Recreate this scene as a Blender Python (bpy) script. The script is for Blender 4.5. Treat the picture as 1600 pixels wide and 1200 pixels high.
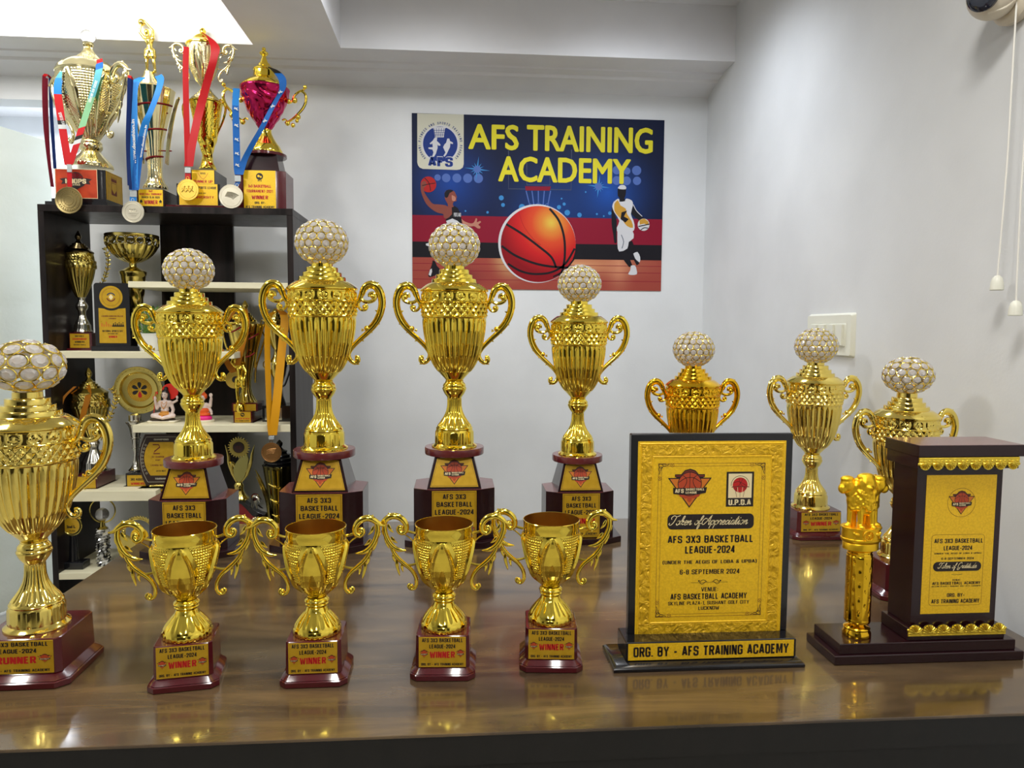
import bpy, bmesh, math, random
from math import sin, cos, pi, radians, sqrt, hypot, atan2
from mathutils import Matrix, Vector
import numpy as np

for o in list(bpy.data.objects):
    bpy.data.objects.remove(o, do_unlink=True)
SC = bpy.context.scene
COL = SC.collection
random.seed(7)

# ------------------------------------------------------------------ camera, world, lights, exposure
FPX = 1130.0
CAM = Vector((0.0, 0.0, 1.35))
pit, yaw, rol = radians(4.3), radians(4.38), radians(0.35)
FW = Vector((sin(yaw) * cos(pit), cos(yaw) * cos(pit), -sin(pit)))
rt0 = Vector((cos(yaw), -sin(yaw), 0.0))
up0 = rt0.cross(FW)
RT = rt0 * cos(rol) + up0 * sin(rol)
UP = up0 * cos(rol) - rt0 * sin(rol)
cd = bpy.data.cameras.new('camera')
cam = bpy.data.objects.new('camera', cd)
COL.objects.link(cam)
cd.sensor_fit = 'HORIZONTAL'
cd.sensor_width = 36.0
cd.lens = FPX / 1600 * 36.0
cd.clip_start = 0.02
cam.matrix_world = Matrix(((RT.x, UP.x, -FW.x, CAM.x), (RT.y, UP.y, -FW.y, CAM.y), (RT.z, UP.z, -FW.z, CAM.z), (0, 0, 0, 1)))
SC.camera = cam

SC.view_settings.view_transform = 'Standard'
SC.view_settings.look = 'None'
SC.view_settings.gamma = 1.0
SC.view_settings.use_curve_mapping = False
SC.view_settings.exposure = 0.42
SC.cycles.use_denoising = True
SC.cycles.max_bounces = 10
SC.cycles.glossy_bounces = 6
SC.cycles.transmission_bounces = 8
SC.cycles.sample_clamp_indirect = 6.0

wd = bpy.data.worlds.new('world')
SC.world = wd
wd.use_nodes = True
wd.node_tree.nodes['Background'].inputs[0].default_value = (0.75, 0.8, 0.9, 1)
wd.node_tree.nodes['Background'].inputs[1].default_value = 0.22


def lamp(name, kind, loc, power, color=(1, 1, 1), size=0.2, size_y=None, target=None, spot=None, blend=0.5):
    l = bpy.data.lights.new(name, kind)
    l.energy = power
    l.color = color
    if kind == 'AREA':
        l.size = size
        if size_y:
            l.shape = 'RECTANGLE'
            l.size_y = size_y
        else:
            l.shape = 'DISK'
    else:
        l.shadow_soft_size = size
    if kind == 'SPOT':
        l.spot_size = spot
        l.spot_blend = blend
    o = bpy.data.objects.new(name, l)
    COL.objects.link(o)
    o.location = loc
    if target is not None:
        d = Vector(target) - Vector(loc)
        o.rotation_euler = d.to_track_quat('-Z', 'Y').to_euler()
    return o


# ceiling lamps of the room: two trays with downlights, panel lights over and behind the table, one added at the left
lamp('tray_downlight', 'SPOT', (0.66, 2.56, 2.73), 40, (0.87, 0.92, 1.0), 0.12, target=(0.78, 2.98, 0.9), spot=radians(150), blend=0.9)
lamp('tray_downlight', 'SPOT', (-0.13, 2.50, 2.73), 26, (0.93, 0.96, 1.0), 0.06, target=(-0.13, 2.98, 0.9), spot=radians(150), blend=0.9)
lamp('left_tray_panel', 'AREA', (-1.57, 2.66, 2.755), 15, (1.0, 0.99, 0.96), 0.98, 0.32, target=(-1.57, 2.82, 2.6))
lamp('panel_light', 'AREA', (-1.65, 1.15, 2.73), 24, (1.0, 0.97, 0.92), 0.4, 0.4, target=(-1.65, 1.2, 0))  # added lamp, placed out of view to brighten the door side
lamp('panel_light', 'AREA', (0.42, 0.75, 2.73), 16, (1.0, 0.97, 0.92), 0.35, 0.35, target=(0.42, 0.8, 0))
lamp('panel_light', 'AREA', (-0.4, -1.2, 2.73), 40, (1.0, 0.96, 0.9), 0.6, 0.6, target=(-0.4, -1.1, 0))
lamp('corridor_light', 'AREA', (-2.4, 4.8, 2.7), 42, (0.86, 0.92, 1.0), 0.6, 0.6, target=(-2.4, 4.8, 0))

# ------------------------------------------------------------------ small maths helpers


def ray(x, y):
    return FW + RT * ((x - 800) / FPX) - UP * ((y - 600) / FPX)


def at(x, y, Y):
    d = ray(x, y)
    return CAM + d * (Y / d.y)


def ppm(Y, x=300):
    return FPX / ((at(x, 500, Y) - CAM).dot(FW))


# ------------------------------------------------------------------ materials
MATS = {}


def principled(name, color, rough=0.5, metal=0.0, coat=0.0, spec=0.5, trans=0.0, ior=1.5, emit=None, emit_s=0):
    if name in MATS:
        return MATS[name]
    m = bpy.data.materials.new(name)
    m.use_nodes = True
    b = m.node_tree.nodes['Principled BSDF']
    b.inputs['Base Color'].default_value = (*color, 1)
    b.inputs['Roughness'].default_value = rough
    b.inputs['Metallic'].default_value = metal
    b.inputs['Coat Weight'].default_value = coat
    b.inputs['Coat Roughness'].default_value = 0.08
    b.inputs['Specular IOR Level'].default_value = spec
    b.inputs['Transmission Weight'].default_value = trans
    b.inputs['IOR'].default_value = ior
    if emit:
        b.inputs['Emission Color'].default_value = (*emit, 1)
        b.inputs['Emission Strength'].default_value = emit_s
    MATS[name] = m
    return m


def nodes_of(m):
    return m.node_tree.nodes, m.node_tree.links, m.node_tree.nodes['Principled BSDF']


def noise_var(m, scale=(8, 8, 8), detail=4, c0=None, c1=None, p0=0.35, p1=0.65, rough=None, bump=0.0, bscale=None, dist=0.02):
    """procedural colour variation, roughness variation and bump"""
    N, L, b = nodes_of(m)
    tc = N.new('ShaderNodeTexCoord')
    mp = N.new('ShaderNodeMapping')
    mp.inputs['Scale'].default_value = scale
    L.new(tc.outputs['Object'], mp.inputs['Vector'])
    nz = N.new('ShaderNodeTexNoise')
    nz.inputs['Scale'].default_value = 1.0
    nz.inputs['Detail'].default_value = detail
    L.new(mp.outputs['Vector'], nz.inputs['Vector'])
    if c0:
        cr = N.new('ShaderNodeValToRGB')
        cr.color_ramp.elements[0].position = p0
        cr.color_ramp.elements[1].position = p1
        cr.color_ramp.elements[0].color = (*c0, 1)
        cr.color_ramp.elements[1].color = (*c1, 1)
        L.new(nz.outputs['Fac'], cr.inputs['Fac'])
        L.new(cr.outputs['Color'], b.inputs['Base Color'])
    if rough:
        mr = N.new('ShaderNodeMapRange')
        mr.inputs['To Min'].default_value = rough[0]
        mr.inputs['To Max'].default_value = rough[1]
        L.new(nz.outputs['Fac'], mr.inputs['Value'])
        L.new(mr.outputs['Result'], b.inputs['Roughness'])
    if bump:
        src = nz
        if bscale:
            src = N.new('ShaderNodeTexNoise')
            src.inputs['Scale'].default_value = bscale
            src.inputs['Detail'].default_value = 3
            L.new(tc.outputs['Object'], src.inputs['Vector'])
        bp = N.new('ShaderNodeBump')
        bp.inputs['Strength'].default_value = bump
        bp.inputs['Distance'].default_value = dist
        L.new(src.outputs['Fac'], bp.inputs['Height'])
        L.new(bp.outputs['Normal'], b.inputs['Normal'])
    return m


def srgb(r, g, b):
    f = lambda c: ((c / 255 + 0.055) / 1.055) ** 2.4 if c > 10 else c / 255 / 12.92
    return (f(r), f(g), f(b))


def gold(name, color, rough=0.12):
    m = principled(name, color, rough, 1.0)
    noise_var(m, (14, 14, 14), 2, rough=(rough * 0.6, rough * 1.5))
    return m


G_YEL = gold('gold_yellow', (1.0, 0.76, 0.10), 0.09)
G_PALE = gold('gold_pale', (0.98, 0.77, 0.19), 0.09)
G_CHAMP = gold('gold_champagne', (0.92, 0.82, 0.46), 0.11)
G_DEEP = gold('gold_deep', (1.0, 0.60, 0.03), 0.11)
G_OLD = gold('gold_old', (0.72, 0.58, 0.16), 0.17)
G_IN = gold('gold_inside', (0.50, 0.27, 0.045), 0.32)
G_LION = gold('gold_emblem', (1.0, 0.62, 0.03), 0.36)
SILV = gold('silver_metal', (0.72, 0.70, 0.62), 0.18)
BRONZE = gold('bronze_metal', (0.42, 0.22, 0.08), 0.35)
BRASS_M = gold('medal_brass', (0.36, 0.28, 0.12), 0.35)
SILV_M = gold('medal_silver', (0.62, 0.58, 0.46), 0.38)
GOLD_M = gold('medal_gold', (0.75, 0.52, 0.1), 0.34)
WIRE = gold('gold_wire', (0.93, 0.72, 0.16), 0.18)
MAROON = principled('maroon_lacquer', (0.075, 0.006, 0.010), 0.14, 0, 0.4)
noise_var(MAROON, (30, 30, 30), 3, rough=(0.1, 0.24))
DMAROON = principled('dark_maroon_laminate', (0.016, 0.003, 0.005), 0.2, 0, 0.25, 0.4)
noise_var(DMAROON, (20, 20, 20), 3, rough=(0.16, 0.3))
CHERRY = principled('cherry_veneer_top', (0.13, 0.02, 0.022), 0.2, 0, 0.4)
noise_var(CHERRY, (10, 60, 10), 4, (0.11, 0.016, 0.02), (0.16, 0.028, 0.026), rough=(0.15, 0.28))
BLACKG = principled('black_gloss', (0.006, 0.006, 0.008), 0.18, 0, 0.3)
noise_var(BLACKG, (20, 20, 20), 3, rough=(0.12, 0.25))
BLACKM = principled('black_ink', (0.008, 0.007, 0.007), 0.45)
MAGENTA = gold('red_enamel', (0.52, 0.02, 0.10), 0.16)
REDRING = principled('red_enamel_ring', (0.22, 0.008, 0.012), 0.25, 0.3)
PLATE = principled('yellow_plate', (0.62, 0.37, 0.018), 0.3, 0.35)
noise_var(PLATE, (60, 60, 60), 3, (0.60, 0.355, 0.015), (0.66, 0.40, 0.025), rough=(0.24, 0.36))
PLATEB = principled('bright_yellow_plate', (0.86, 0.53, 0.010), 0.36, 0.15)
noise_var(PLATEB, (300, 300, 300), 2, (0.80, 0.475, 0.008), (0.92, 0.575, 0.014), rough=(0.3, 0.42))
INK = principled('dark_ink', (0.012, 0.006, 0.006), 0.5)
REDINK = principled('red_ink', (0.50, 0.008, 0.008), 0.5)
ORANGE_INK = principled('orange_ink', (0.62, 0.17, 0.012), 0.5)
BALL_INK = principled('ball_ink', (0.46, 0.055, 0.012), 0.5)
BROWN_INK = principled('brown_ink', (0.16, 0.02, 0.01), 0.5)
CREAM_INK = principled('cream_ink', (0.85, 0.72, 0.42), 0.5)
WHITE_P = principled('white_paint', (0.82, 0.83, 0.82), 0.5)
CRYSTAL = principled('crystal', (1.0, 0.965, 0.94), 0.0, 0, 0.0, 1.0, 0.62, 1.6)
noise_var(CRYSTAL, (90, 90, 90), 2, (0.97, 0.90, 0.86), (1, 1, 1), rough=(0.02, 0.08))
CRYSTAL2 = principled('clear_crystal', (1, 1, 1), 0.02, 0, 0, 0.6, 0.9, 1.5)
noise_var(CRYSTAL2, (60, 60, 60), 2, rough=(0.01, 0.05))

# ------------------------------------------------------------------ mesh builder


def TR(x=0, y=0, z=0):
    return Matrix.Translation((x, y, z))


def RZ(a):
    return Matrix.Rotation(a, 4, 'Z')


def RX(a):
    return Matrix.Rotation(a, 4, 'X')


def RY(a):
    return Matrix.Rotation(a, 4, 'Y')


def SCL(x, y, z):
    return Matrix.Diagonal((x, y, z, 1))


def FRONT(x=0, y=0, z=0):
    """frame of a flat print: u to the right, v up, w towards the viewer's side (-Y)"""
    return Matrix(((1, 0, 0, x), (0, 0, -1, y), (0, 1, 0, z), (0, 0, 0, 1)))


class MB:
    def __init__(self):
        self.v, self.f, self.m, self.s = [], [], [], []

    def add(self, vs, fs, mat=0, T=None, smooth=True):
        n = len(self.v)
        if T is not None:
            a = np.array([tuple(p) for p in vs], float).reshape(-1, 3)
            M = np.array(T)
            a = a @ M[:3, :3].T + M[:3, 3]
            vs = a.tolist()
        self.v.extend([tuple(p) for p in vs])
        for q in fs:
            self.f.append(tuple(i + n for i in q))
            self.m.append(mat)
            self.s.append(smooth)
        return self

    def box(self, x0, x1, y0, y1, z0, z1, mat=0, T=None, bev=0.0):
        return self.prism([(x0, y0), (x1, y0), (x1, y1), (x0, y1)], z0, z1, mat, T, bev=bev)

    def prism(self, poly, z0, z1, mat=0, T=None, top=None, bev=0.0, smooth=False):
        """extruded polygon (counter-clockwise), optional other top outline, bevelled rims"""
        top = top or poly
        n = len(poly)
        rings = []
        if bev > 0:
            rings = [(shrink(poly, bev), z0), (poly, z0 + bev), (top, z1 - bev), (shrink(top, bev), z1)]
        else:
            rings = [(poly, z0), (top, z1)]
        vs, fs = [], []
        for p, z in rings:
            vs += [(a, b, z) for a, b in p]
        for k in range(len(rings) - 1):
            for i in range(n):
                j = (i + 1) % n
                fs.append((k * n + i, k * n + j, k * n + n + j, k * n + n + i))
        fs.append(tuple(reversed(range(n))))
        fs.append(tuple(range((len(rings) - 1) * n, len(rings) * n)))
        return self.add(vs, fs, mat, T, smooth)

    def lathe(self, prof, n=64, mat=0, T=None, mod=None, caps=True, smooth=True):
        """profile [(r, z)] bottom to top, turned round z; angle 0 looks at -Y"""
        vs, fs = [], []
        th = np.arange(n) * 2 * pi / n
        for k, (r, z) in enumerate(prof):
            rr = np.full(n, r)
            if mod is not None:
                rr = rr + mod(th, r, z, k)
            for a, q in zip(th, rr):
                vs.append((q * sin(a), -q * cos(a), z))
        for k in range(len(prof) - 1):
            for i in range(n):
                j = (i + 1) % n
                fs.append((k * n + i, k * n + j, k * n + n + j, k * n + n + i))
        if caps:
            fs.append(tuple(reversed(range(n))))
            fs.append(tuple(range((len(prof) - 1) * n, len(prof) * n)))
        return self.add(vs, fs, mat, T, smooth)

    def tube(self, pts, rad, n=8, mat=0, T=None, flat=1.0, up=None, caps=True, sub=4):
        """round bar along a smoothed path; rad a number or a list; flat squeezes along `up`"""
        P = smooth_path(pts, sub) if sub > 1 else [Vector(p) for p in pts]
        m = len(P)
        if isinstance(rad, (int, float)):
            R = [rad] * m
        else:
            R = list(np.interp(np.linspace(0, 1, m), np.linspace(0, 1, len(rad)), rad))
        vs, fs = [], []
        U = Vector(up) if up is not None else None
        prev = None
        for i in range(m):
            t = (P[min(i + 1, m - 1)] - P[max(i - 1, 0)])
            t = t.normalized() if t.length > 1e-9 else Vector((0, 0, 1))
            if U is not None:
                b = U - t * U.dot(t)
                b = b.normalized() if b.length > 1e-6 else (prev or t.orthogonal().normalized())
            else:
                if prev is None:
                    b = t.orthogonal().normalized()
                else:
                    b = prev - t * prev.dot(t)
                    b = b.normalized() if b.length > 1e-6 else t.orthogonal().normalized()
            prev = b
            a = t.cross(b)
            for k in range(n):
                q = 2 * pi * k / n
                vs.append(P[i] + a * (cos(q) * R[i]) + b * (sin(q) * R[i] * flat))
        for i in range(m - 1):
            for k in range(n):
                j = (k + 1) % n
                fs.append((i * n + k, i * n + j, i * n + n + j, i * n + n + k))
        if caps:
            fs.append(tuple(reversed(range(n))))
            fs.append(tuple(range((m - 1) * n, m * n)))
        return self.add(vs, fs, mat, T, True)

    def ribbon(self, pts, width, wdir, thick=0.0008, mat=0, T=None, sub=6, mats=None):
        """flat band: path, half-width direction(s); mats = [(t0, mat)] colour changes along it"""
        P = smooth_path(pts, sub)
        m = len(P)
        W = [Vector(w) for w in wdir] if isinstance(wdir[0], (tuple, list, Vector)) else [Vector(wdir)] * 2
        vs, fs, ms = [], [], []
        for i in range(m):
            t = i / (m - 1) * (len(W) - 1)
            k = min(int(t), len(W) - 2)
            w = W[k].lerp(W[k + 1], t - k).normalized()
            tg = (P[min(i + 1, m - 1)] - P[max(i - 1, 0)]).normalized()
            nn = w.cross(tg)
            nn = nn.normalized() if nn.length > 1e-6 else Vector((0, -1, 0))
            for s1, s2 in ((-1, -1), (1, -1), (1, 1), (-1, 1)):
                vs.append(P[i] + w * (s1 * width / 2) + nn * (s2 * thick / 2))
        for i in range(m - 1):
            tt = i / (m - 1)
            mm = mat
            if mats:
                for t0, q in mats:
                    if tt >= t0:
                        mm = q
            for k in range(4):
                j = (k + 1) % 4
                fs.append((i * 4 + k, i * 4 + j, i * 4 + 4 + j, i * 4 + 4 + k))
                ms.append(mm)
        n = len(self.v)
        self.add(vs, fs, mat, T, True)
        for i, q in enumerate(ms):
            self.m[len(self.m) - len(ms) + i] = q
        return self

    def ball(self, c, r, mat=0, T=None, n=20, smooth=True):
        """ellipsoid"""
        r = (r, r, r) if isinstance(r, (int, float)) else r
        vs, fs = [], []
        h = max(6, n // 2)
        for i in range(h + 1):
            p = -pi / 2 + pi * i / h
            cr = max(cos(p), 1e-3)
            for k in range(n):
                a = 2 * pi * k / n
                vs.append((c[0] + r[0] * cr * sin(a), c[1] - r[1] * cr * cos(a), c[2] + r[2] * sin(p)))
        for i in range(h):
            for k in range(n):
                j = (k + 1) % n
                fs.append((i * n + k, i * n + j, i * n + n + j, i * n + n + k))
        fs.append(tuple(reversed(range(n))))
        fs.append(tuple(range(h * n, h * n + n)))
        return self.add(vs, fs, mat, T, smooth)

    def torus(self, c, R, r, mat=0, T=None, n=32, k=8, ax='z', sy=1.0):
        vs, fs = [], []
        for i in range(n):
            a = 2 * pi * i / n
            for j in range(k):
                b = 2 * pi * j / k
                q = R + r * cos(b)
                p = (q * cos(a), q * sin(a) * sy, r * sin(b))
                if ax == 'y':
                    p = (p[0], -p[2], p[1])
                elif ax == 'x':
                    p = (p[2], p[0], p[1])
                vs.append((p[0] + c[0], p[1] + c[1], p[2] + c[2]))
        for i in range(n):
            i2 = (i + 1) % n
            for j in range(k):
                j2 = (j + 1) % k
                fs.append((i * k + j, i2 * k + j, i2 * k + j2, i * k + j2))
        return self.add(vs, fs, mat, T, True)

    # ---- flat prints in a (u, v, w) frame
    def poly(self, pts, w=0.0, mat=0, T=None, sub=0):
        if sub:
            pts = [(p.x, p.y) for p in smooth_path([(a, b, 0) for a, b in pts] + [(*pts[0], 0)], sub)][:-1]
        return self.add([(a, b, w) for a, b in pts], [tuple(range(len(pts)))], mat, T, False)

    def disc(self, u, v, r, w=0, mat=0, T=None, n=32, ry=None):
        ry = ry or r
        return self.poly([(u + r * cos(2 * pi * i / n), v + ry * sin(2 * pi * i / n)) for i in range(n)], w, mat, T)

    def ring(self, u, v, r0, r1, w=0, mat=0, T=None, n=40, a0=0, a1=2 * pi):
        vs, fs = [], []
        for i in range(n + 1):
            a = a0 + (a1 - a0) * i / n
            vs += [(u + r0 * cos(a), v + r0 * sin(a), w), (u + r1 * cos(a), v + r1 * sin(a), w)]
        for i in range(n):
            fs.append((2 * i, 2 * i + 1, 2 * i + 3, 2 * i + 2))
        return self.add(vs, fs, mat, T, False)

    def line(self, pts, t, w=0, mat=0, T=None, sub=0):
        P = [Vector((a, b, 0)) for a, b in pts]
        if sub:
            P = smooth_path(P, sub)
        vs, fs = [], []
        for i, p in enumerate(P):
            d = P[min(i + 1, len(P) - 1)] - P[max(i - 1, 0)]
            d = d.normalized() if d.length > 1e-9 else Vector((1, 0, 0))
            n = Vector((-d.y, d.x, 0)) * (t / 2)
            vs += [(p.x + n.x, p.y + n.y, w), (p.x - n.x, p.y - n.y, w)]
        for i in range(len(P) - 1):
            fs.append((2 * i + 1, 2 * i + 3, 2 * i + 2, 2 * i))
        return self.add(vs, fs, mat, T, False)

    def rect(self, u0, u1, v0, v1, w=0, mat=0, T=None):
        return self.poly([(u0, v0), (u1, v0), (u1, v1), (u0, v1)], w, mat, T)

    def rrect(self, u0, u1, v0, v1, r, w=0, mat=0, T=None):
        return self.poly(round_rect(u0, u1, v0, v1, r), w, mat, T)

    def frame(self, u0, u1, v0, v1, t, w=0, mat=0, T=None):
        self.rect(u0, u1, v0, v0 + t, w, mat, T)
        self.rect(u0, u1, v1 - t, v1, w, mat, T)
        self.rect(u0, u0 + t, v0 + t, v1 - t, w, mat, T)
        return self.rect(u1 - t, u1, v0 + t, v1 - t, w, mat, T)

    def rframe(self, u0, u1, v0, v1, r, t, w=0, mat=0, T=None):
        p = round_rect(u0, u1, v0, v1, r)
        return self.line(p + [p[0]], t, w, mat, T)

    def text(self, s, u, v, wid, hei, w=0.0, mat=0, T=None, bold=0.035, shear=0.0, rot=0.0):
        """lettering fitted to a width and a height, centred at (u, v)"""
        if bold >= 0 and shear == 0 and all(ch in LET for ch in s):
            vs, fs = stroke_glyphs(s, 0.135 + 1.75 * bold)
        else:
            vs, fs = glyphs(s, abs(bold), shear)
        c, q = cos(rot), sin(rot)
        out = []
        for a, b in vs:
            x, y = (a - 0.5) * wid, (b - 0.5) * hei
            out.append((u + x * c - y * q, v + x * q + y * c, w))
        return self.add(out, fs, mat, T, False)

    def build(self, name, mats, parent=None, loc=None, angle=38):
        me = bpy.data.meshes.new(name)
        me.from_pydata(self.v, [], self.f)
        mats = mats if isinstance(mats, (list, tuple)) else [mats]
        for m in mats:
            me.materials.append(m)
        me.polygons.foreach_set('material_index', self.m)
        me.polygons.foreach_set('use_smooth', self.s)
        me.update()
        if angle:
            me.set_sharp_from_angle(angle=radians(angle))
        o = bpy.data.objects.new(name, me)
        COL.objects.link(o)
        if parent is not None:
            o.parent = parent
        if loc is not None:
            o.location = loc
        return o


def shrink(poly, d):
    n = len(poly)
    out = []
    for i in range(n):
        p0, p1, p2 = Vector(poly[i - 1]), Vector(poly[i]), Vector(poly[(i + 1) % n])
        e1, e2 = (p1 - p0).normalized(), (p2 - p1).normalized()
        n1, n2 = Vector((-e1.y, e1.x)), Vector((-e2.y, e2.x))
        k = 1 + n1.dot(n2)
        q = p1 + (n1 + n2) * (d / max(k, 0.2))
        out.append((q.x, q.y))
    return out


def round_rect(u0, u1, v0, v1, r, n=6):
    p = []
    for cx, cy, a in ((u1 - r, v0 + r, -pi / 2), (u1 - r, v1 - r, 0), (u0 + r, v1 - r, pi / 2), (u0 + r, v0 + r, pi)):
        for i in range(n + 1):
            p.append((cx + r * cos(a + pi / 2 * i / n), cy + r * sin(a + pi / 2 * i / n)))
    return p


def smooth_path(pts, sub=4):
    P = [Vector(p) for p in pts]
    if len(P) < 3 or sub < 2:
        if len(P) == 2 and sub >= 2:
            return [P[0].lerp(P[1], i / sub) for i in range(sub + 1)]
        return P
    out = []
    for i in range(len(P) - 1):
        a, b, c, d = P[max(i - 1, 0)], P[i], P[i + 1], P[min(i + 2, len(P) - 1)]
        for k in range(sub):
            t = k / sub
            out.append(0.5 * ((2 * b) + (c - a) * t + (2 * a - 5 * b + 4 * c - d) * t * t + (3 * b - a - 3 * c + d) * t ** 3))
    out.append(P[-1])
    return out


_G = {}


def glyphs(s, bold=0.035, shear=0.0):
    key = (s, round(bold, 3), shear)
    if key in _G:
        return _G[key]
    cu = bpy.data.curves.new('lettering', 'FONT')
    cu.body = s
    cu.size = 1.0
    cu.resolution_u = 3
    cu.offset = bold
    cu.shear = shear
    ob = bpy.data.objects.new('lettering', cu)
    COL.objects.link(ob)
    dg = bpy.context.evaluated_depsgraph_get()
    me = bpy.data.meshes.new_from_object(ob.evaluated_get(dg))
    vs = np.array([v.co[:2] for v in me.vertices])
    fs = [tuple(p.vertices) for p in me.polygons]
    bpy.data.objects.remove(ob, do_unlink=True)
    bpy.data.curves.remove(cu)
    bpy.data.meshes.remove(me)
    lo, hi = vs.min(0), vs.max(0)
    vs = (vs - lo) / np.maximum(hi - lo, 1e-6)
    _G[key] = (vs.tolist(), fs)
    return _G[key]


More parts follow.
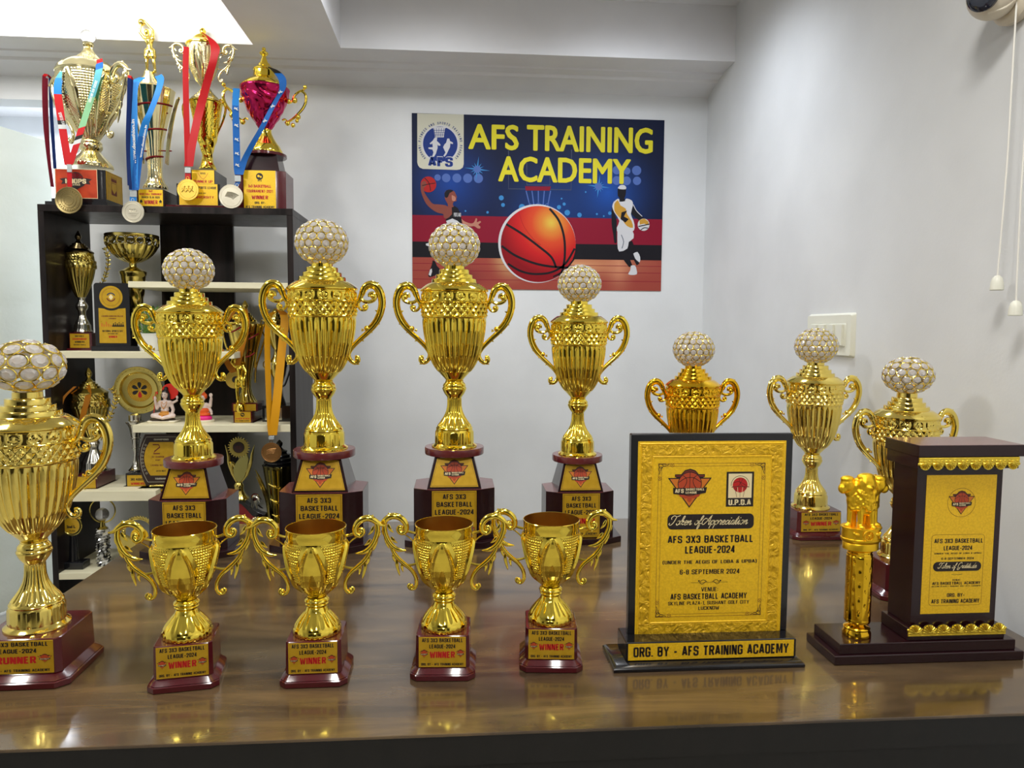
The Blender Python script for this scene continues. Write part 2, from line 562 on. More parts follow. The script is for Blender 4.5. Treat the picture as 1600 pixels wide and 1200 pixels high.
# condensed bold capitals drawn with a broad stroke; a third value rounds the corner
_w = 0.40
_r = 0.17
LET = {
    'A': (0.44, [[(0, 0), (0.19, 1), (0.25, 1), (0.44, 0)], [(0.09, 0.27), (0.35, 0.27)]]),
    'B': (_w, [[(0, 0), (0, 1), (_w, 1, _r), (_w, 0.53, 0.13), (0, 0.53)], [(0.2, 0.53), (_w, 0.53, 0.13), (_w, 0, _r), (0, 0)]]),
    'C': (_w, [[(_w, 0.66), (_w, 1, _r), (0, 1, _r), (0, 0, _r), (_w, 0, _r), (_w, 0.34)]]),
    'D': (_w, [[(0, 0), (0, 1), (_w, 1, _r), (_w, 0, _r), (0, 0)]]),
    'E': (0.34, [[(0.34, 1), (0, 1), (0, 0), (0.34, 0)], [(0, 0.52), (0.3, 0.52)]]),
    'F': (0.33, [[(0.33, 1), (0, 1), (0, -0.07)], [(0, 0.52), (0.28, 0.52)]]),
    'G': (_w, [[(_w, 0.70), (_w, 1, _r), (0, 1, _r), (0, 0, _r), (_w, 0, _r), (_w, 0.47), (0.22, 0.47)]]),
    'H': (_w, [[(0, -0.07), (0, 1.07)], [(_w, -0.07), (_w, 1.07)], [(0, 0.52), (_w, 0.52)]]),
    'I': (0.0, [[(0, -0.07), (0, 1.07)]]),
    'J': (0.34, [[(0.34, 1.07), (0.34, 0, _r), (0, 0, _r), (0, 0.3)]]),
    'K': (0.42, [[(0, -0.07), (0, 1.07)], [(0.42, 1.07), (0.06, 0.5), (0.42, -0.07)]]),
    'L': (0.32, [[(0, 1.07), (0, 0), (0.32, 0)]]),
    'M': (0.56, [[(0, -0.07), (0, 1), (0.08, 1), (0.28, 0.15), (0.48, 1), (0.56, 1), (0.56, -0.07)]]),
    'N': (_w, [[(0, -0.07), (0, 1), (0.06, 1), (0.34, 0), (_w, 0), (_w, 1.07)]]),
    'O': (_w, [[(0.2, 1), (0, 1, _r), (0, 0, _r), (_w, 0, _r), (_w, 1, _r), (0.19, 1)]]),
    'P': (_w, [[(0, -0.07), (0, 1), (_w, 1, _r), (_w, 0.46, _r), (0, 0.46)]]),
    'Q': (_w, [[(0.2, 1), (0, 1, _r), (0, 0, _r), (_w, 0, _r), (_w, 1, _r), (0.19, 1)], [(0.24, 0.24), (0.46, -0.08)]]),
    'R': (_w, [[(0, -0.07), (0, 1), (_w, 1, _r), (_w, 0.50, _r), (0, 0.50)], [(0.22, 0.5), (_w + 0.02, -0.07)]]),
    'S': (_w, [[(_w, 0.70), (_w, 1, _r), (0, 1, _r), (0, 0.53, _r), (_w, 0.49, _r), (_w, 0, _r), (0, 0, _r), (0, 0.30)]]),
    'T': (0.42, [[(-0.02, 1), (0.44, 1)], [(0.21, 1), (0.21, -0.07)]]),
    'U': (_w, [[(0, 1.07), (0, 0, _r), (_w, 0, _r), (_w, 1.07)]]),
    'V': (0.44, [[(0, 1.07), (0.2, 0), (0.24, 0), (0.44, 1.07)]]),
    'W': (0.68, [[(0, 1.07), (0.15, 0), (0.19, 0), (0.34, 0.9), (0.49, 0), (0.53, 0), (0.68, 1.07)]]),
    'X': (0.44, [[(0, 1.07), (0.44, -0.07)], [(0.44, 1.07), (0, -0.07)]]),
    'Y': (0.46, [[(0, 1.07), (0.23, 0.45), (0.46, 1.07)], [(0.23, 0.5), (0.23, -0.07)]]),
    'Z': (0.38, [[(0, 1), (0.38, 1), (0.38, 0.93), (0, 0.07), (0, 0), (0.38, 0)]]),
    '0': (0.36, [[(0.18, 1), (0, 1, _r), (0, 0, _r), (0.36, 0, _r), (0.36, 1, _r), (0.17, 1)]]),
    '1': (0.16, [[(0, 0.8), (0.16, 1), (0.16, -0.07)]]),
    '2': (0.36, [[(0, 0.68), (0, 1, _r), (0.36, 1, _r), (0.36, 0.6, 0.1), (0, 0.12, 0.05), (0, 0), (0.36, 0)]]),
    '3': (0.36, [[(0, 0.72), (0, 1, _r), (0.36, 1, _r), (0.36, 0.53, 0.12), (0.14, 0.53)], [(0.14, 0.53), (0.36, 0.53, 0.12), (0.36, 0, _r), (0, 0, _r), (0, 0.28)]]),
    '4': (0.38, [[(0.28, -0.07), (0.28, 1), (0.24, 1), (0, 0.28), (0, 0.24), (0.42, 0.24)]]),
    '5': (0.36, [[(0.36, 1), (0, 1), (0, 0.58), (0.36, 0.6, _r), (0.36, 0, _r), (0, 0, _r), (0, 0.26)]]),
    '6': (0.36, [[(0.36, 0.74), (0.36, 1, _r), (0, 1, _r), (0, 0, _r), (0.36, 0, _r), (0.36, 0.56, _r), (0, 0.54)]]),
    '8': (0.36, [[(0.18, 0.53), (0, 0.53, 0.12), (0, 1, _r), (0.36, 1, _r), (0.36, 0.53, 0.12), (0.17, 0.53)], [(0.18, 0.53), (0, 0.53, 0.12), (0, 0, _r), (0.36, 0, _r), (0.36, 0.53, 0.12), (0.17, 0.53)]]),
    '9': (0.36, [[(0, 0.26), (0, 0, _r), (0.36, 0, _r), (0.36, 1, _r), (0, 1, _r), (0, 0.45, _r), (0.36, 0.46)]]),
    '-': (0.24, [[(-0.04, 0.42), (0.26, 0.42)]]), '.': (0.0, [[(0, -0.07), (0, 0.08)]]), ',': (0.02, [[(0.03, 0.08), (-0.02, -0.18)]]), ':': (0.0, [[(0, 0.1), (0, 0.24)], [(0, 0.6), (0, 0.74)]]),
    '(': (0.12, [[(0.14, 1.15), (0, 0.85, 0.1), (0, 0.1, 0.1), (0.14, -0.2)]]), ')': (0.12, [[(-0.02, 1.15), (0.12, 0.85, 0.1), (0.12, 0.1, 0.1), (-0.02, -0.2)]]),
    '&': (0.44, [[(0.44, 0.0), (0.08, 0.66), (0.06, 1, 0.12), (0.34, 1, 0.12), (0.32, 0.66, 0.1), (0, 0.36, 0.1), (0, 0, 0.14), (0.3, 0, 0.14), (0.42, 0.42)]]),
    ' ': (0.16, []),
}


def _fillet(pts):
    out = []
    for i, p in enumerate(pts):
        if len(p) == 3 and 0 < i < len(pts) - 1:
            b_ = Vector(p[:2])
            a_, c_ = Vector(pts[i - 1][:2]), Vector(pts[i + 1][:2])
            r = min(p[2], (a_ - b_).length * 0.5, (c_ - b_).length * 0.5)
            s_, e_ = b_ + (a_ - b_).normalized() * r, b_ + (c_ - b_).normalized() * r
            for k in range(5):
                t = k / 4
                out.append(s_ * (1 - t) ** 2 + b_ * (2 * t * (1 - t)) + e_ * t * t)
        else:
            out.append(Vector(p[:2]))
    q = [out[0]]
    for p in out[1:]:
        if (p - q[-1]).length > 1e-5:
            q.append(p)
    return q


def stroke_glyphs(s, t):
    """lettering as broad strokes, returned in the unit square"""
    key = ('stroke', s, t)
    if key in _G:
        return _G[key]
    vs, fs, x = [], [], 0.0
    for ch in s:
        w, lines = LET[ch]
        for ln in lines:
            P = _fillet(ln)
            n = len(P)
            base = len(vs)
            for i in range(n):
                d0 = (P[i] - P[i - 1]).normalized() if i else None
                d1 = (P[i + 1] - P[i]).normalized() if i < n - 1 else None
                d0 = d0 or d1
                d1 = d1 or d0
                m = Vector((-d0.y - d1.y, d0.x + d1.x))
                m = m.normalized() if m.length > 1e-4 else Vector((-d0.y, d0.x))
                k = max(0.45, m.dot(Vector((-d0.y, d0.x))))
                o_ = m * (t / 2 / k)
                vs += [(P[i].x + o_.x + x, P[i].y + o_.y), (P[i].x - o_.x + x, P[i].y - o_.y)]
            for i in range(n - 1):
                fs.append((base + 2 * i + 1, base + 2 * i + 3, base + 2 * i + 2, base + 2 * i))
        x += w + t + 0.06
    a = np.array(vs)
    lo, hi = a.min(0), a.max(0)
    lo[1], hi[1] = min(-0.07, lo[1]) if ('(' in s) else -t / 2, max(1.07, hi[1]) if ('(' in s) else 1 + t / 2
    a = (a - lo) / np.maximum(hi - lo, 1e-6)
    _G[key] = (a.tolist(), fs)
    return _G[key]


SCRIPT = {
    'o': (0.62, [[(0.05, .45), (.15, .9), (.4, 1), (.55, .6), (.4, .05), (.15, .05), (.05, .45), (.2, .92), (.45, .86), (.72, .92)]]),
    'k': (0.72, [[(0, .1), (.35, 1.2), (.45, 2.0), (.3, 2.1), (.2, 1.5), (.17, 0), (.25, .6), (.5, 1.0), (.6, .8), (.3, .55), (.52, .08), (.82, .25)]]),
    'e': (0.58, [[(-.05, .2), (.4, .6), (.45, .92), (.25, 1), (.08, .5), (.2, .02), (.45, .05), (.68, .35)]]),
    'n': (0.74, [[(-.05, .5), (.12, 1), (.12, 0), (.2, .5), (.4, .98), (.52, .9), (.5, .12), (.6, 0), (.8, .35)]]),
    'f': (0.55, [[(-.05, .3), (.35, 1.2), (.5, 2.0), (.35, 2.1), (.22, 1.4), (.15, -.8), (.3, -.9), (.38, -.2), (.18, .1), (.6, .35)]]),
    'p': (0.68, [[(-.05, .4), (.2, 1.0), (.10, -.9)], [(.16, .3), (.25, .8), (.45, 1), (.6, .6), (.45, 0), (.2, .1)], [(.45, 0), (.74, .35)]]),
    'r': (0.62, [[(-.05, .3), (.2, 1.15), (.25, .9), (.5, .92), (.42, .2), (.5, 0), (.7, .35)]]),
    'c': (0.55, [[(.5, .8), (.35, 1), (.12, .7), (.1, .2), (.3, 0), (.62, .35)]]),
    'i': (0.42, [[(-.05, .3), (.2, 1), (.16, .15), (.28, 0), (.5, .35)], [(.2, 1.45), (.26, 1.6)]]),
    'a': (0.74, [[(.5, .85), (.3, 1), (.1, .6), (.15, .05), (.4, .2), (.55, 1), (.5, .15), (.62, 0), (.82, .35)]]),
    't': (0.48, [[(-.05, .3), (.3, 1.9), (.2, .2), (.32, 0), (.56, .35)], [(.0, 1.25), (.5, 1.3)]]),
    'u': (0.74, [[(-.05, .4), (.15, 1), (.12, .2), (.3, 0), (.5, .4), (.55, 1), (.5, .15), (.62, 0), (.82, .35)]]),
    'd': (0.76, [[(.5, .85), (.3, 1), (.1, .6), (.15, .05), (.4, .2), (.6, 2.1), (.52, .15), (.66, 0), (.84, .35)]]),
    'T': (0.95, [[(-.1, 1.3), (-.25, 1.75), (.1, 2.2), (.6, 2.0), (1.15, 2.3)], [(.6, 2.05), (.42, .6), (.1, 0), (-.25, .15), (-.2, .5)]]),
    'A': (1.05, [[(.25, 1.3), (-.1, 1.5), (-.45, .9), (-.3, .1), (.1, .3), (.8, 2.3)], [(.8, 2.3), (.75, .8), (.8, 0), (1.1, .35)], [(.25, .85), (.95, .95)]]),
    'G': (1.1, [[(.95, 1.8), (.7, 2.3), (.2, 1.8), (.05, .8), (.35, 0), (.8, .4), (.9, 1.1)], [(.9, 1.1), (.8, -.2), (.4, -.7), (.1, -.3), (.8, .2), (1.15, .4)]]),
    ' ': (0.55, []),
}


def script_text(mb, T, s, u0, u1, v, xh, w, mat, th):
    """joined handwriting fitted between u0 and u1; v = base line, xh = height of the small letters"""
    lines, x = [], 0.25
    for ch in s:
        wd_, ls_ = SCRIPT[ch]
        for ln in ls_:
            lines.append([(a + x + 0.30 * b_, b_) for a, b_ in ln])
        x += wd_
    xs = [a for ln in lines for a, _ in ln]
    lo, hi = min(xs), max(xs)
    k = (u1 - u0) / (hi - lo)
    for ln in lines:
        mb.line([(u0 + (a - lo) * k, v + b_ * xh) for a, b_ in ln], th, w, mat, T, 5)


def blob(parts, voxel):
    """one continuous skin over balls ('b', centre, radii) and tapered limbs ('l', p, q, r0, r1)"""
    mb = MB()
    for p in parts:
        if p[0] == 'b':
            mb.ball(p[1], p[2], n=16)
        else:
            _, a, b, r0, r1 = p
            mb.tube([a, b], [r0, r1], n=10, sub=2)
            mb.ball(a, r0, n=10)
            mb.ball(b, r1, n=10)
    me = bpy.data.meshes.new('skin')
    me.from_pydata(mb.v, [], mb.f)
    ob = bpy.data.objects.new('skin', me)
    COL.objects.link(ob)
    md = ob.modifiers.new('r', 'REMESH')
    md.mode = 'VOXEL'
    md.voxel_size = voxel
    sm = ob.modifiers.new('s', 'SMOOTH')
    sm.iterations = 2
    dg = bpy.context.evaluated_depsgraph_get()
    m2 = bpy.data.meshes.new_from_object(ob.evaluated_get(dg))
    vs = [tuple(v.co) for v in m2.vertices]
    fs = [tuple(p.vertices) for p in m2.polygons]
    bpy.data.objects.remove(ob, do_unlink=True)
    bpy.data.meshes.remove(me)
    bpy.data.meshes.remove(m2)
    return vs, fs


# ------------------------------------------------------------------ scene graph helpers


def tag(o, label=None, cat=None, group=None, kind=None):
    if label:
        o['label'] = label
    if cat:
        o['category'] = cat
    if group:
        o['group'] = group
    if kind:
        o['kind'] = kind
    return o


def thing(name, loc, label, cat, group=None, rz=0.0, scale=1.0):
    o = bpy.data.objects.new(name, None)
    o.empty_display_size = 0.05
    COL.objects.link(o)
    o.location = loc
    o.rotation_euler = (0, 0, rz)
    o.scale = (scale, scale, scale)
    return tag(o, label, cat, group)


def share(src, parent, name=None):
    """copy of a part (shared mesh) and of its sub-parts under another thing"""
    c = src.copy()
    COL.objects.link(c)
    c.parent = parent
    for ch in [q for q in bpy.data.objects if q.parent == src]:
        d = ch.copy()
        COL.objects.link(d)
        d.parent = c
    return c


def struct(o, label, cat='structure'):
    return tag(o, label, cat, None, 'structure')

# ================================================================== THE ROOM
XR, YB, YF, XL, ZC, ZS = 1.2174, 3.5263, -3.0, -2.84, 2.7659, 2.5294
WALL = principled('wall_paint', srgb(216, 218, 219), 0.55)
noise_var(WALL, (3, 3, 3), 5, srgb(212, 214, 215), srgb(220, 222, 223), bump=0.06, bscale=140, dist=0.004)
CEIL = principled('ceiling_paint', srgb(226, 226, 228), 0.6)
noise_var(CEIL, (3, 3, 3), 4, srgb(222, 222, 224), srgb(230, 230, 232))
FLOOR = principled('floor_tile', srgb(176, 172, 160), 0.3)
N, L, b = nodes_of(FLOOR)
tc = N.new('ShaderNodeTexCoord')
br = N.new('ShaderNodeTexBrick')
br.offset = 0
br.inputs['Scale'].default_value = 1.0
br.inputs['Brick Width'].default_value = 0.6
br.inputs['Row Height'].default_value = 0.6
br.inputs['Mortar Size'].default_value = 0.004
br.inputs['Color1'].default_value = (*srgb(178, 174, 162), 1)
br.inputs['Color2'].default_value = (*srgb(170, 166, 155), 1)
br.inputs['Mortar'].default_value = (*srgb(120, 116, 108), 1)
L.new(tc.outputs['Object'], br.inputs['Vector'])
L.new(br.outputs['Color'], b.inputs['Base Color'])

struct(MB().box(-3.4, XR + 0.12, YF - 0.12, 5.5, -0.1, 0, 0).build('floor', FLOOR), 'pale tiled floor running past the table to the open door', 'floor')
struct(MB().box(XR, XR + 0.12, YF, YB + 0.12, 0, ZC, 0).build('wall_right', WALL), 'plain white side wall with the switch plate on it', 'wall')
w = MB()
w.box(-1.735, XR, YB, YB + 0.12, 0, ZC, 0)
w.box(-2.39, -1.735, YB, YB + 0.12, 2.3775, ZC, 0)
w.box(XL - 0.12, -2.39, YB, YB + 0.12, 0, ZC, 0)
struct(w.build('wall_back', WALL), 'white wall behind the table carrying the basketball poster', 'wall')
struct(MB().box(XL - 0.12, XL, YF, YB, 0, ZC, 0).build('wall_left', WALL), 'white wall on the far side of the door', 'wall')
DARKW = principled('dark_reflection_wall', srgb(44, 36, 32), 0.5)  # unseen wall made dark so the gold picks up dark reflections
noise_var(DARKW, (4, 4, 1), 4, srgb(34, 28, 25), srgb(54, 45, 40))
struct(MB().box(XL - 0.12, XR + 0.12, YF - 0.12, YF, 0, ZC, 0).build('wall_front', DARKW), 'wall at the camera end of the room', 'wall')
w = MB()
w.box(-3.4, -1.45, 5.38, 5.5, 0, 2.8, 0)
w.box(-3.4, -3.28, YB + 0.12, 5.38, 0, 2.8, 0)
w.box(-1.57, -1.45, YB + 0.12, 5.38, 0, 2.8, 0)
struct(w.build('wall_corridor', WALL), 'bluish white corridor wall seen over the open door', 'wall')
struct(MB().box(-3.4, -1.45, YB + 0.12, 5.5, 2.8, 2.9, 0).build('ceiling_corridor', CEIL), 'ceiling of the corridor behind the door', 'ceiling')
w = MB()
w.box(XL - 0.12, XR + 0.12, YF - 0.12, YB + 0.12, ZC, ZC + 0.1, 0)
w.box(XL, XR, 3.1899, YB, ZS, ZC, 0)
w.box(-0.8485, -0.4883, YF, 3.1899, ZS, ZC, 0)
struct(w.build('ceiling', CEIL), 'white false ceiling with two recessed trays', 'ceiling')
# stepped cornice under the soffit
prof = [(3.3309, ZS), (3.3353, 2.5229), (3.3906, 2.5185), (3.3982, 2.5066), (3.4557, 2.5023), (3.4883, 2.4914), (3.5263, 2.4806)]
vs, fs = [], []
for x in (XL, XR):
    vs += [(x, y, z) for y, z in prof] + [(x, YB, ZS)]
n = len(prof) + 1
for i in range(n):
    fs.append((i, (i + 1) % n, n + (i + 1) % n, n + i))
fs += [tuple(range(n)), tuple(reversed(range(n, 2 * n)))]
struct(MB().add(vs, fs, 0, None, False).build('trim_1', CEIL), 'stepped white cornice where the back wall meets the soffit', 'cornice')

# the open door leaf beyond the opening
DOORM = principled('door_paint', srgb(232, 237, 226), 0.45)
noise_var(DOORM, (2, 2, 5), 5, srgb(226, 231, 219), srgb(236, 241, 231), bump=0.15, bscale=40, dist=0.006)
STEEL = principled('brushed_steel', (0.5, 0.5, 0.5), 0.3, 1.0)
noise_var(STEEL, (80, 80, 80), 2, rough=(0.2, 0.4))
WORN = principled('worn_dark_wood', (0.03, 0.022, 0.015), 0.7)
dth = atan2(0.961, 0.277)
door = MB()
door.box(0, 0.585, 0, 0.038, 0.025, 2.262, 0, None, 0.003)
dl = door.build('door_1', DOORM, None, (-2.163, 3.245, 0))
dl.rotation_euler = (0, 0, dth)
struct(dl, 'open white door leaf with a sliding bolt left of the bookshelf', 'door')
# y of the leaf's visible face is local y = 0 side facing the camera (local -y)
q = MB()
q.box(0.36, 0.47, -0.006, 0, 1.195, 1.235, 0, None, 0.001)
q.tube([(0.20, -0.014, 1.182), (0.44, -0.014, 1.182)], 0.007, 10, 0, sub=2)
for x in (0.375, 0.41, 0.45):
    q.box(x, x + 0.012, -0.022, 0, 1.20, 1.225, 0, None, 0.002)
q.build('door_bolt', STEEL, dl)
q = MB()
rr = random.Random(3)
for i in range(14):
    u, z = 0.535 + rr.uniform(-0.03, 0.03), 1.24 + rr.uniform(-0.01, 0.12)
    q.poly([(u + rr.uniform(.3, 1) * 0.012 * cos(a), z + rr.uniform(.3, 1) * 0.012 * sin(a)) for a in np.arange(0, 6.2, 0.8)], 0.0005, 0, FRONT(0, 0, 0))
q.build('chipped_paint', WORN, dl)

# ------------------------------------------------------------------ poster
POS = MB()
PPW = ppm(YB, 840)
PC = at(841, 315, YB)


def pw(X, Y):
    """point of the poster, measured in the enlarged photograph, as wall coordinates"""
    p = at(630 + X / 3.7209, 160 + Y / 3.7209, YB)
    return (p.x - PC.x, p.z - PC.z)


NAVY = principled('poster_navy', srgb(17, 27, 67), 0.55, 0, 0, 0.18)
N, L, b = nodes_of(NAVY)
tc = N.new('ShaderNodeTexCoord')
grs = []
base = None
for (cx, cz, rad, colr) in ((0.34, 0.05, 0.30, srgb(25, 77, 163)), (-0.42, 0.08, 0.30, srgb(20, 63, 144)), (0.05, -0.05, 0.36, srgb(18, 60, 129))):
    mp = N.new('ShaderNodeMapping')
    mp.inputs['Location'].default_value = (-cx / rad, 0, -cz / rad)
    mp.inputs['Scale'].default_value = (1 / rad, 0.0, 1 / rad)
    gr = N.new('ShaderNodeTexGradient')
    gr.gradient_type = 'QUADRATIC_SPHERE'
    L.new(tc.outputs['Object'], mp.inputs['Vector'])
    L.new(mp.outputs['Vector'], gr.inputs['Vector'])
    mx = N.new('ShaderNodeMix')
    mx.data_type = 'RGBA'
    L.new(gr.outputs['Fac'], mx.inputs['Factor'])
    if base is None:
        mx.inputs['A'].default_value = (*srgb(15, 24, 53), 1)
    else:
        L.new(base, mx.inputs['A'])
    mx.inputs['B'].default_value = (*colr, 1)
    base = mx.outputs['Result']
L.new(base, b.inputs['Base Color'])

PWINE = principled('poster_crimson', srgb(129, 15, 41), 0.55, 0, 0, 0.18)
PBLK = principled('poster_black', srgb(20, 18, 25), 0.55, 0, 0, 0.18)
PFLOOR = principled('poster_court', srgb(163, 79, 60), 0.55, 0, 0, 0.18)
N, L, b = nodes_of(PFLOOR)
tc = N.new('ShaderNodeTexCoord')
base = None
for (cx, cz, rx, rz, colr) in ((-0.13, -0.26, 0.13, 0.16, srgb(219, 194, 129)), (0.20, -0.30, 0.5, 0.10, srgb(206, 146, 103)), (-0.35, -0.36, 0.2, 0.09, srgb(120, 43, 48)), (0.40, -0.30, 0.10, 0.2, srgb(202, 137, 103))):
    mp = N.new('ShaderNodeMapping')
    mp.inputs['Location'].default_value = (-cx / rx, 0, -cz / rz)
    mp.inputs['Scale'].default_value = (1 / rx, 0.0, 1 / rz)
    gr = N.new('ShaderNodeTexGradient')
    gr.gradient_type = 'QUADRATIC_SPHERE'
    L.new(tc.outputs['Object'], mp.inputs['Vector'])
    L.new(mp.outputs['Vector'], gr.inputs['Vector'])
    mx = N.new('ShaderNodeMix')
    mx.data_type = 'RGBA'
    L.new(gr.outputs['Fac'], mx.inputs['Factor'])
    if base is None:
        mx.inputs['A'].default_value = (*srgb(151, 67, 56), 1)
    else:
        L.new(base, mx.inputs['A'])
    mx.inputs['B'].default_value = (*colr, 1)
    base = mx.outputs['Result']
L.new(base, b.inputs['Base Color'])
PBALL = principled('poster_ball', srgb(189, 34, 25), 0.55, 0, 0, 0.18)
N, L, b = nodes_of(PBALL)
tc = N.new('ShaderNodeTexCoord')
bc = pw(785, 825)
hl = pw(860, 700)
mp = N.new('ShaderNodeMapping')
mp.inputs['Location'].default_value = (-hl[0] / 0.25, 0, -hl[1] / 0.25)
mp.inputs['Scale'].default_value = (1 / 0.25, 0, 1 / 0.25)
gr = N.new('ShaderNodeTexGradient')
gr.gradient_type = 'SPHERICAL'
cr = N.new('ShaderNodeValToRGB')
e = cr.color_ramp.elements
e[0].position, e[0].color = 0.0, (*srgb(129, 10, 22), 1)
e[1].position, e[1].color = 1.0, (*srgb(215, 185, 72), 1)
for p, c in ((0.35, srgb(190, 27, 30)), (0.62, srgb(206, 72, 37)), (0.82, srgb(211, 129, 51))):
    q = e.new(p)
    q.color = (*c, 1)
L.new(tc.outputs['Object'], mp.inputs['Vector'])
L.new(mp.outputs['Vector'], gr.inputs['Vector'])
L.new(gr.outputs['Fac'], cr.inputs['Fac'])
L.new(cr.outputs['Color'], b.inputs['Base Color'])
PYEL = principled('poster_yellow', srgb(213, 202, 43), 0.55, 0, 0, 0.18)
PCREAM = principled('poster_cream', srgb(199, 197, 178), 0.55, 0, 0, 0.18)
PBLUE = principled('poster_blue', srgb(24, 49, 120), 0.55, 0, 0, 0.18)
PBOK = principled('poster_light_spots', srgb(77, 103, 168), 0.55, 0, 0, 0.18)
PBOK2 = principled('poster_bright_spots', srgb(55, 129, 189), 0.55, 0, 0, 0.18)
PWHT = principled('poster_white', srgb(199, 199, 202), 0.55, 0, 0, 0.18)
PSKIN = principled('poster_skin', srgb(129, 67, 56), 0.55, 0, 0, 0.18)
PSKIN2 = principled('poster_skin_light', srgb(177, 120, 101), 0.55, 0, 0, 0.18)
PGOLD = principled('poster_gold', srgb(190, 142, 51), 0.55, 0, 0, 0.18)
PRED = principled('poster_red', srgb(168, 30, 30), 0.55, 0, 0, 0.18)
PGREY = principled('poster_grey', srgb(65, 72, 92), 0.55, 0, 0, 0.18)
PMATS = [NAVY, PWINE, PBLK, PFLOOR, PBALL, PYEL, PCREAM, PBLUE, PBOK, PBOK2, PWHT, PSKIN, PSKIN2, PGOLD, PRED, PGREY]
T0 = FRONT()


def pp(pts, w, mat, sub=0):
    POS.poly([pw(*p) for p in pts], w * 0.0002, mat, T0, sub)


def pl(pts, t, w, mat, sub=0):
    POS.line([pw(*p) for p in pts], t / 3.72 / PPW, w * 0.0002, mat, T0, sub)


def pd(X, Y, r, w, mat, n=32):
    c = pw(X, Y)
    POS.disc(c[0], c[1], r / 3.72 / PPW, w * 0.0002, mat, T0, n)


P00, P10, P11, P01 = pw(50, 63), pw(1518, 99), pw(1490, 1088), pw(63, 1082)
PW0, PW1, PH0, PH1 = P00[0], P10[0], P01[1], P00[1]
POS.box(PW0, PW1, -0.0, 0.003, PH0, PH1, 2)
hz = lambda Y: pw(785, Y)[1]
POS.rect(PW0, PW1, hz(668), PH1, 0.0002, 0, T0)
POS.rect(PW0, PW1, hz(820), hz(668), 0.0002, 1, T0)
POS.rect(PW0, PW1, hz(910), hz(820), 0.0002, 2, T0)
POS.rect(PW0, PW1, PH0, hz(910), 0.0002, 3, T0)
for Y in (945, 985, 1035):
    POS.rect(PW0, PW1, hz(Y + 2), hz(Y - 1), 0.0003, 15, T0) if False else POS.rect(PW0, PW1, hz(Y + 1.5), hz(Y - 1.5), 0.0003, 1, T0)
# spotlights of the arena
for x, y, r in ((250, 440, 24), (312, 441, 25), (375, 442, 26), (437, 443, 26), (200, 438, 18), (1240, 395, 24), (1356, 397, 27), (1300, 400, 20), (1240, 455, 25), (1298, 457, 25), (1358, 457, 24)):
    pd(x, y, r, 2, 8, 24)
for x, y, r in ((570, 556, 14), (580, 597, 11), (690, 610, 18), (953, 642, 16), (935, 592, 9), (1024, 655, 13), (1125, 650, 6), (1200, 645, 10), (920, 560, 5), (490, 640, 7), (362, 632, 5), (905, 610, 12), (1060, 522, 5), (1165, 662, 5)):
    pd(x, y, r, 2, 9, 20)
for cx, cy, R in ((1135, 490, 66), (430, 390, 76)):
    for k in range(6):
        a = k * pi / 6 + 0.12
        r2 = R * (1.0 if k % 3 == 0 else 0.55)
        pp([(cx - r2 * cos(a), cy - r2 * sin(a)), (cx + 6 * sin(a), cy - 6 * cos(a)), (cx + r2 * cos(a), cy + r2 * sin(a)), (cx - 6 * sin(a), cy + 6 * cos(a))], 2.4, 9)
    pd(cx, cy, 20, 2.6, 8, 20)
# backboard and hoop
pl([(612, 280), (612, 503), (975, 510), (978, 275)], 5, 3, 15)
pl([(718, 350), (718, 480), (852, 482), (852, 350)], 5, 3, 15)
pp([(708, 488), (858, 490), (852, 514), (712, 513)], 3.5, 1)
for a, b2 in (((714, 515), (738, 612)), ((748, 515), (760, 606)), ((785, 515), (785, 600)), ((820, 515), (812, 604)), ((856, 515), (838, 610))):
    pl([a, b2], 6, 3.2, 8)
pl([(730, 585), (760, 606), (785, 582), (812, 606), (842, 585)], 4, 3.2, 8)
# big ball
RB = 217 / 3.72 / PPW
POS.disc(bc[0] - 0.006, bc[1] + 0.002, RB + 0.006, 0.0007, 10, T0, 64)
POS.disc(bc[0], bc[1], RB, 0.0009, 4, T0, 64)
for pts, t in (([(598, 708), (690, 765), (790, 840), (860, 900), (888, 960)], 13), ([(572, 835), (650, 890), (760, 935), (860, 955), (960, 962)], 13),
               ([(850, 618), (905, 690), (935, 790), (938, 900), (922, 985), (905, 1008)], 13), ([(608, 938), (680, 980), (760, 998), (860, 988), (940, 940), (996, 850)], 12), ([(1000, 900), (940, 975), (870, 1015)], 9)):
    pl(pts, t, 5.2, 2, 8)
pl([(672, 640), (700, 720), (760, 800), (800, 830)], 3, 5, 14, 6)
# the two lines of lettering
def big_text(s, x0, x1, y0, y1, dy):
    a, c = pw(x0, (y0 + y1) / 2), pw(x1, (y0 + y1) / 2 + dy)
    hgt = (y1 - y0) / 3.72 / PPW
    e = 0.0042
    for n, (ox_, oz_, w_, m_) in enumerate([(0.003, -0.003, 0.0013, 2)] + [(e * cos(k * pi / 4), e * 0.8 * sin(k * pi / 4), 0.0015 + k * 2e-6, 5) for k in range(8)] + [(0, 0, 0.00152, 5)]):
        POS.text(s, (a[0] + c[0]) / 2 + ox_, (a[1] + c[1]) / 2 + oz_, c[0] - a[0] - 2 * e, hgt - 1.6 * e, w_, m_, T0, -1e-5)


big_text('AFS', 378, 672, 130, 272, 5)
big_text('TRAINING', 718, 1450, 140, 287, 6)
big_text('ACADEMY', 552, 1322, 322, 466, 4)
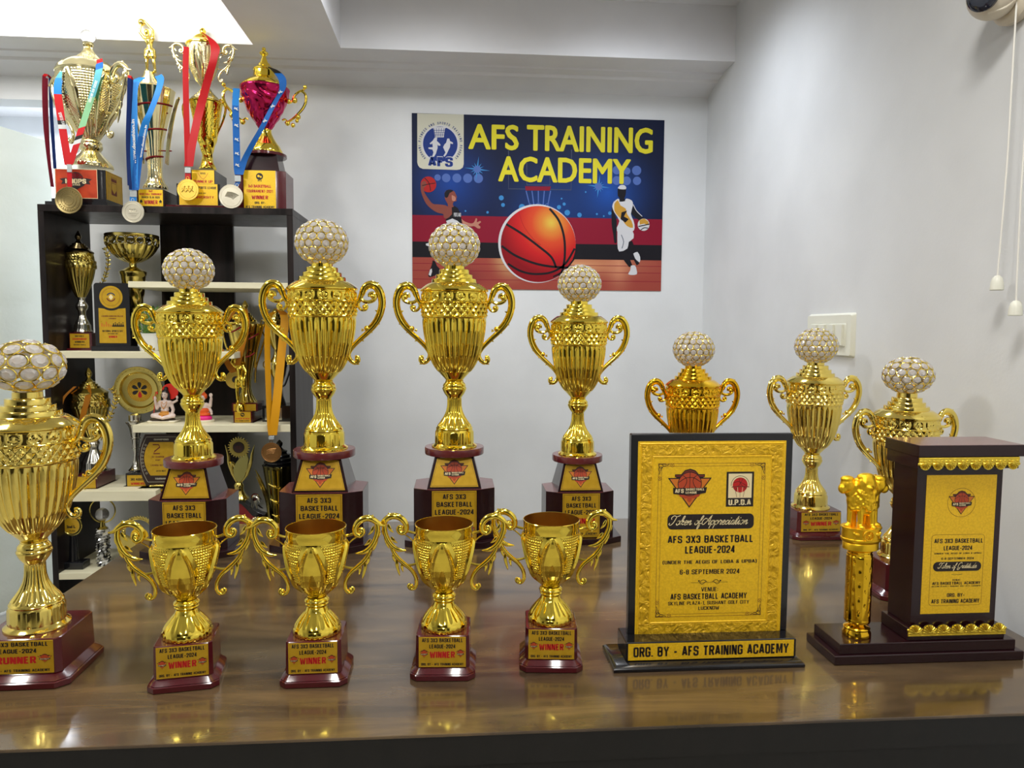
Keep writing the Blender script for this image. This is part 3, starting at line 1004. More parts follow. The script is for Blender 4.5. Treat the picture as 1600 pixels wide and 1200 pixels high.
# badge
pp([(82, 66), (352, 72), (352, 360), (346, 380), (330, 391), (310, 394), (115, 388), (96, 380), (86, 366), (82, 350)], 6, 6)
bcx, bcy = 216, 244
pd(bcx, bcy, 105, 6.5, 10, 48)
pd(bcx, bcy, 97, 7, 7, 48)
ring = 'ASHWANI FITNESS AND SPORTS TRAINING ACADEMY'
for i, ch in enumerate(ring):
    if ch == ' ':
        continue
    a = radians(222 - 264 * i / (len(ring) - 1))
    c = pw(bcx + 122 * cos(a), bcy - 122 * sin(a))
    wch = 0.0065 if ch != 'I' else 0.0018
    POS.text(ch, c[0], c[1], wch, 0.0115, 0.0015, 7, T0, 0.03, 0, a - pi / 2)
pp([(172, 148), (246, 148), (242, 158), (236, 205), (186, 205), (177, 158)], 7.4, 10)
for k in range(5):
    pl([(178 + 15 * k, 152), (190 + 9 * k, 203)], 2.5, 7.6, 7)
for y in (165, 178, 191):
    pl([(178, y), (240, y)], 2.5, 7.6, 7)
pl([(168, 148), (250, 148)], 6, 7.7, 10)
pp([(188, 200), (198, 206), (196, 226), (212, 240), (218, 252), (206, 254), (200, 246), (200, 268), (190, 300), (178, 320), (168, 318), (176, 292), (170, 276), (148, 272), (146, 264), (172, 262), (170, 240), (160, 246), (154, 240), (172, 224), (178, 214)], 7.4, 10)
pp([(256, 212), (268, 212), (272, 226), (290, 236), (288, 244), (274, 240), (272, 262), (262, 282), (252, 304), (240, 318), (234, 312), (246, 292), (240, 280), (232, 262), (240, 246), (250, 236)], 7.4, 10)
c = pw(217, 347)
for k, (m_, dw, w_) in enumerate(((10, 0.006, 0.0017), (7, 0, 0.0019))):
    POS.text('AFS', c[0], c[1], 140 / 3.72 / PPW + dw, 54 / 3.72 / PPW + dw, w_, m_, T0, 0.06)
# dunking player, seen from the side
pd(147, 478, 44, 6, 14, 32)
pl([(124, 440), (150, 470), (160, 515)], 4, 6.5, 2, 4)
pl([(110, 485), (150, 476), (188, 470)], 4, 6.5, 2, 4)
pp([(104, 470), (118, 458), (132, 462), (136, 478), (128, 492), (120, 500), (124, 525), (146, 560), (172, 590), (205, 594), (240, 598), (262, 608), (282, 628), (290, 655), (250, 676), (236, 668), (232, 650), (200, 642), (166, 622), (134, 590), (112, 545), (102, 505)], 6.3, 11, 3)
pp([(240, 528), (252, 512), (276, 508), (296, 518), (306, 536), (312, 552), (308, 562), (310, 574), (296, 578), (288, 592), (296, 618), (276, 632), (262, 610), (258, 590), (244, 565)], 6.5, 11, 3)
pp([(240, 530), (252, 512), (276, 508), (292, 516), (270, 528), (262, 548), (252, 556), (242, 550)], 6.7, 2, 2)
pp([(282, 540), (300, 548), (306, 562), (300, 574), (284, 570)], 6.8, 12, 2)
pp([(282, 612), (300, 604), (318, 616), (330, 640), (338, 672), (342, 712), (346, 745), (262, 746), (258, 715), (246, 682), (268, 668), (284, 650)], 6.6, 2)
pp([(250, 690), (286, 676), (316, 690), (340, 712), (342, 728), (312, 708), (282, 698), (256, 706)], 6.8, 10)
pp([(256, 708), (284, 699), (312, 710), (342, 730), (343, 742), (300, 716), (260, 722)], 6.9, 14)
c = pw(310, 654)
POS.text('PORTLAND', c[0] + 0.004, c[1], 0.034, 0.018, 0.0015, 10, T0, 0.02)
pp([(338, 676), (352, 690), (380, 702), (404, 704), (416, 690), (422, 674), (430, 680), (428, 698), (446, 690), (452, 698), (436, 712), (448, 722), (446, 734), (430, 732), (412, 720), (380, 724), (350, 716)], 6.6, 12, 2)
pp([(262, 746), (346, 745), (340, 800), (300, 900), (230, 905), (200, 860)], 6.2, 2)
pp([(132, 822), (176, 814), (196, 822), (200, 846), (170, 852), (150, 838), (134, 832)], 6.5, 10, 2)
pp([(160, 836), (205, 826), (230, 860), (190, 872)], 6.4, 2)
pp([(172, 918), (186, 926), (196, 950), (212, 968), (220, 992), (202, 1000), (172, 1012), (152, 1016), (146, 1000), (158, 968), (166, 946)], 6.5, 2, 2)
pp([(148, 1002), (156, 974), (166, 966), (168, 984), (160, 1010)], 6.7, 10)
# dribbling player, drawn in white, gold and black
pp([(1246, 500), (1258, 486), (1278, 482), (1292, 490), (1294, 520), (1290, 546), (1284, 560), (1290, 574), (1256, 578), (1258, 558), (1246, 544)], 6.3, 2, 2)
pp([(1246, 500), (1258, 484), (1280, 481), (1294, 492), (1292, 506), (1262, 506)], 6.6, 10, 2)
pp([(1222, 580), (1248, 560), (1260, 572), (1284, 574), (1296, 560), (1328, 572), (1334, 600), (1322, 650), (1338, 690), (1344, 730), (1330, 752), (1290, 742), (1250, 760), (1240, 730), (1256, 690), (1226, 640), (1214, 606)], 6.3, 10, 2)
pp([(1226, 592), (1246, 568), (1262, 600), (1292, 618), (1300, 650), (1326, 690), (1334, 730), (1300, 720), (1276, 690), (1246, 660), (1226, 630)], 6.6, 13, 2)
pp([(1268, 640), (1300, 630), (1282, 664), (1310, 680), (1290, 700), (1262, 680)], 6.8, 2)
pp([(1212, 608), (1226, 640), (1240, 690), (1238, 760), (1240, 812), (1226, 816), (1220, 770), (1210, 700)], 6.2, 2, 2)
pp([(1326, 588), (1342, 612), (1362, 646), (1392, 668), (1408, 690), (1398, 704), (1376, 690), (1346, 668), (1322, 640)], 6.2, 2, 2)
pl([(1336, 594), (1354, 630), (1388, 664)], 4, 6.6, 10, 3)
pd(1396, 712, 35, 6.4, 10, 32)
pp([(1372, 684), (1400, 676), (1424, 694), (1426, 716), (1400, 706), (1374, 712)], 6.6, 13)
pl([(1366, 722), (1396, 716), (1430, 708)], 6, 6.8, 2, 3)
pl([(1380, 742), (1400, 730), (1422, 732)], 5, 6.8, 2, 3)
pp([(1244, 752), (1290, 742), (1332, 748), (1338, 790), (1310, 812), (1302, 850), (1254, 868), (1244, 820)], 6.35, 10, 2)
pp([(1252, 866), (1290, 850), (1310, 896), (1332, 950), (1312, 958), (1290, 930), (1262, 890)], 6.3, 2)
pp([(1302, 812), (1330, 806), (1346, 850), (1352, 890), (1372, 938), (1356, 948), (1330, 900)], 6.3, 2)
pl([(1266, 770), (1280, 810), (1270, 850)], 4, 6.6, 15, 3)
pp([(1322, 950), (1346, 948), (1356, 976), (1356, 1000), (1326, 1004), (1306, 998), (1318, 978)], 6.5, 10, 2)
pp([(1336, 880), (1360, 870), (1376, 900), (1374, 930), (1358, 920), (1346, 906)], 6.5, 10, 2)
po = POS.build('poster', PMATS, None, (PC.x, YB - 0.004, PC.z), 0)
tag(po, 'blue and red AFS Training Academy basketball poster on the back wall', 'poster')

# ------------------------------------------------------------------ switch plate, camera and blind cords on the side wall
IVORY = principled('ivory_plastic', srgb(226, 226, 212), 0.35)
noise_var(IVORY, (20, 20, 20), 2, rough=(0.3, 0.42))
SIDE = Matrix(((0, 0, -1, XR), (-1, 0, 0, 0), (0, 1, 0, 0), (0, 0, 0, 1)))   # u towards the camera end (-Y), v up, w out of the wall
sw = thing('switch_plate', (XR, 2.2763, 1.3392), 'ivory electric switch plate on the side wall behind a crystal ball', 'switch')
S2 = Matrix(((0, 0, -1, 0), (-1, 0, 0, 0), (0, 1, 0, 0), (0, 0, 0, 1)))


def bevel_plate(mb, u0, u1, v0, v1, w0, w1, r, mat, T):
    p, q = round_rect(u0, u1, v0, v1, r, 4), round_rect(u0 + (w1 - w0) * 0.5, u1 - (w1 - w0) * 0.5, v0 + (w1 - w0) * 0.5, v1 - (w1 - w0) * 0.5, r * 0.8, 4)
    mb.prism(p, w0, w1, mat, T, q)


q = MB()
bevel_plate(q, -0.133, 0.133, -0.064, 0.064, 0, 0.012, 0.006, 0, S2)
q.build('cover', IVORY, sw)
q = MB()
q.rframe(-0.105, 0.105, -0.036, 0.036, 0.004, 0.003, 0.0126, 0, S2)
bevel_plate(q, -0.102, 0.102, -0.034, 0.034, 0.012, 0.015, 0.004, 0, S2)
q.build('module_frame', IVORY, sw)
for k in range(4):
    u = -0.075 + 0.05 * k
    q = MB()
    q.prism([(-0.02, 0.015), (0.02, 0.015), (0.02, 0.022), (-0.02, 0.017)], -0.03, 0.03, 0, S2 @ Matrix(((1, 0, 0, u), (0, 0, 1, 0), (0, 1, 0, 0), (0, 0, 0, 1))))
    q.build('rocker', IVORY, sw)
sw.scale = (1.085, 1.085, 1.085)

CAMW = principled('camera_shell', srgb(214, 204, 184), 0.35)
noise_var(CAMW, (20, 20, 20), 2, rough=(0.28, 0.42))
LENS = principled('dark_lens', (0.01, 0.014, 0.03), 0.06, 0, 0.6)
cc = at(1602, -6, 1.54)
cv = thing('security_camera', (XR, 1.54, cc.z), 'cream dome security camera high on the side wall', 'security camera')
q = MB()
MX = Matrix(((0, 0, -1, 0), (0, 1, 0, 0), (1, 0, 0, 0), (0, 0, 0, 1)))
q.lathe([(0.052, 0), (0.055, 0.006), (0.055, 0.018), (0.048, 0.026), (0.044, 0.028)], 40, 0, MX)
q.build('mount', CAMW, cv)
q = MB()
q.ball((-0.055, 0, 0), 0.047, 0, None, 36)
q.tube([(-0.03, -0.036, -0.012), (-0.05, -0.030, -0.036), (-0.075, -0.012, -0.040)], 0.003, 8, 0)
hd = q.build('camera_ball', CAMW, cv)
q = MB()
ld = Vector((-0.72, -0.35, -0.2)).normalized()
Q = ld.to_track_quat('Z', 'Y').to_matrix().to_4x4()
q.lathe([(0.030, 0.035), (0.030, 0.043), (0.026, 0.047), (0.018, 0.0485), (0.001, 0.049)], 32, 0, TR(-0.055, 0, 0) @ Q)
q.build('lens_window', LENS, cv)
cv.scale = (1.085, 1.085, 1.085)

CORD = principled('white_cord', srgb(232, 230, 222), 0.5)
noise_var(CORD, (300, 300, 300), 2, bump=0.3, dist=0.001)
for k, (x0, y0, x1, y1, xx, lab) in enumerate(((1583, 70, 1558.5, 432, 1.178, 'white blind cord hanging below the security camera, higher tassel'), (1600, 210, 1587.5, 471, 1.176, 'white blind cord nearest the picture edge, lower tassel'))):
    pb = at(x1, y1, 1.52)
    Yc = 1.52 * xx / pb.x
    pb = at(x1, y1, Yc)
    pt = at(x0, y0, Yc)
    t = thing('blind_cord', (pb.x, pb.y, pb.z), lab, 'cord', 'white blind pull cords on the side wall')
    q = MB()
    zt = ZC - pb.z - 0.001
    q.tube([(0, 0, 0), (pt.x - pb.x + 0.003, 0.002, (pt.z - pb.z) * 0.5), (pt.x - pb.x + 0.002, 0, pt.z - pb.z), (0.012, 0, zt)], 0.0019, 6, 0)
    q.build('cord', CORD, t)
    q = MB()
    q.lathe([(0.012, -0.030), (0.0135, -0.029), (0.0125, -0.014), (0.010, -0.004), (0.005, 0.0015), (0.002, 0.002)], 24, 0)
    q.build('tassel', IVORY, t)

# ------------------------------------------------------------------ table
WOOD = principled('walnut_laminate', srgb(88, 68, 46), 0.2, 0, 0.6)
N, L, b = nodes_of(WOOD)
tc = N.new('ShaderNodeTexCoord')
mp = N.new('ShaderNodeMapping')
mp.inputs['Scale'].default_value = (1.3, 7.5, 1)
L.new(tc.outputs['Object'], mp.inputs['Vector'])
n1 = N.new('ShaderNodeTexNoise')
n1.inputs['Scale'].default_value = 1.6
n1.inputs['Detail'].default_value = 9
n1.inputs['Roughness'].default_value = 0.62
n1.inputs['Distortion'].default_value = 0.9
L.new(mp.outputs['Vector'], n1.inputs['Vector'])
cr = N.new('ShaderNodeValToRGB')
e = cr.color_ramp.elements
e[0].position, e[0].color = 0.28, (*srgb(44, 35, 26), 1)
e[1].position, e[1].color = 0.78, (*srgb(126, 101, 66), 1)
q = e.new(0.45)
q.color = (*srgb(78, 62, 45), 1)
q = e.new(0.58)
q.color = (*srgb(98, 79, 54), 1)
L.new(n1.outputs['Fac'], cr.inputs['Fac'])
L.new(cr.outputs['Color'], b.inputs['Base Color'])
mr = N.new('ShaderNodeMapRange')
mr.inputs['To Min'].default_value = 0.15
mr.inputs['To Max'].default_value = 0.24
n2 = N.new('ShaderNodeTexNoise')
n2.inputs['Scale'].default_value = 6
L.new(tc.outputs['Object'], n2.inputs['Vector'])
L.new(n2.outputs['Fac'], mr.inputs['Value'])
L.new(mr.outputs['Result'], b.inputs['Roughness'])
DWOOD = principled('wenge_laminate', srgb(40, 30, 28), 0.4)
noise_var(DWOOD, (30, 30, 4), 6, srgb(8, 7, 7), srgb(18, 15, 14), rough=(0.45, 0.6))
TBL = thing('table', (0.117, 1.64, 0), 'walnut laminate table holding the front rows of trophies', 'table')
X0, X1, Y0, Y1 = -1.003, 1.001, -0.603, 0.60
MB().box(X0, X1, Y0, Y1, 0.745, 0.75, 0, None, 0.0008).build('table_top', WOOD, TBL)
MB().box(X0 + 0.002, X1 - 0.002, Y0 + 0.0008, Y1 - 0.002, 0.70, 0.745, 0).build('edge_band', DWOOD, TBL)
MB().box(X0 + 0.03, X1 - 0.03, Y0 + 0.012, Y0 + 0.03, 0.12, 0.70, 0).build('front_panel', DWOOD, TBL)
MB().box(X0 + 0.01, X0 + 0.03, Y0 + 0.012, Y1 - 0.03, 0, 0.70, 0).build('side_panel', DWOOD, TBL)
MB().box(X1 - 0.03, X1 - 0.01, Y0 + 0.012, Y1 - 0.03, 0, 0.70, 0).build('side_panel', DWOOD, TBL)

# ------------------------------------------------------------------ bookshelf
SHW = principled('wenge_shelf', srgb(30, 24, 23), 0.3, 0, 0.0, 0.25)
noise_var(SHW, (26, 26, 3), 6, srgb(15, 11, 11), srgb(40, 32, 31), rough=(0.25, 0.42))
BOARD = principled('cream_board', srgb(228, 222, 190), 0.45)
noise_var(BOARD, (4, 20, 20), 3, srgb(222, 216, 184), srgb(234, 228, 198))
BS = thing('bookshelf', (-1.1582, 3.2177, 0), 'dark wood open bookshelf with staggered cream boards full of trophies', 'bookshelf')
ox, oy = -1.1582, 3.2177
SF, SB = 3.0395 - oy, 3.4011 - oy
ZT = 1.8342
MB().box(-1.6550 - ox, -1.6319 - ox, SF, SB, 0, ZT - 0.027, 0, None, 0.001).build('side_panel', SHW, BS)
MB().box(-0.6886 - ox, -0.6645 - ox, SF, SB, 0, ZT - 0.027, 0, None, 0.001).build('side_panel', SHW, BS)
MB().box(-1.6550 - ox, -0.6645 - ox, SF, SB, ZT - 0.027, ZT, 0, None, 0.001).build('top_panel', SHW, BS)
MB().box(-1.3227 - ox, -1.0051 - ox, SB - 0.018, SB, 0.0, ZT - 0.027, 0).build('back_panel', SHW, BS)
for x0, x1, zt, th in ((-1.3185, -0.6886, 1.5345, 0.024), (-1.6319, -0.9098, 1.2515, 0.027), (-1.3196, -0.6886, 0.9507, 0.030), (-1.6319, -1.2368, 0.6792, 0.042), (-1.6319, -0.6886, 0.3386, 0.027)):
    MB().box(x0 - ox, x1 - ox, SF + 0.001, SB - 0.02, zt - th, zt, 0, None, 0.001).build('shelf_board', BOARD, BS)

# ================================================================== PRINTED LOGO AND PLATES


def league_logo(mb, T, u, v, s, w, M, fine=True):
    """shield with a basketball and a banner; s = width. M: dict of material slots ink, orange, ball, brown, cream"""
    P = lambda pts: [(u + a * s, v + b * s) for a, b in pts]
    mb.poly(P([(-0.34, 0.27), (-0.34, 0.33), (-0.2, 0.33), (-0.12, 0.42), (0, 0.455), (0.12, 0.42), (0.2, 0.33), (0.34, 0.33), (0.34, 0.27), (0.2, 0.2), (-0.2, 0.2)]), w, M['ink'], T)
    mb.poly(P([(-0.32, 0.275), (-0.32, 0.31), (-0.19, 0.31), (-0.11, 0.395), (0, 0.43), (0.11, 0.395), (0.19, 0.31), (0.32, 0.31), (0.32, 0.275)]), w + 1e-4, M['brown'], T)
    mb.poly(P([(-0.5, 0.25), (0.5, 0.25), (0.0, -0.43)]), w + 1.5e-4, M['ink'], T)
    mb.poly(P([(-0.455, 0.226), (0.455, 0.226), (0.0, -0.392)]), w + 2.5e-4, M['orange'], T)
    mb.poly(P([(-0.27, -0.08), (0.27, -0.08), (0.22, -0.17), (0.1, -0.22), (0, -0.205), (-0.1, -0.22), (-0.22, -0.17)]), w + 3e-4, M['ball'], T)
    mb.poly(P([(-0.06, -0.2), (0.06, -0.2), (0.045, -0.27), (0, -0.31), (-0.045, -0.27)]), w + 3.2e-4, M['ball'], T)
    mb.disc(u, v + 0.11 * s, 0.275 * s, w + 3.5e-4, M['ink'], T, 40)
    mb.disc(u, v + 0.11 * s, 0.258 * s, w + 4.5e-4, M['ball'], T, 40)
    if fine:
        t = 0.014 * s
        mb.line(P([(0, -0.14), (0, 0.367)]), t, w + 5.2e-4, M['ink'], T)
        mb.line(P([(-0.25, 0.15), (-0.1, 0.245), (0, 0.256), (0.1, 0.245), (0.25, 0.15)]), t, w + 5.2e-4, M['ink'], T, 4)
        mb.line(P([(-0.16, 0.305), (-0.085, 0.24), (-0.075, 0.15), (-0.12, 0.05), (-0.19, -0.02)]), t, w + 5.2e-4, M['ink'], T, 4)
        mb.line(P([(0.16, 0.305), (0.085, 0.24), (0.075, 0.15), (0.12, 0.05), (0.19, -0.02)]), t, w + 5.2e-4, M['ink'], T, 4)
    mb.poly(P([(-0.37, -0.11), (-0.38, 0.03), (-0.3, 0.022), (0.3, 0.022), (0.395, 0.04), (0.37, -0.09), (0.2, -0.125), (0, -0.135), (-0.2, -0.13)]), w + 6e-4, M['ink'], T)
    mb.text('AFS', u - 0.235 * s, v - 0.045 * s, 0.2 * s, 0.092 * s, w + 7e-4, M['cream'], T, 0.05)
    mb.text('BASKETBALL', u + 0.12 * s, v - 0.012 * s, 0.42 * s, 0.05 * s, w + 7e-4, M['cream'], T, 0.05)
    mb.text('LEAGUE', u + 0.035 * s, v - 0.082 * s, 0.25 * s, 0.05 * s, w + 7e-4, M['cream'], T, 0.05)


LM = dict(ink=1, orange=3, ball=4, brown=5, cream=6)
PMAT = [PLATE, INK, REDINK, ORANGE_INK, BALL_INK, BROWN_INK, CREAM_INK]


def small_plate(word, W=0.0805, H=0.0525):
    """plate of the box plinths"""
    mb = MB()
    mb.box(-W / 2, W / 2, -0.0006, 0.0006, -H / 2, H / 2, 0)
    T = FRONT(0, -0.0006, 0)
    V = lambda f: H / 2 - f * H
    mb.text('AFS 3X3 BASKETBALL', 0, V(0.10), 0.86 * W, 0.135 * H, 2e-4, 1, T, 0.05)
    mb.text('LEAGUE-2024', 0, V(0.305), 0.55 * W, 0.135 * H, 2e-4, 1, T, 0.05)
    mb.text(word, 0, V(0.585), 0.54 * W, 0.22 * H, 2e-4, 2, T, 0.06)
    mb.text('ORG. BY - AFS TRAINING ACADEMY', 0, V(0.905), 0.9 * W, 0.085 * H, 2e-4, 1, T, 0.06)
    for s in (-1, 1):
        league_logo(mb, T, s * 0.385 * W, V(0.55), 0.2 * W, 1e-4, LM, False)
    return mb


def chamfer(hx, hy, c):
    return [(-hx + c, -hy), (hx - c, -hy), (hx, -hy + c), (hx, hy - c), (hx - c, hy), (-hx + c, hy), (-hx, hy - c), (-hx, -hy + c)]


def plinth():
    """lacquered box on a sloped, chamfered foot"""
    mb = MB()
    mb.prism(chamfer(0.056, 0.054, 0.012), 0, 0.011, 0, None, None, 0.0015)
    mb.prism(chamfer(0.0545, 0.0525, 0.0115), 0.011, 0.0205, 0, None, chamfer(0.0475, 0.0455, 0.010), 0.001)
    mb.prism(chamfer(0.0465, 0.0445, 0.006), 0.0195, 0.076, 0, None, chamfer(0.0455, 0.0435, 0.006), 0.0012)
    return mb


# ================================================================== BALL TROPHIES (the tall lidded cups)
U = 1 / 557.0       # photograph pixel of the measured trophy -> metres
ZY = 0.00178


def zz(y):
    return (703 - y) * ZY


def prof(pts):
    return [(r * U, zz(y)) for y, r in pts]


LID = prof([(459, 51), (457.5, 53.2), (455.5, 53.4), (454, 52.2), (450, 47.5), (446.5, 42.5), (445, 40), (444.6, 36), (444, 35.4), (439, 35), (438.3, 34.6), (438.2, 29.6), (437.6, 29.1), (432, 29), (431.4, 28.6), (431.3, 24.2), (430.7, 23.7), (424.2, 23.5), (423.6, 23.1), (423.5, 16.6), (423, 16), (416, 15.6)])


def tri(x):
    return abs((x % 1.0) * 2 - 1)


def cup_rows():
    P = [(597, 13), (596, 14.5), (594, 15.6), (586, 23.2), (584.5, 24.4), (583.6, 25.2)]
    P = [(y, r) for y, r in P]
    ys = np.linspace(583, 500, 26)
    rs = np.interp(ys, [500, 520, 540, 560, 570, 577, 583], [49.4, 47.6, 44.2, 38.8, 34.2, 30.2, 25.6])
    P += list(zip(ys, rs))
    P += [(499, 50.6), (498, 51.2), (497, 51.2), (496, 50.4)]
    P += [(y, 50.0 + (496 - y) * 0.02) for y in np.linspace(495.5, 476.5, 25)]
    P += [(476, 51), (475, 51.6), (474, 51.0)]
    P += [(y, 50.4) for y in np.linspace(473.5, 461, 15)]
    P += [(460.5, 51), (459, 51)]
    return P


CR = cup_rows()


def cup_mod(th, r, z, k):
    y, rr = CR[k]
    t = th / (2 * pi)
    if 499.5 < y <= 583.2:
        a = np.abs(np.sin(14 * th))
        top = np.clip((y - 499.5) / 5.0, 0, 1)
        return (a - 0.55) * 2.6 * U * top * (0.5 + 0.5 * rr / 50)
    if 476.4 < y < 495.8:
        n = 30
        v = (495.8 - y) / 19.4 * 3
        a, b2 = t * n + v / 2, t * n - v / 2
        ta, tb = 1 - np.abs((a % 1) * 2 - 1), 1 - np.abs((b2 % 1) * 2 - 1)
        return np.minimum(ta, tb) * 3.4 * U - 0.6 * U
    if 461 <= y < 473.8:
        n = 16
        x = (t * n) % 1 - 0.5
        v = (473.5 - y) / 12.5          # 0 bottom .. 1 top
        d = np.sqrt((x * 1.25) ** 2 + ((v - 0.62) * 0.62) ** 2)
        ringm = np.exp(-((d - 0.40) / 0.06) ** 2)
        petal = np.exp(-(np.abs(x) / 0.07) ** 2) * np.exp(-((v - 0.55) / 0.26) ** 2)
        leaf = np.exp(-((np.abs(x) - 0.17) / 0.06) ** 2) * np.exp(-((v - 0.5) / 0.16) ** 2)
        return (ringm * 1.5 + petal * 1.8 + leaf * 1.4) * U
    return 0 * th


STEM_P = [(703.5, 35.2), (702.5, 35.8), (701, 35.6), (699.5, 33.4), (698, 31.6), (697, 30.6), (695, 30.4), (679, 30.0), (677.6, 29.8), (676.5, 29.2), (675, 28.6), (673.5, 29.2), (672, 28.6), (671, 27.6), (670, 26.9)]
STEM_P += list(zip(np.linspace(669, 627, 22), np.interp(np.linspace(669, 627, 22), [626, 632, 640, 648, 656, 664, 670], [11.0, 10.9, 11.4, 13.2, 16.8, 22.0, 26.6])))
STEM_P += [(625.5, 11.2), (624, 11.6), (622, 13.2), (618, 16.0), (614, 17.9), (611.5, 18.8), (610, 19.2), (608.5, 18.6), (607.5, 17.6), (606, 18.2), (603.5, 17.6), (601.5, 16.2), (600.5, 15.0), (599, 14.2), (598, 14.6), (597, 13.6)]


def stem_mod(th, r, z, k):
    y, rr = STEM_P[k]
    if 626.5 < y < 669.5:
        return (np.abs(np.sin(10 * th)) - 0.5) * rr * 0.085 * U
    if 678 < y < 696.5:
        return np.where(np.abs(np.sin(8 * th)) > 0.93, 0.6 * U, 0)
    return 0 * th


def bez(pts):
    return [(x * U, 0.0, zz(y)) for x, y in pts]


def trophy_handle():
    mb = MB()
    up = (0, 1, 0)
    mb.tube(bez([(49, 478), (55, 473), (58.5, 464), (63, 453), (71, 447.5), (80, 449.5), (87, 458), (90.5, 470), (90.5, 482), (87, 496), (80, 509), (69, 521), (57, 532), (47, 542), (41, 550), (38.5, 557), (41, 565), (47.5, 569.5), (53, 566.5), (52.5, 560.5), (48, 560)]),
            [3.2 * U, 4.0 * U, 4.6 * U, 5.2 * U, 5.0 * U, 4.4 * U, 4.2 * U, 3.9 * U, 3.5 * U, 3.2 * U, 3.3 * U, 3.0 * U, 2.0 * U], 10, 0, None, 0.85, up)
    # inner lip following the arch, gives the double-ridged look
    mb.tube(bez([(62, 466), (66, 457), (72, 453), (78.5, 455), (83.5, 463), (86, 473), (85.6, 483), (82, 495), (75, 507), (64, 519)]), [1.0 * U, 2.0 * U, 2.2 * U, 2.0 * U, 1.4 * U], 8, 0, None, 2.2, up)
    mb.tube(bez([(57, 470), (63, 474.5), (71, 475), (78, 471.5), (80, 465.5), (76, 461.5), (71, 463), (70.5, 467.5)]), [2.4 * U, 2.8 * U, 3.0 * U, 3.0 * U, 2.6 * U, 2 * U], 8, 0, None, 1.0, up)
    mb.tube(bez([(55, 474), (54, 481), (58, 487), (64.5, 487), (67, 482), (63.5, 479)]), [2.2 * U, 2.2 * U, 2.4 * U, 2.0 * U], 8, 0, None, 1.0, up)
    for x, y, r in ((76, 466.5, 4.2), (63, 482.5, 3.4), (66.5, 516, 4.6), (51, 563.5, 3.6)):
        mb.ball((x * U, 0, zz(y)), (r * U, r * U * 0.95, r * U), 0, None, 12)
    # thorns along the outside
    for (x, y), (dx, dy) in (((66, 449), (-2, -4)), ((80, 448), (5, -3)), ((91, 470), (4, -2)), ((91, 482), (5, 0)), ((83, 505), (3, 5)), ((71, 519), (4, 4)), ((57, 533), (5, 3)), ((60, 519), (-1, -3)), ((84, 490), (-5, -2)), ((47, 570), (8, 2))):
        mb.tube(bez([(x - dx * 0.4, y - dy * 0.4), (x + dx * 0.5, y + dy * 0.5), (x + dx, y + dy)]), [2.4 * U, 1.5 * U, 0.3 * U], 6, 0, None, 1, up, True, 2)
    # rope-like overlay on the arch
    for i in range(9):
        a = pi * (1.0 - i / 8 * 0.9)
        mb.ball(((74 + 13.5 * cos(a)) * U, 0, zz(463 - 14.5 * sin(a))), (2.2 * U, 4.0 * U, 2.2 * U), 0, None, 8)
    return mb


def crystal_ball_meshes(d):
    """faceted crystals and the wire rings that carry them, on an oblate shell rx 40, rz 34; d = crystal diameter (px)"""
    cm, wm = MB(), MB()
    rx, rz = 38.0 * U, 33.0 * U
    rng = random.Random(5)
    d = d * U
    nrow = max(3, int(round(pi * (rx + rz) / 2 / (d * 0.93))))
    for row in range(nrow):
        phi = -pi / 2 + pi * (row + 0.5) / nrow
        n = max(1, int(round(2 * pi * rx * cos(phi) / (d * 1.0))))
        for i in range(n):
            a = 2 * pi * (i + 0.5 * (row % 2)) / n
            p = Vector((rx * cos(phi) * sin(a), -rx * cos(phi) * cos(a), rz * sin(phi)))
            nn = Vector((p.x / rx ** 2, p.y / rx ** 2, p.z / rz ** 2)).normalized()
            nn = (nn + Vector((rng.uniform(-1, 1), rng.uniform(-1, 1), rng.uniform(-1, 1))) * 0.05).normalized()
            Q = Matrix.Translation(p) @ nn.to_track_quat('Z', 'Y').to_matrix().to_4x4() @ RZ(rng.uniform(0, 1))
            r = d * 0.455
            K = 8
            vs, fs = [], []
            for rr, h, off in ((0.12, -0.75, 0), (1.0, -0.05, 0.5), (1.0, 0.08, 0.5), (0.52, 0.42, 0)):
                for k in range(K):
                    t = 2 * pi * (k + off) / K
                    vs.append((r * rr * cos(t), r * rr * sin(t), r * h))
            for q in range(3):
                for k in range(K):
                    j = (k + 1) % K
                    A, B2, C2, D2 = q * K + k, q * K + j, q * K + K + j, q * K + K + k
                    fs += [(A, B2, D2), (B2, C2, D2)]
            fs.append(tuple(reversed(range(K))))
            fs.append(tuple(range(3 * K, 4 * K)))
            cm.add(vs, fs, 0, Q, False)
            wm.torus((0, 0, 0.1 * r), r * 1.04, r * 0.105, 0, Q, 14, 5)
    return cm, wm


BASES = {}


def make_trophy_parts():
    src = {}
    src['lid'] = MB().lathe(LID, 96, 0)
    src['cup'] = MB().lathe(prof(CR), 252, 0, None, cup_mod)
    src['stem'] = MB().lathe(prof(STEM_P), 160, 0, None, stem_mod)
    src['handle'] = trophy_handle()
    for k, d in (('fine', 12.6), ('mid', 15.5), ('coarse', 21.0)):
        src['ball_' + k] = crystal_ball_meshes(d)
    return src


SRC = make_trophy_parts()
_ME = {}


def mesh_obj(key, mb, name, mats, parent, loc=(0, 0, 0)):
    """first use builds the mesh, later uses copy the object and share the mesh data"""
    if key in _ME:
        o = _ME[key].copy()
        COL.objects.link(o)
        o.parent = parent
    else:
        o = mb.build(name, mats, parent)
        _ME[key] = o
    o.location = loc
    o.rotation_euler = (0, 0, 0)
    o.scale = (1, 1, 1)
    return o


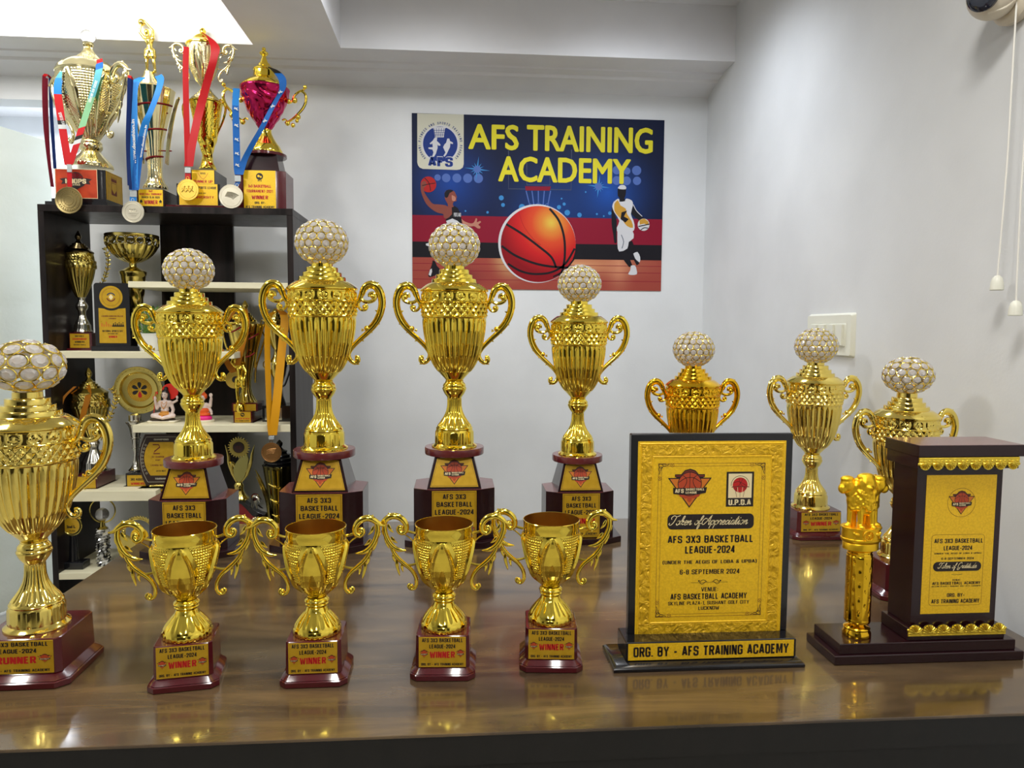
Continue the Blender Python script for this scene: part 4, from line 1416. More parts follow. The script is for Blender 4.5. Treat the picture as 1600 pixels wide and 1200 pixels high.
def gold_cup(t, z, s, mat, ball, squash=1.0):
    """the gilded upper part of a ball trophy standing at height z on its thing t"""
    out = []
    for nm in ('stem', 'cup', 'lid'):
        o = mesh_obj((nm, mat.name), SRC[nm], nm, mat, t, (0, 0, z))
        o.scale = (s, s, s)
    for k in (1, -1):
        o = mesh_obj(('handle', mat.name), SRC['handle'], 'handle', mat, t, (0, 0, z))
        o.scale = (s, s, s)
        o.rotation_euler = (0, 0, 0 if k == 1 else pi)
    cm, wm = SRC['ball_' + ball]
    o = mesh_obj(('crystals', ball), cm, 'crystal_ball', CRYSTAL, t, (0, 0, z + zz(385.5) * s))
    o.scale = (s, s, s * squash)
    w_ = mesh_obj(('wire', ball), wm, 'wire_lattice', WIRE, o)
    return t


def pedestal(t, s, hp, word):
    """round plate, tapered block with the league logo, eight-sided block with the text plate, foot slab; total height hp"""
    k = hp / 0.268
    Z = lambda z: z * k
    q = MB()
    q.lathe([(0.083 * s, Z(0.248)), (0.084 * s, Z(0.250)), (0.084 * s, Z(0.266)), (0.083 * s, Z(0.268))], 72, 0)
    mesh_obj(('disc', s, hp), q, 'round_plate', CHERRY, t)
    a, b2 = 0.0535 * s, 0.075 * s
    q = MB().prism([(-b2, -b2), (b2, -b2), (b2, b2), (-b2, b2)], Z(0.160), Z(0.248), 0, None, [(-a, -a), (a, -a), (a, a), (-a, a)])
    mesh_obj(('tap', s, hp), q, 'tapered_block', DMAROON, t)
    tilt = atan2(b2 - a, Z(0.088))
    q = MB()
    H = Z(0.080)
    wb, wt = 0.0665 * s, 0.0470 * s
    q.prism([(-wb, 0), (wb, 0), (wt, H), (-wt, H)], -0.0012, 0, 0, FRONT(0, 0, 0))
    T = FRONT(0, 0, 0)
    q.line([(-wb + 0.003, 0.003), (wb - 0.003, 0.003), (wt - 0.003, H - 0.003), (-wt + 0.003, H - 0.003), (-wb + 0.003, 0.003)], 0.0008, 2e-4, 1, T)
    league_logo(q, T, 0, H * 0.50, 0.078 * s, 2e-4, LM, True)
    o = mesh_obj(('logo', s, hp), q, 'logo_plate', PMAT, t, (0, -b2 + 0.0 + Z(0.006) * math.tan(tilt) - 0.0015, Z(0.166)))
    o.rotation_euler = (-tilt, 0, 0)
    hx, hy, c1, c2 = 0.112 * s, 0.088 * s, 0.048 * s, 0.028 * s
    oct_ = [(-hx + c1, -hy), (hx - c1, -hy), (hx, -hy + c2), (hx, hy - c2), (hx - c1, hy), (-hx + c1, hy), (-hx, hy - c2), (-hx, -hy + c2)]
    q = MB()
    n0 = len(q.f)
    q.prism(oct_, Z(0.018), Z(0.160), 0, None, None, 0.0006)
    q.prism(shrink(oct_, 0.001), Z(0.160) - 0.0004, Z(0.160) + 0.0004, 1)
    mesh_obj(('oct', s, hp), q, 'octagonal_block', [DMAROON, CHERRY], t)
    e = 1.22
    foot = [(x * e, y * e) for x, y in oct_]
    q = MB().prism(foot, 0, Z(0.018), 0, None, None, 0.001)
    mesh_obj(('foot', s, hp), q, 'foot_slab', DMAROON, t)
    q = MB()
    W, H = 0.122 * s, Z(0.138)
    q.box(-W / 2, W / 2, 0, 0.0015, 0, H, 0)
    T = FRONT(0, 0, 0)
    q.frame(-W / 2 + 0.003, W / 2 - 0.003, 0.003, H - 0.003, 0.0008, 2e-4, 1, T)
    for i, (tx, fw) in enumerate((('AFS 3X3', 0.52), ('BASKETBALL', 0.80), ('LEAGUE-2024', 0.87))):
        q.text(tx, 0, H * (0.885 - 0.155 * i), W * fw, H * 0.105, 2e-4, 1, T, 0.05)
    q.text(word, 0, H * 0.375, W * 0.74, H * 0.13, 2e-4, 2, T, 0.06)
    for k2 in (-1, 1):
        league_logo(q, T, k2 * W * 0.4, H * 0.22, 0.16 * W, 2e-4, LM, False)
    q.text('ORG. BY', 0, H * 0.22, W * 0.36, H * 0.06, 2e-4, 1, T, 0.06)
    q.text('AFS TRAINING ACADEMY', 0, H * 0.08, W * 0.88, H * 0.055, 2e-4, 1, T, 0.06)
    mesh_obj(('tplate', s, hp, word), q, 'text_plate', PMAT, t, (0, -hy - 0.0016, Z(0.020)))


TZ = 0.75
GRP = 'tall gold trophies with crystal ball tops'
for x, y, Yc, s, hp, sp, word, mat, lab in (
        (302.5, 700, 1.985, 0.885, 0.252, 0.89, 'RUNNER', G_YEL, 'gold crystal ball trophy on a tall maroon pedestal in front of the bookshelf'),
        (507, 700, 2.025, 1.0, 0.268, 1.0, 'WINNER', G_YEL, 'tallest gold crystal ball trophy, on a maroon pedestal just right of the bookshelf'),
        (710, 700, 2.050, 1.0, 0.268, 1.0, 'WINNER', G_YEL, 'gold crystal ball trophy on maroon pedestal under the left part of the poster'),
        (902, 712, 2.055, 0.865, 0.242, 0.865, 'RUNNER', G_YEL, 'gold crystal ball trophy on a maroon pedestal, its ball before the poster basketball')):
    p = at(x, y, Yc)
    t = thing('ball_trophy', (p.x, Yc, TZ), lab, 'trophy', GRP)
    gold_cup(t, hp, s, mat, 'fine', 1.0)
    pedestal(t, sp, hp, word)


def box_trophy(x, y, Yc, s, word, mat, ball, lab, rz=0.0, squash=1.0, k=1.45, kz=1.06):
    p = at(x, y, Yc)
    t = thing('ball_trophy', (p.x, Yc, TZ), lab, 'trophy', GRP, rz)
    gold_cup(t, 0.076 * kz, s, mat, ball, squash)
    o = mesh_obj('plinth', PLINTH, 'plinth', MAROON, t)
    o.scale = (k, k, kz)
    o = mesh_obj(('splate', word), small_plate(word), 'text_plate', PMAT, t, (0, (-0.0450 - 0.0006) * k, 0.0485 * kz))
    o.scale = (k, 1, kz)
    return t


PLINTH = plinth()
box_trophy(1080, 700, 2.04, 0.825, 'WINNER', G_DEEP, 'fine', 'deep orange gold crystal ball trophy standing behind the black framed plaque')
box_trophy(1266, 790, 2.045, 0.845, 'WINNER', G_PALE, 'fine', 'gold crystal ball WINNER trophy in front of the wall switch plate', 0.0)
box_trophy(1405, 880, 1.575, 0.745, 'RUNNER', G_PALE, 'mid', 'gold crystal ball RUNNER trophy half hidden behind the pillar award', 0.0, 0.91)
box_trophy(60, 1000, 1.29, 0.80, 'RUNNER', G_PALE, 'coarse', 'large gold RUNNER trophy with crystal ball, cut by the left picture edge', 0.02, 0.87)

# ================================================================== SMALL OPEN CUPS


def small_cup():
    ys = [(990, 35.6), (989, 36.6), (985, 36.9), (981, 36.7), (979.5, 35.8)]
    flare = list(zip(np.linspace(978.5, 949, 16), np.interp(np.linspace(978.5, 949, 16), [949, 955, 962, 970, 976, 979], [15.8, 18.4, 24.2, 30.6, 34.6, 35.4])))
    knot = [(948, 15.2), (947, 15.9), (945.5, 17.4), (944, 18.0), (942.5, 17.3), (941.8, 16.6), (940.5, 18.4), (938.5, 19.2), (936, 18.4), (934.5, 16.4), (933, 15.2)]
    body_y = np.linspace(932, 838, 190)
    body_r = np.interp(body_y, [838, 857, 872, 887, 897, 907, 914, 920, 926, 932], [44.9, 44.2, 42.4, 39.6, 36.6, 32.6, 28.6, 24.2, 19.0, 14.6])
    rim = [(837, 45.2), (829, 45.6), (822.5, 45.9), (821, 46.4), (820.2, 45.8), (820.4, 44.9)]
    cu = 1 / 905.0
    cz = lambda y: (990 - y) * 0.00109
    foot = ys + flare + knot
    fk = [(r * cu, cz(y)) for y, r in foot]

    def fmod(th, r, z, k):
        y = foot[k][0]
        if 949 < y < 979:
            q = (979 - y) / 30
            return (np.abs(np.sin(8 * th + q * 1.2)) - 0.5) * 0.0016 * sin(pi * min(1, q * 1.15))
        if 980 < y < 990:
            return 0.0003 * np.sin(24 * th)
        return 0 * th

    f = MB().lathe(fk, 192, 0, None, fmod)
    by = list(body_y)
    bp = [(r * cu, cz(y)) for y, r in zip(body_y, body_r)] + [(r * cu, cz(y)) for y, r in rim]

    def bmod(th, r, z, k):
        if k >= len(by):
            return 0 * th
        y = by[k]
        v = (932 - y) / 94.0                      # 0 foot .. 1 rim
        a = (th + pi / 4) % (pi / 2) - pi / 4      # angle from the nearest petal axis
        px = a * r / cu                            # arc length in px
        wid = 15.5 * max(0.0, sin(pi * min(1.0, max(0.0, v) ** 0.9 * 0.98 + 0.02))) ** 0.8
        wid2 = wid + 11.0 * min(1, v * 1.6)
        ax = np.abs(px)
        fine = 0.00022 * (np.sin(px * 3.0) * math.sin(y * 3.0))
        petal = 0.0014 + fine
        ridge = 0.0034 * np.exp(-((ax - wid) / 2.2) ** 2)
        lobes = (th / (2 * pi) * 66)
        row = y / 4.3
        u1, u2 = (lobes % 1) - 0.5, (row % 1) - 0.5
        dots = 0.0017 * np.clip(1 - (u1 ** 2 + u2 ** 2) / 0.2, 0, 1) ** 0.5
        gro = 0.0010 * np.abs(np.sin(12 * th))
        out = np.where(ax < wid, petal, np.where(ax < wid2, 0.0032 * (wid2 - ax) / (wid2 - wid + 1e-6), dots if v > 0.30 else gro))
        out = out + ridge * (1 if 0.02 < v < 0.97 else 0)
        # small pointed leaf at the foot of the petal
        if v < 0.5:
            lw = 5.5 * max(0, sin(pi * v / 0.5)) ** 0.7
            out = np.where(ax < lw, -0.0012, out)
        return out * min(1, v * 5) * min(1, (1 - v) * 8)

    bo = MB().lathe(bp, 468, 0, None, bmod, False)
    inner = MB().lathe([(0.001, cz(900)), (26 * cu, cz(898)), (36 * cu, cz(884)), (42.6 * cu, cz(860)), (44.0 * cu, cz(838)), (44.9 * cu, cz(820.4))], 96, 0, None, None, False)
    h = MB()
    up = (0, 1, 0)
    B = lambda pts: [(x * cu, 0, cz(y)) for x, y in pts]
    R = lambda *a: [q * cu * 1.3 for q in a]
    h.tube(B([(43, 837), (50, 836), (58, 833.5)]), R(1.4, 1.6, 1.8), 8, 0, None, 1, up)
    h.tube(B([(44, 856), (54, 845), (64, 838)]), R(0.8, 0.9, 0.7), 6, 0, None, 1, up)
    h.tube(B([(69, 831), (66.5, 829), (67.5, 826.5), (71, 827), (72.5, 831), (70, 835.5), (65, 836.5), (60.5, 832.5), (59.8, 825), (63, 817.5), (69, 812), (77, 809), (85, 810), (92, 814.5), (99, 820), (107, 821.5)]), R(1.6, 2.2, 2.6, 2.8, 3.2, 3.6, 4.0, 4.2, 3.4, 0.6), 10, 0, None, 1.0, up)
    h.tube(B([(82, 810), (86, 806.5), (88, 803.5)]), R(3, 2, 0.4), 8, 0, None, 1, up)
    h.tube(B([(92, 815), (94.5, 823), (94, 833), (91, 843), (86.5, 852), (80, 859.5), (71, 864.5), (60, 865.5)]), R(2.6, 3.0, 3.2, 3.2, 3.2, 3.0, 2.6, 0.5), 10, 0, None, 1.0, up)
    h.tube(B([(85, 855), (80.5, 867), (73, 878), (63.5, 887), (54, 895), (47.5, 904), (44, 914), (44.5, 923), (49, 928.5), (54.5, 927.5), (56.5, 923), (53.5, 920.5)]), R(2.0, 2.6, 2.8, 2.6, 2.4, 2.2, 2.2, 2.2, 1.6), 10, 0, None, 1.0, up)
    h.tube(B([(60, 889.5), (51, 889), (41, 886)]), R(1.8, 1.6, 1.4), 8, 0, None, 1, up)
    for pts in ([(94, 826), (97, 833), (96.5, 840)], [(89, 822), (85, 831), (80, 836)], [(90, 846), (90, 855), (87, 862)], [(84, 843), (79, 850), (74, 853)], [(80, 868), (80, 878), (77, 885)], [(74, 877), (75, 888), (72, 901), (70.5, 907)], [(66, 885), (67, 893), (65, 901)], [(93, 834), (92, 850), (90, 856)]):
        h.tube(B(pts), R(1.2, 2.2, 1.4, 0.3), 8, 0, None, 0.8, up)
    for x, y, r in ((69.5, 830.5, 3.4), (52, 923.5, 3.2)):
        h.ball((x * cu, 0, cz(y)), r * cu, 0, None, 12)
    return f, bo, inner, h


SCF, SCB, SCI, SCH = small_cup()
SPW = small_plate('WINNER')
for x, y, Yc, rz, lab in (
        (293, 985, 1.243, radians(9), 'small open gold winner cup on a red plinth, beside the large runner trophy'),
        (496, 985, 1.243, radians(1), 'small open gold winner cup in front of the tallest crystal ball trophy'),
        (694, 985, 1.252, radians(-3), 'small open gold winner cup in front of the trophy under the poster left side'),
        (860, 976, 1.270, radians(-5), 'small open gold winner cup nearest the black framed plaque')):
    p = at(x, y, Yc)
    t = thing('winner_cup', (p.x, Yc, TZ), lab, 'trophy', 'small open winner cups in the front row', rz)
    zb = 0.076
    mesh_obj('scf', SCF, 'cup_foot', G_YEL, t, (0, 0, zb))
    o = mesh_obj('scb', SCB, 'cup', G_YEL, t, (0, 0, zb))
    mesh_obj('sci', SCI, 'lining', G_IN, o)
    for k in (0, 1):
        o = mesh_obj('sch', SCH, 'handle', G_YEL, t, (0, 0, zb))
        o.rotation_euler = (0, 0, pi * k)
    mesh_obj('plinth', PLINTH, 'plinth', MAROON, t)
    mesh_obj(('splate', 'WINNER'), SPW, 'text_plate', PMAT, t, (0, -0.0456, 0.0485))

# ================================================================== BLACK FRAMED PLAQUE
PY = 1.262
EMB = principled('embossed_yellow', (0.78, 0.46, 0.012), 0.3, 0.3)
N, L, b = nodes_of(EMB)
tc = N.new('ShaderNodeTexCoord')
vo = N.new('ShaderNodeTexVoronoi')
vo.inputs['Scale'].default_value = 95
vo.feature = 'SMOOTH_F1'
wv = N.new('ShaderNodeTexNoise')
wv.inputs['Scale'].default_value = 60
wv.inputs['Distortion'].default_value = 2.5
L.new(tc.outputs['Object'], vo.inputs['Vector'])
L.new(tc.outputs['Object'], wv.inputs['Vector'])
ad = N.new('ShaderNodeMath')
L.new(vo.outputs['Distance'], ad.inputs[0])
L.new(wv.outputs['Fac'], ad.inputs[1])
bp = N.new('ShaderNodeBump')
bp.inputs['Strength'].default_value = 0.9
bp.inputs['Distance'].default_value = 0.004
L.new(ad.outputs[0], bp.inputs['Height'])
L.new(bp.outputs['Normal'], b.inputs['Normal'])


def q8(X, Y, Yp=PY):
    return at(940 + X / 3.0, 660 + Y / 3.0, Yp)


pc = q8(515, 540)
PQ = thing('award_plaque', (pc.x, 1.262, TZ), 'black framed gold plaque of appreciation standing upright on a stepped base', 'plaque')
f0, f1 = at(960, 1050, 1.209), at(1257, 1046, 1.209)
fx = (f1.x - f0.x) / 2 + 0.001
fc = (f1.x + f0.x) / 2 - pc.x
q = MB()
q.prism([(fc - fx, -0.053), (fc + fx, -0.053), (fc + fx, 0.047), (fc - fx, 0.047)], 0, 0.006, 0, None, None, 0.001)
q.prism([(fc - fx, -0.053), (fc + fx, -0.053), (fc + fx, 0.047), (fc - fx, 0.047)], 0.006, 0.012, 0, None, [(fc - fx + 0.008, -0.045), (fc + fx - 0.008, -0.045), (fc + fx - 0.008, 0.039), (fc - fx + 0.008, 0.039)])
q.build('foot', BLACKG, PQ)
s0, s1 = at(978, 1020, 1.226), at(1243, 1020, 1.226)
sx = (s1.x - s0.x) / 2
scx = (s1.x + s0.x) / 2 - pc.x
q = MB()
q.box(scx - sx, scx + sx, -0.036, 0.030, 0.012, 0.047, 0, None, 0.0015)
q.build('base_block', BLACKG, PQ)
q = MB()
q.box(scx - sx + 0.004, scx + sx - 0.004, -0.0008, 0, 0.0145, 0.0445, 0)
q.text('ORG. BY - AFS TRAINING ACADEMY', scx, 0.0295, 2 * sx * 0.915, 0.0185, 2e-4, 1, FRONT(0, -0.0008, 0), 0.05)
o = q.build('base_plate', [PLATEB, INK], PQ, (0, -0.0360, 0))
c0, c1, c2_, c3 = q8(136, 50), q8(893, 55), q8(868, 1025), q8(125, 1025)
hx = ((c1.x - c0.x) + (c2_.x - c3.x)) / 4
pz1 = (c0.z + c1.z) / 2 - TZ
pxm = (c0.x + c1.x + c2_.x + c3.x) / 4 - pc.x
q = MB()
q.box(pxm - hx, pxm + hx, 0.0, 0.014, 0.046, pz1, 0, None, 0.002)
q.build('backing_board', BLACKG, PQ)
# gold sheet with its print
g0, g1, g2_, g3 = q8(172, 86), q8(870, 88), q8(836, 996), q8(161, 1008)
gx = ((g1.x - g0.x) + (g2_.x - g3.x)) / 4
gz0, gz1 = (g2_.z + g3.z) / 2 - TZ, (g0.z + g1.z) / 2 - TZ
q = MB()
gm = pxm
q.box(gm - gx, gm + gx, -0.0012, 0, gz0, gz1, 0)
T = FRONT(0, -0.0012, 0)
Wd, Hd = 2 * gx, gz1 - gz0


def pu(f):
    return gm - gx + f * Wd


def pv(f):
    return gz1 - f * Hd


def emb_frame(a, b2, t, h, m):
    """raised moulding running round the sheet between insets a and b2 (in metres)"""
    for i, (x0, x1, z0, z1) in enumerate(((gm - gx + a, gm + gx - a, gz1 - b2, gz1 - a), (gm - gx + a, gm + gx - a, gz0 + a, gz0 + b2), (gm - gx + a, gm - gx + b2, gz0 + b2, gz1 - b2), (gm + gx - b2, gm + gx - a, gz0 + b2, gz1 - b2))):
        q.prism([(x0, z0), (x1, z0), (x1, z1), (x0, z1)], 0, h, m, T, shrink([(x0, z0), (x1, z0), (x1, z1), (x0, z1)], t))


emb_frame(0.003, 0.006, 0.001, 0.0010, 0)
emb_frame(0.0065, 0.026, 0.0006, 0.0006, 7)
emb_frame(0.0265, 0.0295, 0.001, 0.0010, 0)
LMP = dict(ink=1, orange=3, ball=4, brown=5, cream=6)
F = lambda X, Y: ((X - (172 - 11 * (Y - 86) / 920)) / (698 - 23 * (Y - 86) / 920), (Y - 87) / 915.0)


def puv(X, Y):
    a, c = F(X, Y)
    return pu(a), pv(c)


SXP = Wd / 686.0
SYP = Hd / 915.0


def ptext(s, X, Y, w_, h_, m=1, wz=2e-4, bold=0.045, shear=0.0):
    u, v = puv(X, Y)
    q.text(s, u, v, w_ * SXP, h_ * SYP, wz, m, T, bold, shear)


u0, v0 = puv(266, 188)
u1, v1 = puv(748, 905)
u1 = puv(770, 188)[0]
q.frame(u0, u1, v1, v0, 0.0006, 2e-4, 5, T)
q.frame(u0 + 0.006, u1 - 0.006, v1 + 0.005, v0 - 0.005, 0.0005, 2e-4, 5, T)
for sx_, uu in ((1, u0), (-1, u1)):
    for sy_, vv in ((-1, v0), (1, v1)):
        P_ = lambda a, c: (uu + sx_ * a, vv + sy_ * c)
        q.poly([P_(0.0012, 0.0012), P_(0.017, 0.0012), P_(0.012, 0.0045), P_(0.006, 0.006), P_(0.0045, 0.012), P_(0.0012, 0.017)], 3e-4, 0, T)
        for pts in ([(0.001, 0.001), (0.006, 0.002), (0.009, 0.005), (0.006, 0.007), (0.004, 0.005)], [(0.001, 0.001), (0.002, 0.006), (0.005, 0.009), (0.008, 0.0075)],
                    [(0.006, 0.002), (0.012, 0.0015), (0.016, 0.003), (0.020, 0.0015)], [(0.002, 0.006), (0.0015, 0.012), (0.003, 0.016), (0.0015, 0.020)], [(0.009, 0.005), (0.014, 0.0045)], [(0.005, 0.009), (0.0045, 0.014)]):
            q.line([P_(a, c) for a, c in pts], 0.0011, 4e-4, 1, T, 4)
        for a, c in ((0.0255, 0.003), (0.003, 0.0275)):
            cc_ = P_(a, c)
            q.disc(cc_[0], cc_[1], 0.0034, 3e-4, 0, T, 20)
            q.ring(cc_[0], cc_[1], 0.0026, 0.0034, 4e-4, 5, T, 20)
            q.disc(cc_[0], cc_[1], 0.0010, 4e-4, 1, T, 12)
u, v = puv(412, 306)
league_logo(q, T, u, v, 203 * SXP, 2e-4, LMP, True)
# second emblem: ball in a hoop over four letters
ua, va = puv(586, 229)
ub, vb = puv(711, 391)
q.rect(ua, ub, vb, va, 2e-4, 1, T)
tk = 0.0038
q.rect(ua + tk, ub - tk, vb + (va - vb) * 0.25, va - tk * 0.9, 3e-4, 6, T)
um, vm = (ua + ub) / 2, vb + (va - vb) * 0.62
rr = (ub - ua) * 0.27
q.ring(um, vm, rr * 1.18, rr * 1.24, 4e-4, 1, T, 40, -0.1, pi + 0.1)
q.disc(um, vm, rr, 4e-4, 2, T, 36)
for pts in ([(-0.9, 0.3), (-0.2, 0.45), (0.9, -0.1)], [(-0.6, -0.7), (0, 0.2), (0.4, 0.9)], [(-0.2, 0.95), (0.1, 0.1), (0.8, -0.5)]):
    q.line([(um + a * rr, vm + c * rr) for a, c in pts], 0.0007, 5e-4, 1, T, 4)
q.line([(um - rr * 1.15, vm - rr * 0.28), (um - rr * 0.4, vm - rr * 0.18), (um + rr * 1.25, vm - rr * 0.25)], 0.0014, 6e-4, 5, T, 4)
for k in range(7):
    a = -1.05 + 0.35 * k
    q.line([(um + a * rr, vm - rr * 0.3), (um + a * rr * 0.62, vm - rr * 1.62)], 0.0007, 6e-4, 5 if k % 2 else 6, T)
q.text('U.P.B.A', um, vb + (va - vb) * 0.125, (ub - ua) * 0.82, (va - vb) * 0.165, 5e-4, 6, T, 0.06)
ua, va = puv(310, 424)
ub, vb = puv(713, 494)
q.rrect(ua, ub, vb, va, 0.0085, 2e-4, 1, T)
script_text(q, T, 'Token of Appreciation', puv(324, 0)[0], puv(700, 0)[0], puv(0, 473)[1], 19.5 * SYP, 4e-4, 6, 0.0013)
ptext('AFS 3X3 BASKETBALL', 510, 541, 398, 35)
ptext('LEAGUE-2024', 508, 590, 232, 35)
ptext('(UNDER THE AEGIS OF LDBA & UPBA)', 508, 648, 442, 20, 1, 2e-4, 0.03)
ptext('6-8 SEPTEMBER 2024', 507, 694, 280, 23, 1, 2e-4, 0.03)
q.line([puv(420, 745), puv(592, 744)], 0.0005, 2e-4, 1, T)
for s_ in (-1, 1):
    q.line([puv(507 + s_ * 12, 742), puv(507 + s_ * 30, 732), puv(507 + s_ * 46, 744), puv(507 + s_ * 34, 752), puv(507 + s_ * 18, 740)], 0.0010, 2e-4, 1, T, 5)
    q.disc(*puv(507 + s_ * 50, 737), 0.0016, 2e-4, 1, T, 10)
ptext('VENUE:', 507, 777, 80, 20, 1, 2e-4, 0.02)
ptext('AFS BASKETBALL ACADEMY', 503, 810, 360, 28)
ptext('SKYLINE PLAZA-1, SUSHANT GOLF CITY', 503, 841, 382, 17, 1, 2e-4, 0.02)
ptext('LUCKNOW', 503, 866, 98, 17, 1, 2e-4, 0.02)
q.build('gold_sheet', [PLATEB, INK, REDINK, ORANGE_INK, BALL_INK, BROWN_INK, CREAM_INK, EMB], PQ)

# ================================================================== PILLAR AWARD WITH LION EMBLEM


def z_on(x, y, Y):
    return at(x, y, Y).z - TZ


FYP = 1.212
a0 = at(1304, 1037, FYP)
a1 = at(1599, 1034, FYP)
PX = (a0.x + a1.x) / 2
PA = thing('pillar_award', (PX, FYP, TZ), 'dark wooden pillar award with a golden four lion emblem on a post beside it', 'award')
hw = (a1.x - a0.x) / 2
q = MB().box(-hw, hw, 0, 0.105, 0, 0.0175, 0, None, 0.0015)
q.build('foot', DMAROON, PA)
b0, b1 = at(1312, 1008, FYP + 0.006).x - PX, at(1586, 1008, FYP + 0.006).x - PX
q = MB().box(b0, b1, 0.006, 0.099, 0.0175, 0.037, 0, None, 0.001)
q.build('plinth', DMAROON, PA)
d0, d1 = at(1418, 990, FYP + 0.012).x - PX, at(1569, 990, FYP + 0.012).x - PX
q = MB().box(d0, d1, 0.012, 0.094, 0.037, 0.061, 0, None, 0.001)
q.build('pillar_base', DMAROON, PA)
CYP = FYP + 0.018
e0, e1 = at(1422.6, 965, CYP).x - PX, at(1552, 965, CYP).x - PX
e0b, e1b = at(1434, 740, CYP).x - PX, at(1569, 740, CYP).x - PX
e0, e1 = (e0 + e0b) / 2, (e1 + e1b) / 2
ztop = z_on(1500, 727, CYP)
q = MB().box(e0, e1, 0.018, 0.088, 0.061, ztop, 0, None, 0.0008)
q.build('pillar', DMAROON, PA)
k0 = at(1436, 710, FYP + 0.004).x - PX
k1 = at(1604, 710, FYP + 0.004).x - PX
zc0, zc1 = z_on(1500, 714, FYP + 0.004), z_on(1500, 696, FYP + 0.004)
q = MB()
q.box(k0, k1 - 0.002, 0.004, 0.106, zc0, zc1, 0, None, 0.0008)
q.box(k0 + 0.0005, k1 - 0.012, 0.006, 0.100, ztop - 0.004, zc0, 0, None, 0.0005)
q.box(k0 + 0.001, k1 - 0.003, 0.005, 0.105, zc1 - 0.0006, zc1 + 0.0003, 1)
q.build('cap', [DMAROON, CHERRY], PA)
TRIMG = gold('gold_trim', (0.86, 0.66, 0.08), 0.3)


def shell_trim(mb, u0, u1, v0, v1, n, flip, T):
    """moulded strip: beaded band with a row of shells"""
    h = v1 - v0
    s_ = -1 if flip else 1
    base = v1 if flip else v0
    V = lambda f: base + s_ * f * h
    lo, hi = min(V(0), V(0.42)), max(V(0), V(0.42))
    mb.prism([(u0, lo), (u1, lo), (u1, hi), (u0, hi)], -0.0005, 0.0018, 0, T)
    m = int((u1 - u0) / 0.0022)
    for i in range(m):
        mb.ball((u0 + (i + 0.5) * (u1 - u0) / m, V(0.07), 0.002), (0.0009, 0.0009, 0.0009), 0, T, 6)
    w_ = (u1 - u0) / n
    for i in range(n):
        c = u0 + (i + 0.5) * w_
        mb.prism([(c + 0.47 * w_ * cos(pi * k / 10), V(0.38) + s_ * 0.6 * h * sin(pi * k / 10)) for k in (range(11) if not flip else range(10, -1, -1))], -0.0005, 0.0022, 0, T)
        for k in range(7):
            a = pi * (k + 0.5) / 7
            p0 = (c, V(0.36), 0.0025)
            p1 = (c + 0.42 * w_ * cos(a), V(0.36) + s_ * 0.56 * h * sin(a), 0.0022)
            mb.tube([p0, ((p0[0] + p1[0]) / 2, (p0[1] + p1[1]) / 2, 0.0042), p1], [0.0004, 0.0010, 0.0013], 6, 0, T, 1, None, True, 2)
        mb.ball((c, V(0.3), 0.0022), (w_ * 0.16, h * 0.1, 0.0016), 0, T, 8)
        for s2 in (-1, 1):
            mb.ball((c + s2 * 0.33 * w_, V(0.27), 0.002), (w_ * 0.13, h * 0.09, 0.0016), 0, T, 8)
            mb.ball((c + s2 * 0.5 * w_, V(0.52), 0.001), (w_ * 0.08, h * 0.12, 0.0014), 0, T, 8)
    return mb


q = MB()
zb0, zb1 = z_on(1490, 992, FYP + 0.012), z_on(1490, 974, FYP + 0.012)
shell_trim(q, d0, d1 + 0.001, zb0, zb1, 7, False, FRONT(0, 0.0115, 0))
q.build('lower_gold_trim', TRIMG, PA)
q = MB()
zt0, zt1 = z_on(1500, 734.5, FYP + 0.006), z_on(1500, 714.5, FYP + 0.006)
shell_trim(q, k0 + 0.001, at(1592, 720, FYP + 0.006).x - PX, zt0, zt1, 8, True, FRONT(0, 0.0055, 0))
q.build('upper_gold_trim', TRIMG, PA)
# yellow sheet on the pillar, 709 x 1200 enlargement
s9 = 709 / 130.0
h0 = at(1435.5, 958, CYP).x - PX
h1 = at(1543, 958, CYP).x - PX
h0t, h1t = at(1450.5, 742, CYP).x - PX, at(1560, 742, CYP).x - PX
h0, h1 = (h0 + h0t) / 2, (h1 + h1t) / 2
hz0, hz1 = z_on(1490, 958, CYP), z_on(1500, 742, CYP)
q = MB()
T = FRONT(0, 0.0172, 0)
q.box(h0, h1, 0.0172, 0.0182, hz0, hz1, 0)
GW, GH = h1 - h0, hz1 - hz0


def gp(X, Y):
    f = (Y - 10) / 1180.0
    return h0 + (X - (110 - 78 * f)) / (595 - 8 * f) * GW, hz1 - f * GH


def gtext(s, X, Y, w_, h_, m=1, wz=2e-4, bold=0.045, shear=0.0):
    u, v = gp(X, Y)
    q.text(s, u, v, w_ / 592 * GW, h_ / 1180 * GH, wz, m, T, bold, shear)


u, v = gp(396, 243)
q.ring(u, v, 0.0262, 0.0268, 2e-4, 5, T, 56)
league_logo(q, T, u, v - 0.0005, 222 / 592 * GW, 2e-4, LMP, True)
ua, va = gp(142, 514)
ub, vb = gp(553, 1120)
ub = gp(590, 514)[0]
q.rframe(ua, ub, vb, va, 0.006, 0.0005, 2e-4, 5, T)
gtext('AFS 3X3 BASKETBALL', 366, 567, 412, 38)
gtext('LEAGUE-2024', 360, 628, 242, 38)
gtext('(UNDER THE AEGIS OF LDBA & UPBA)', 358, 674, 400, 15, 1, 2e-4, 0.03)
gtext('6-8 SEPTEMBER 2024', 355, 718, 276, 19, 1, 2e-4, 0.03)
ua, va = gp(148, 745)
ub, vb = gp(552, 826)
q.rrect(ua, ub, vb, va, (va - vb) * 0.49, 2e-4, 1, T)
script_text(q, T, 'Token of Gratitude', gp(186, 783)[0], gp(516, 783)[0], gp(300, 800)[1], 21 / 1180 * GH, 4e-4, 6, 0.0010)
q.line([gp(300, 852), gp(330, 858), gp(345, 853), gp(360, 858), gp(392, 852)], 0.0006, 2e-4, 1, T, 4)
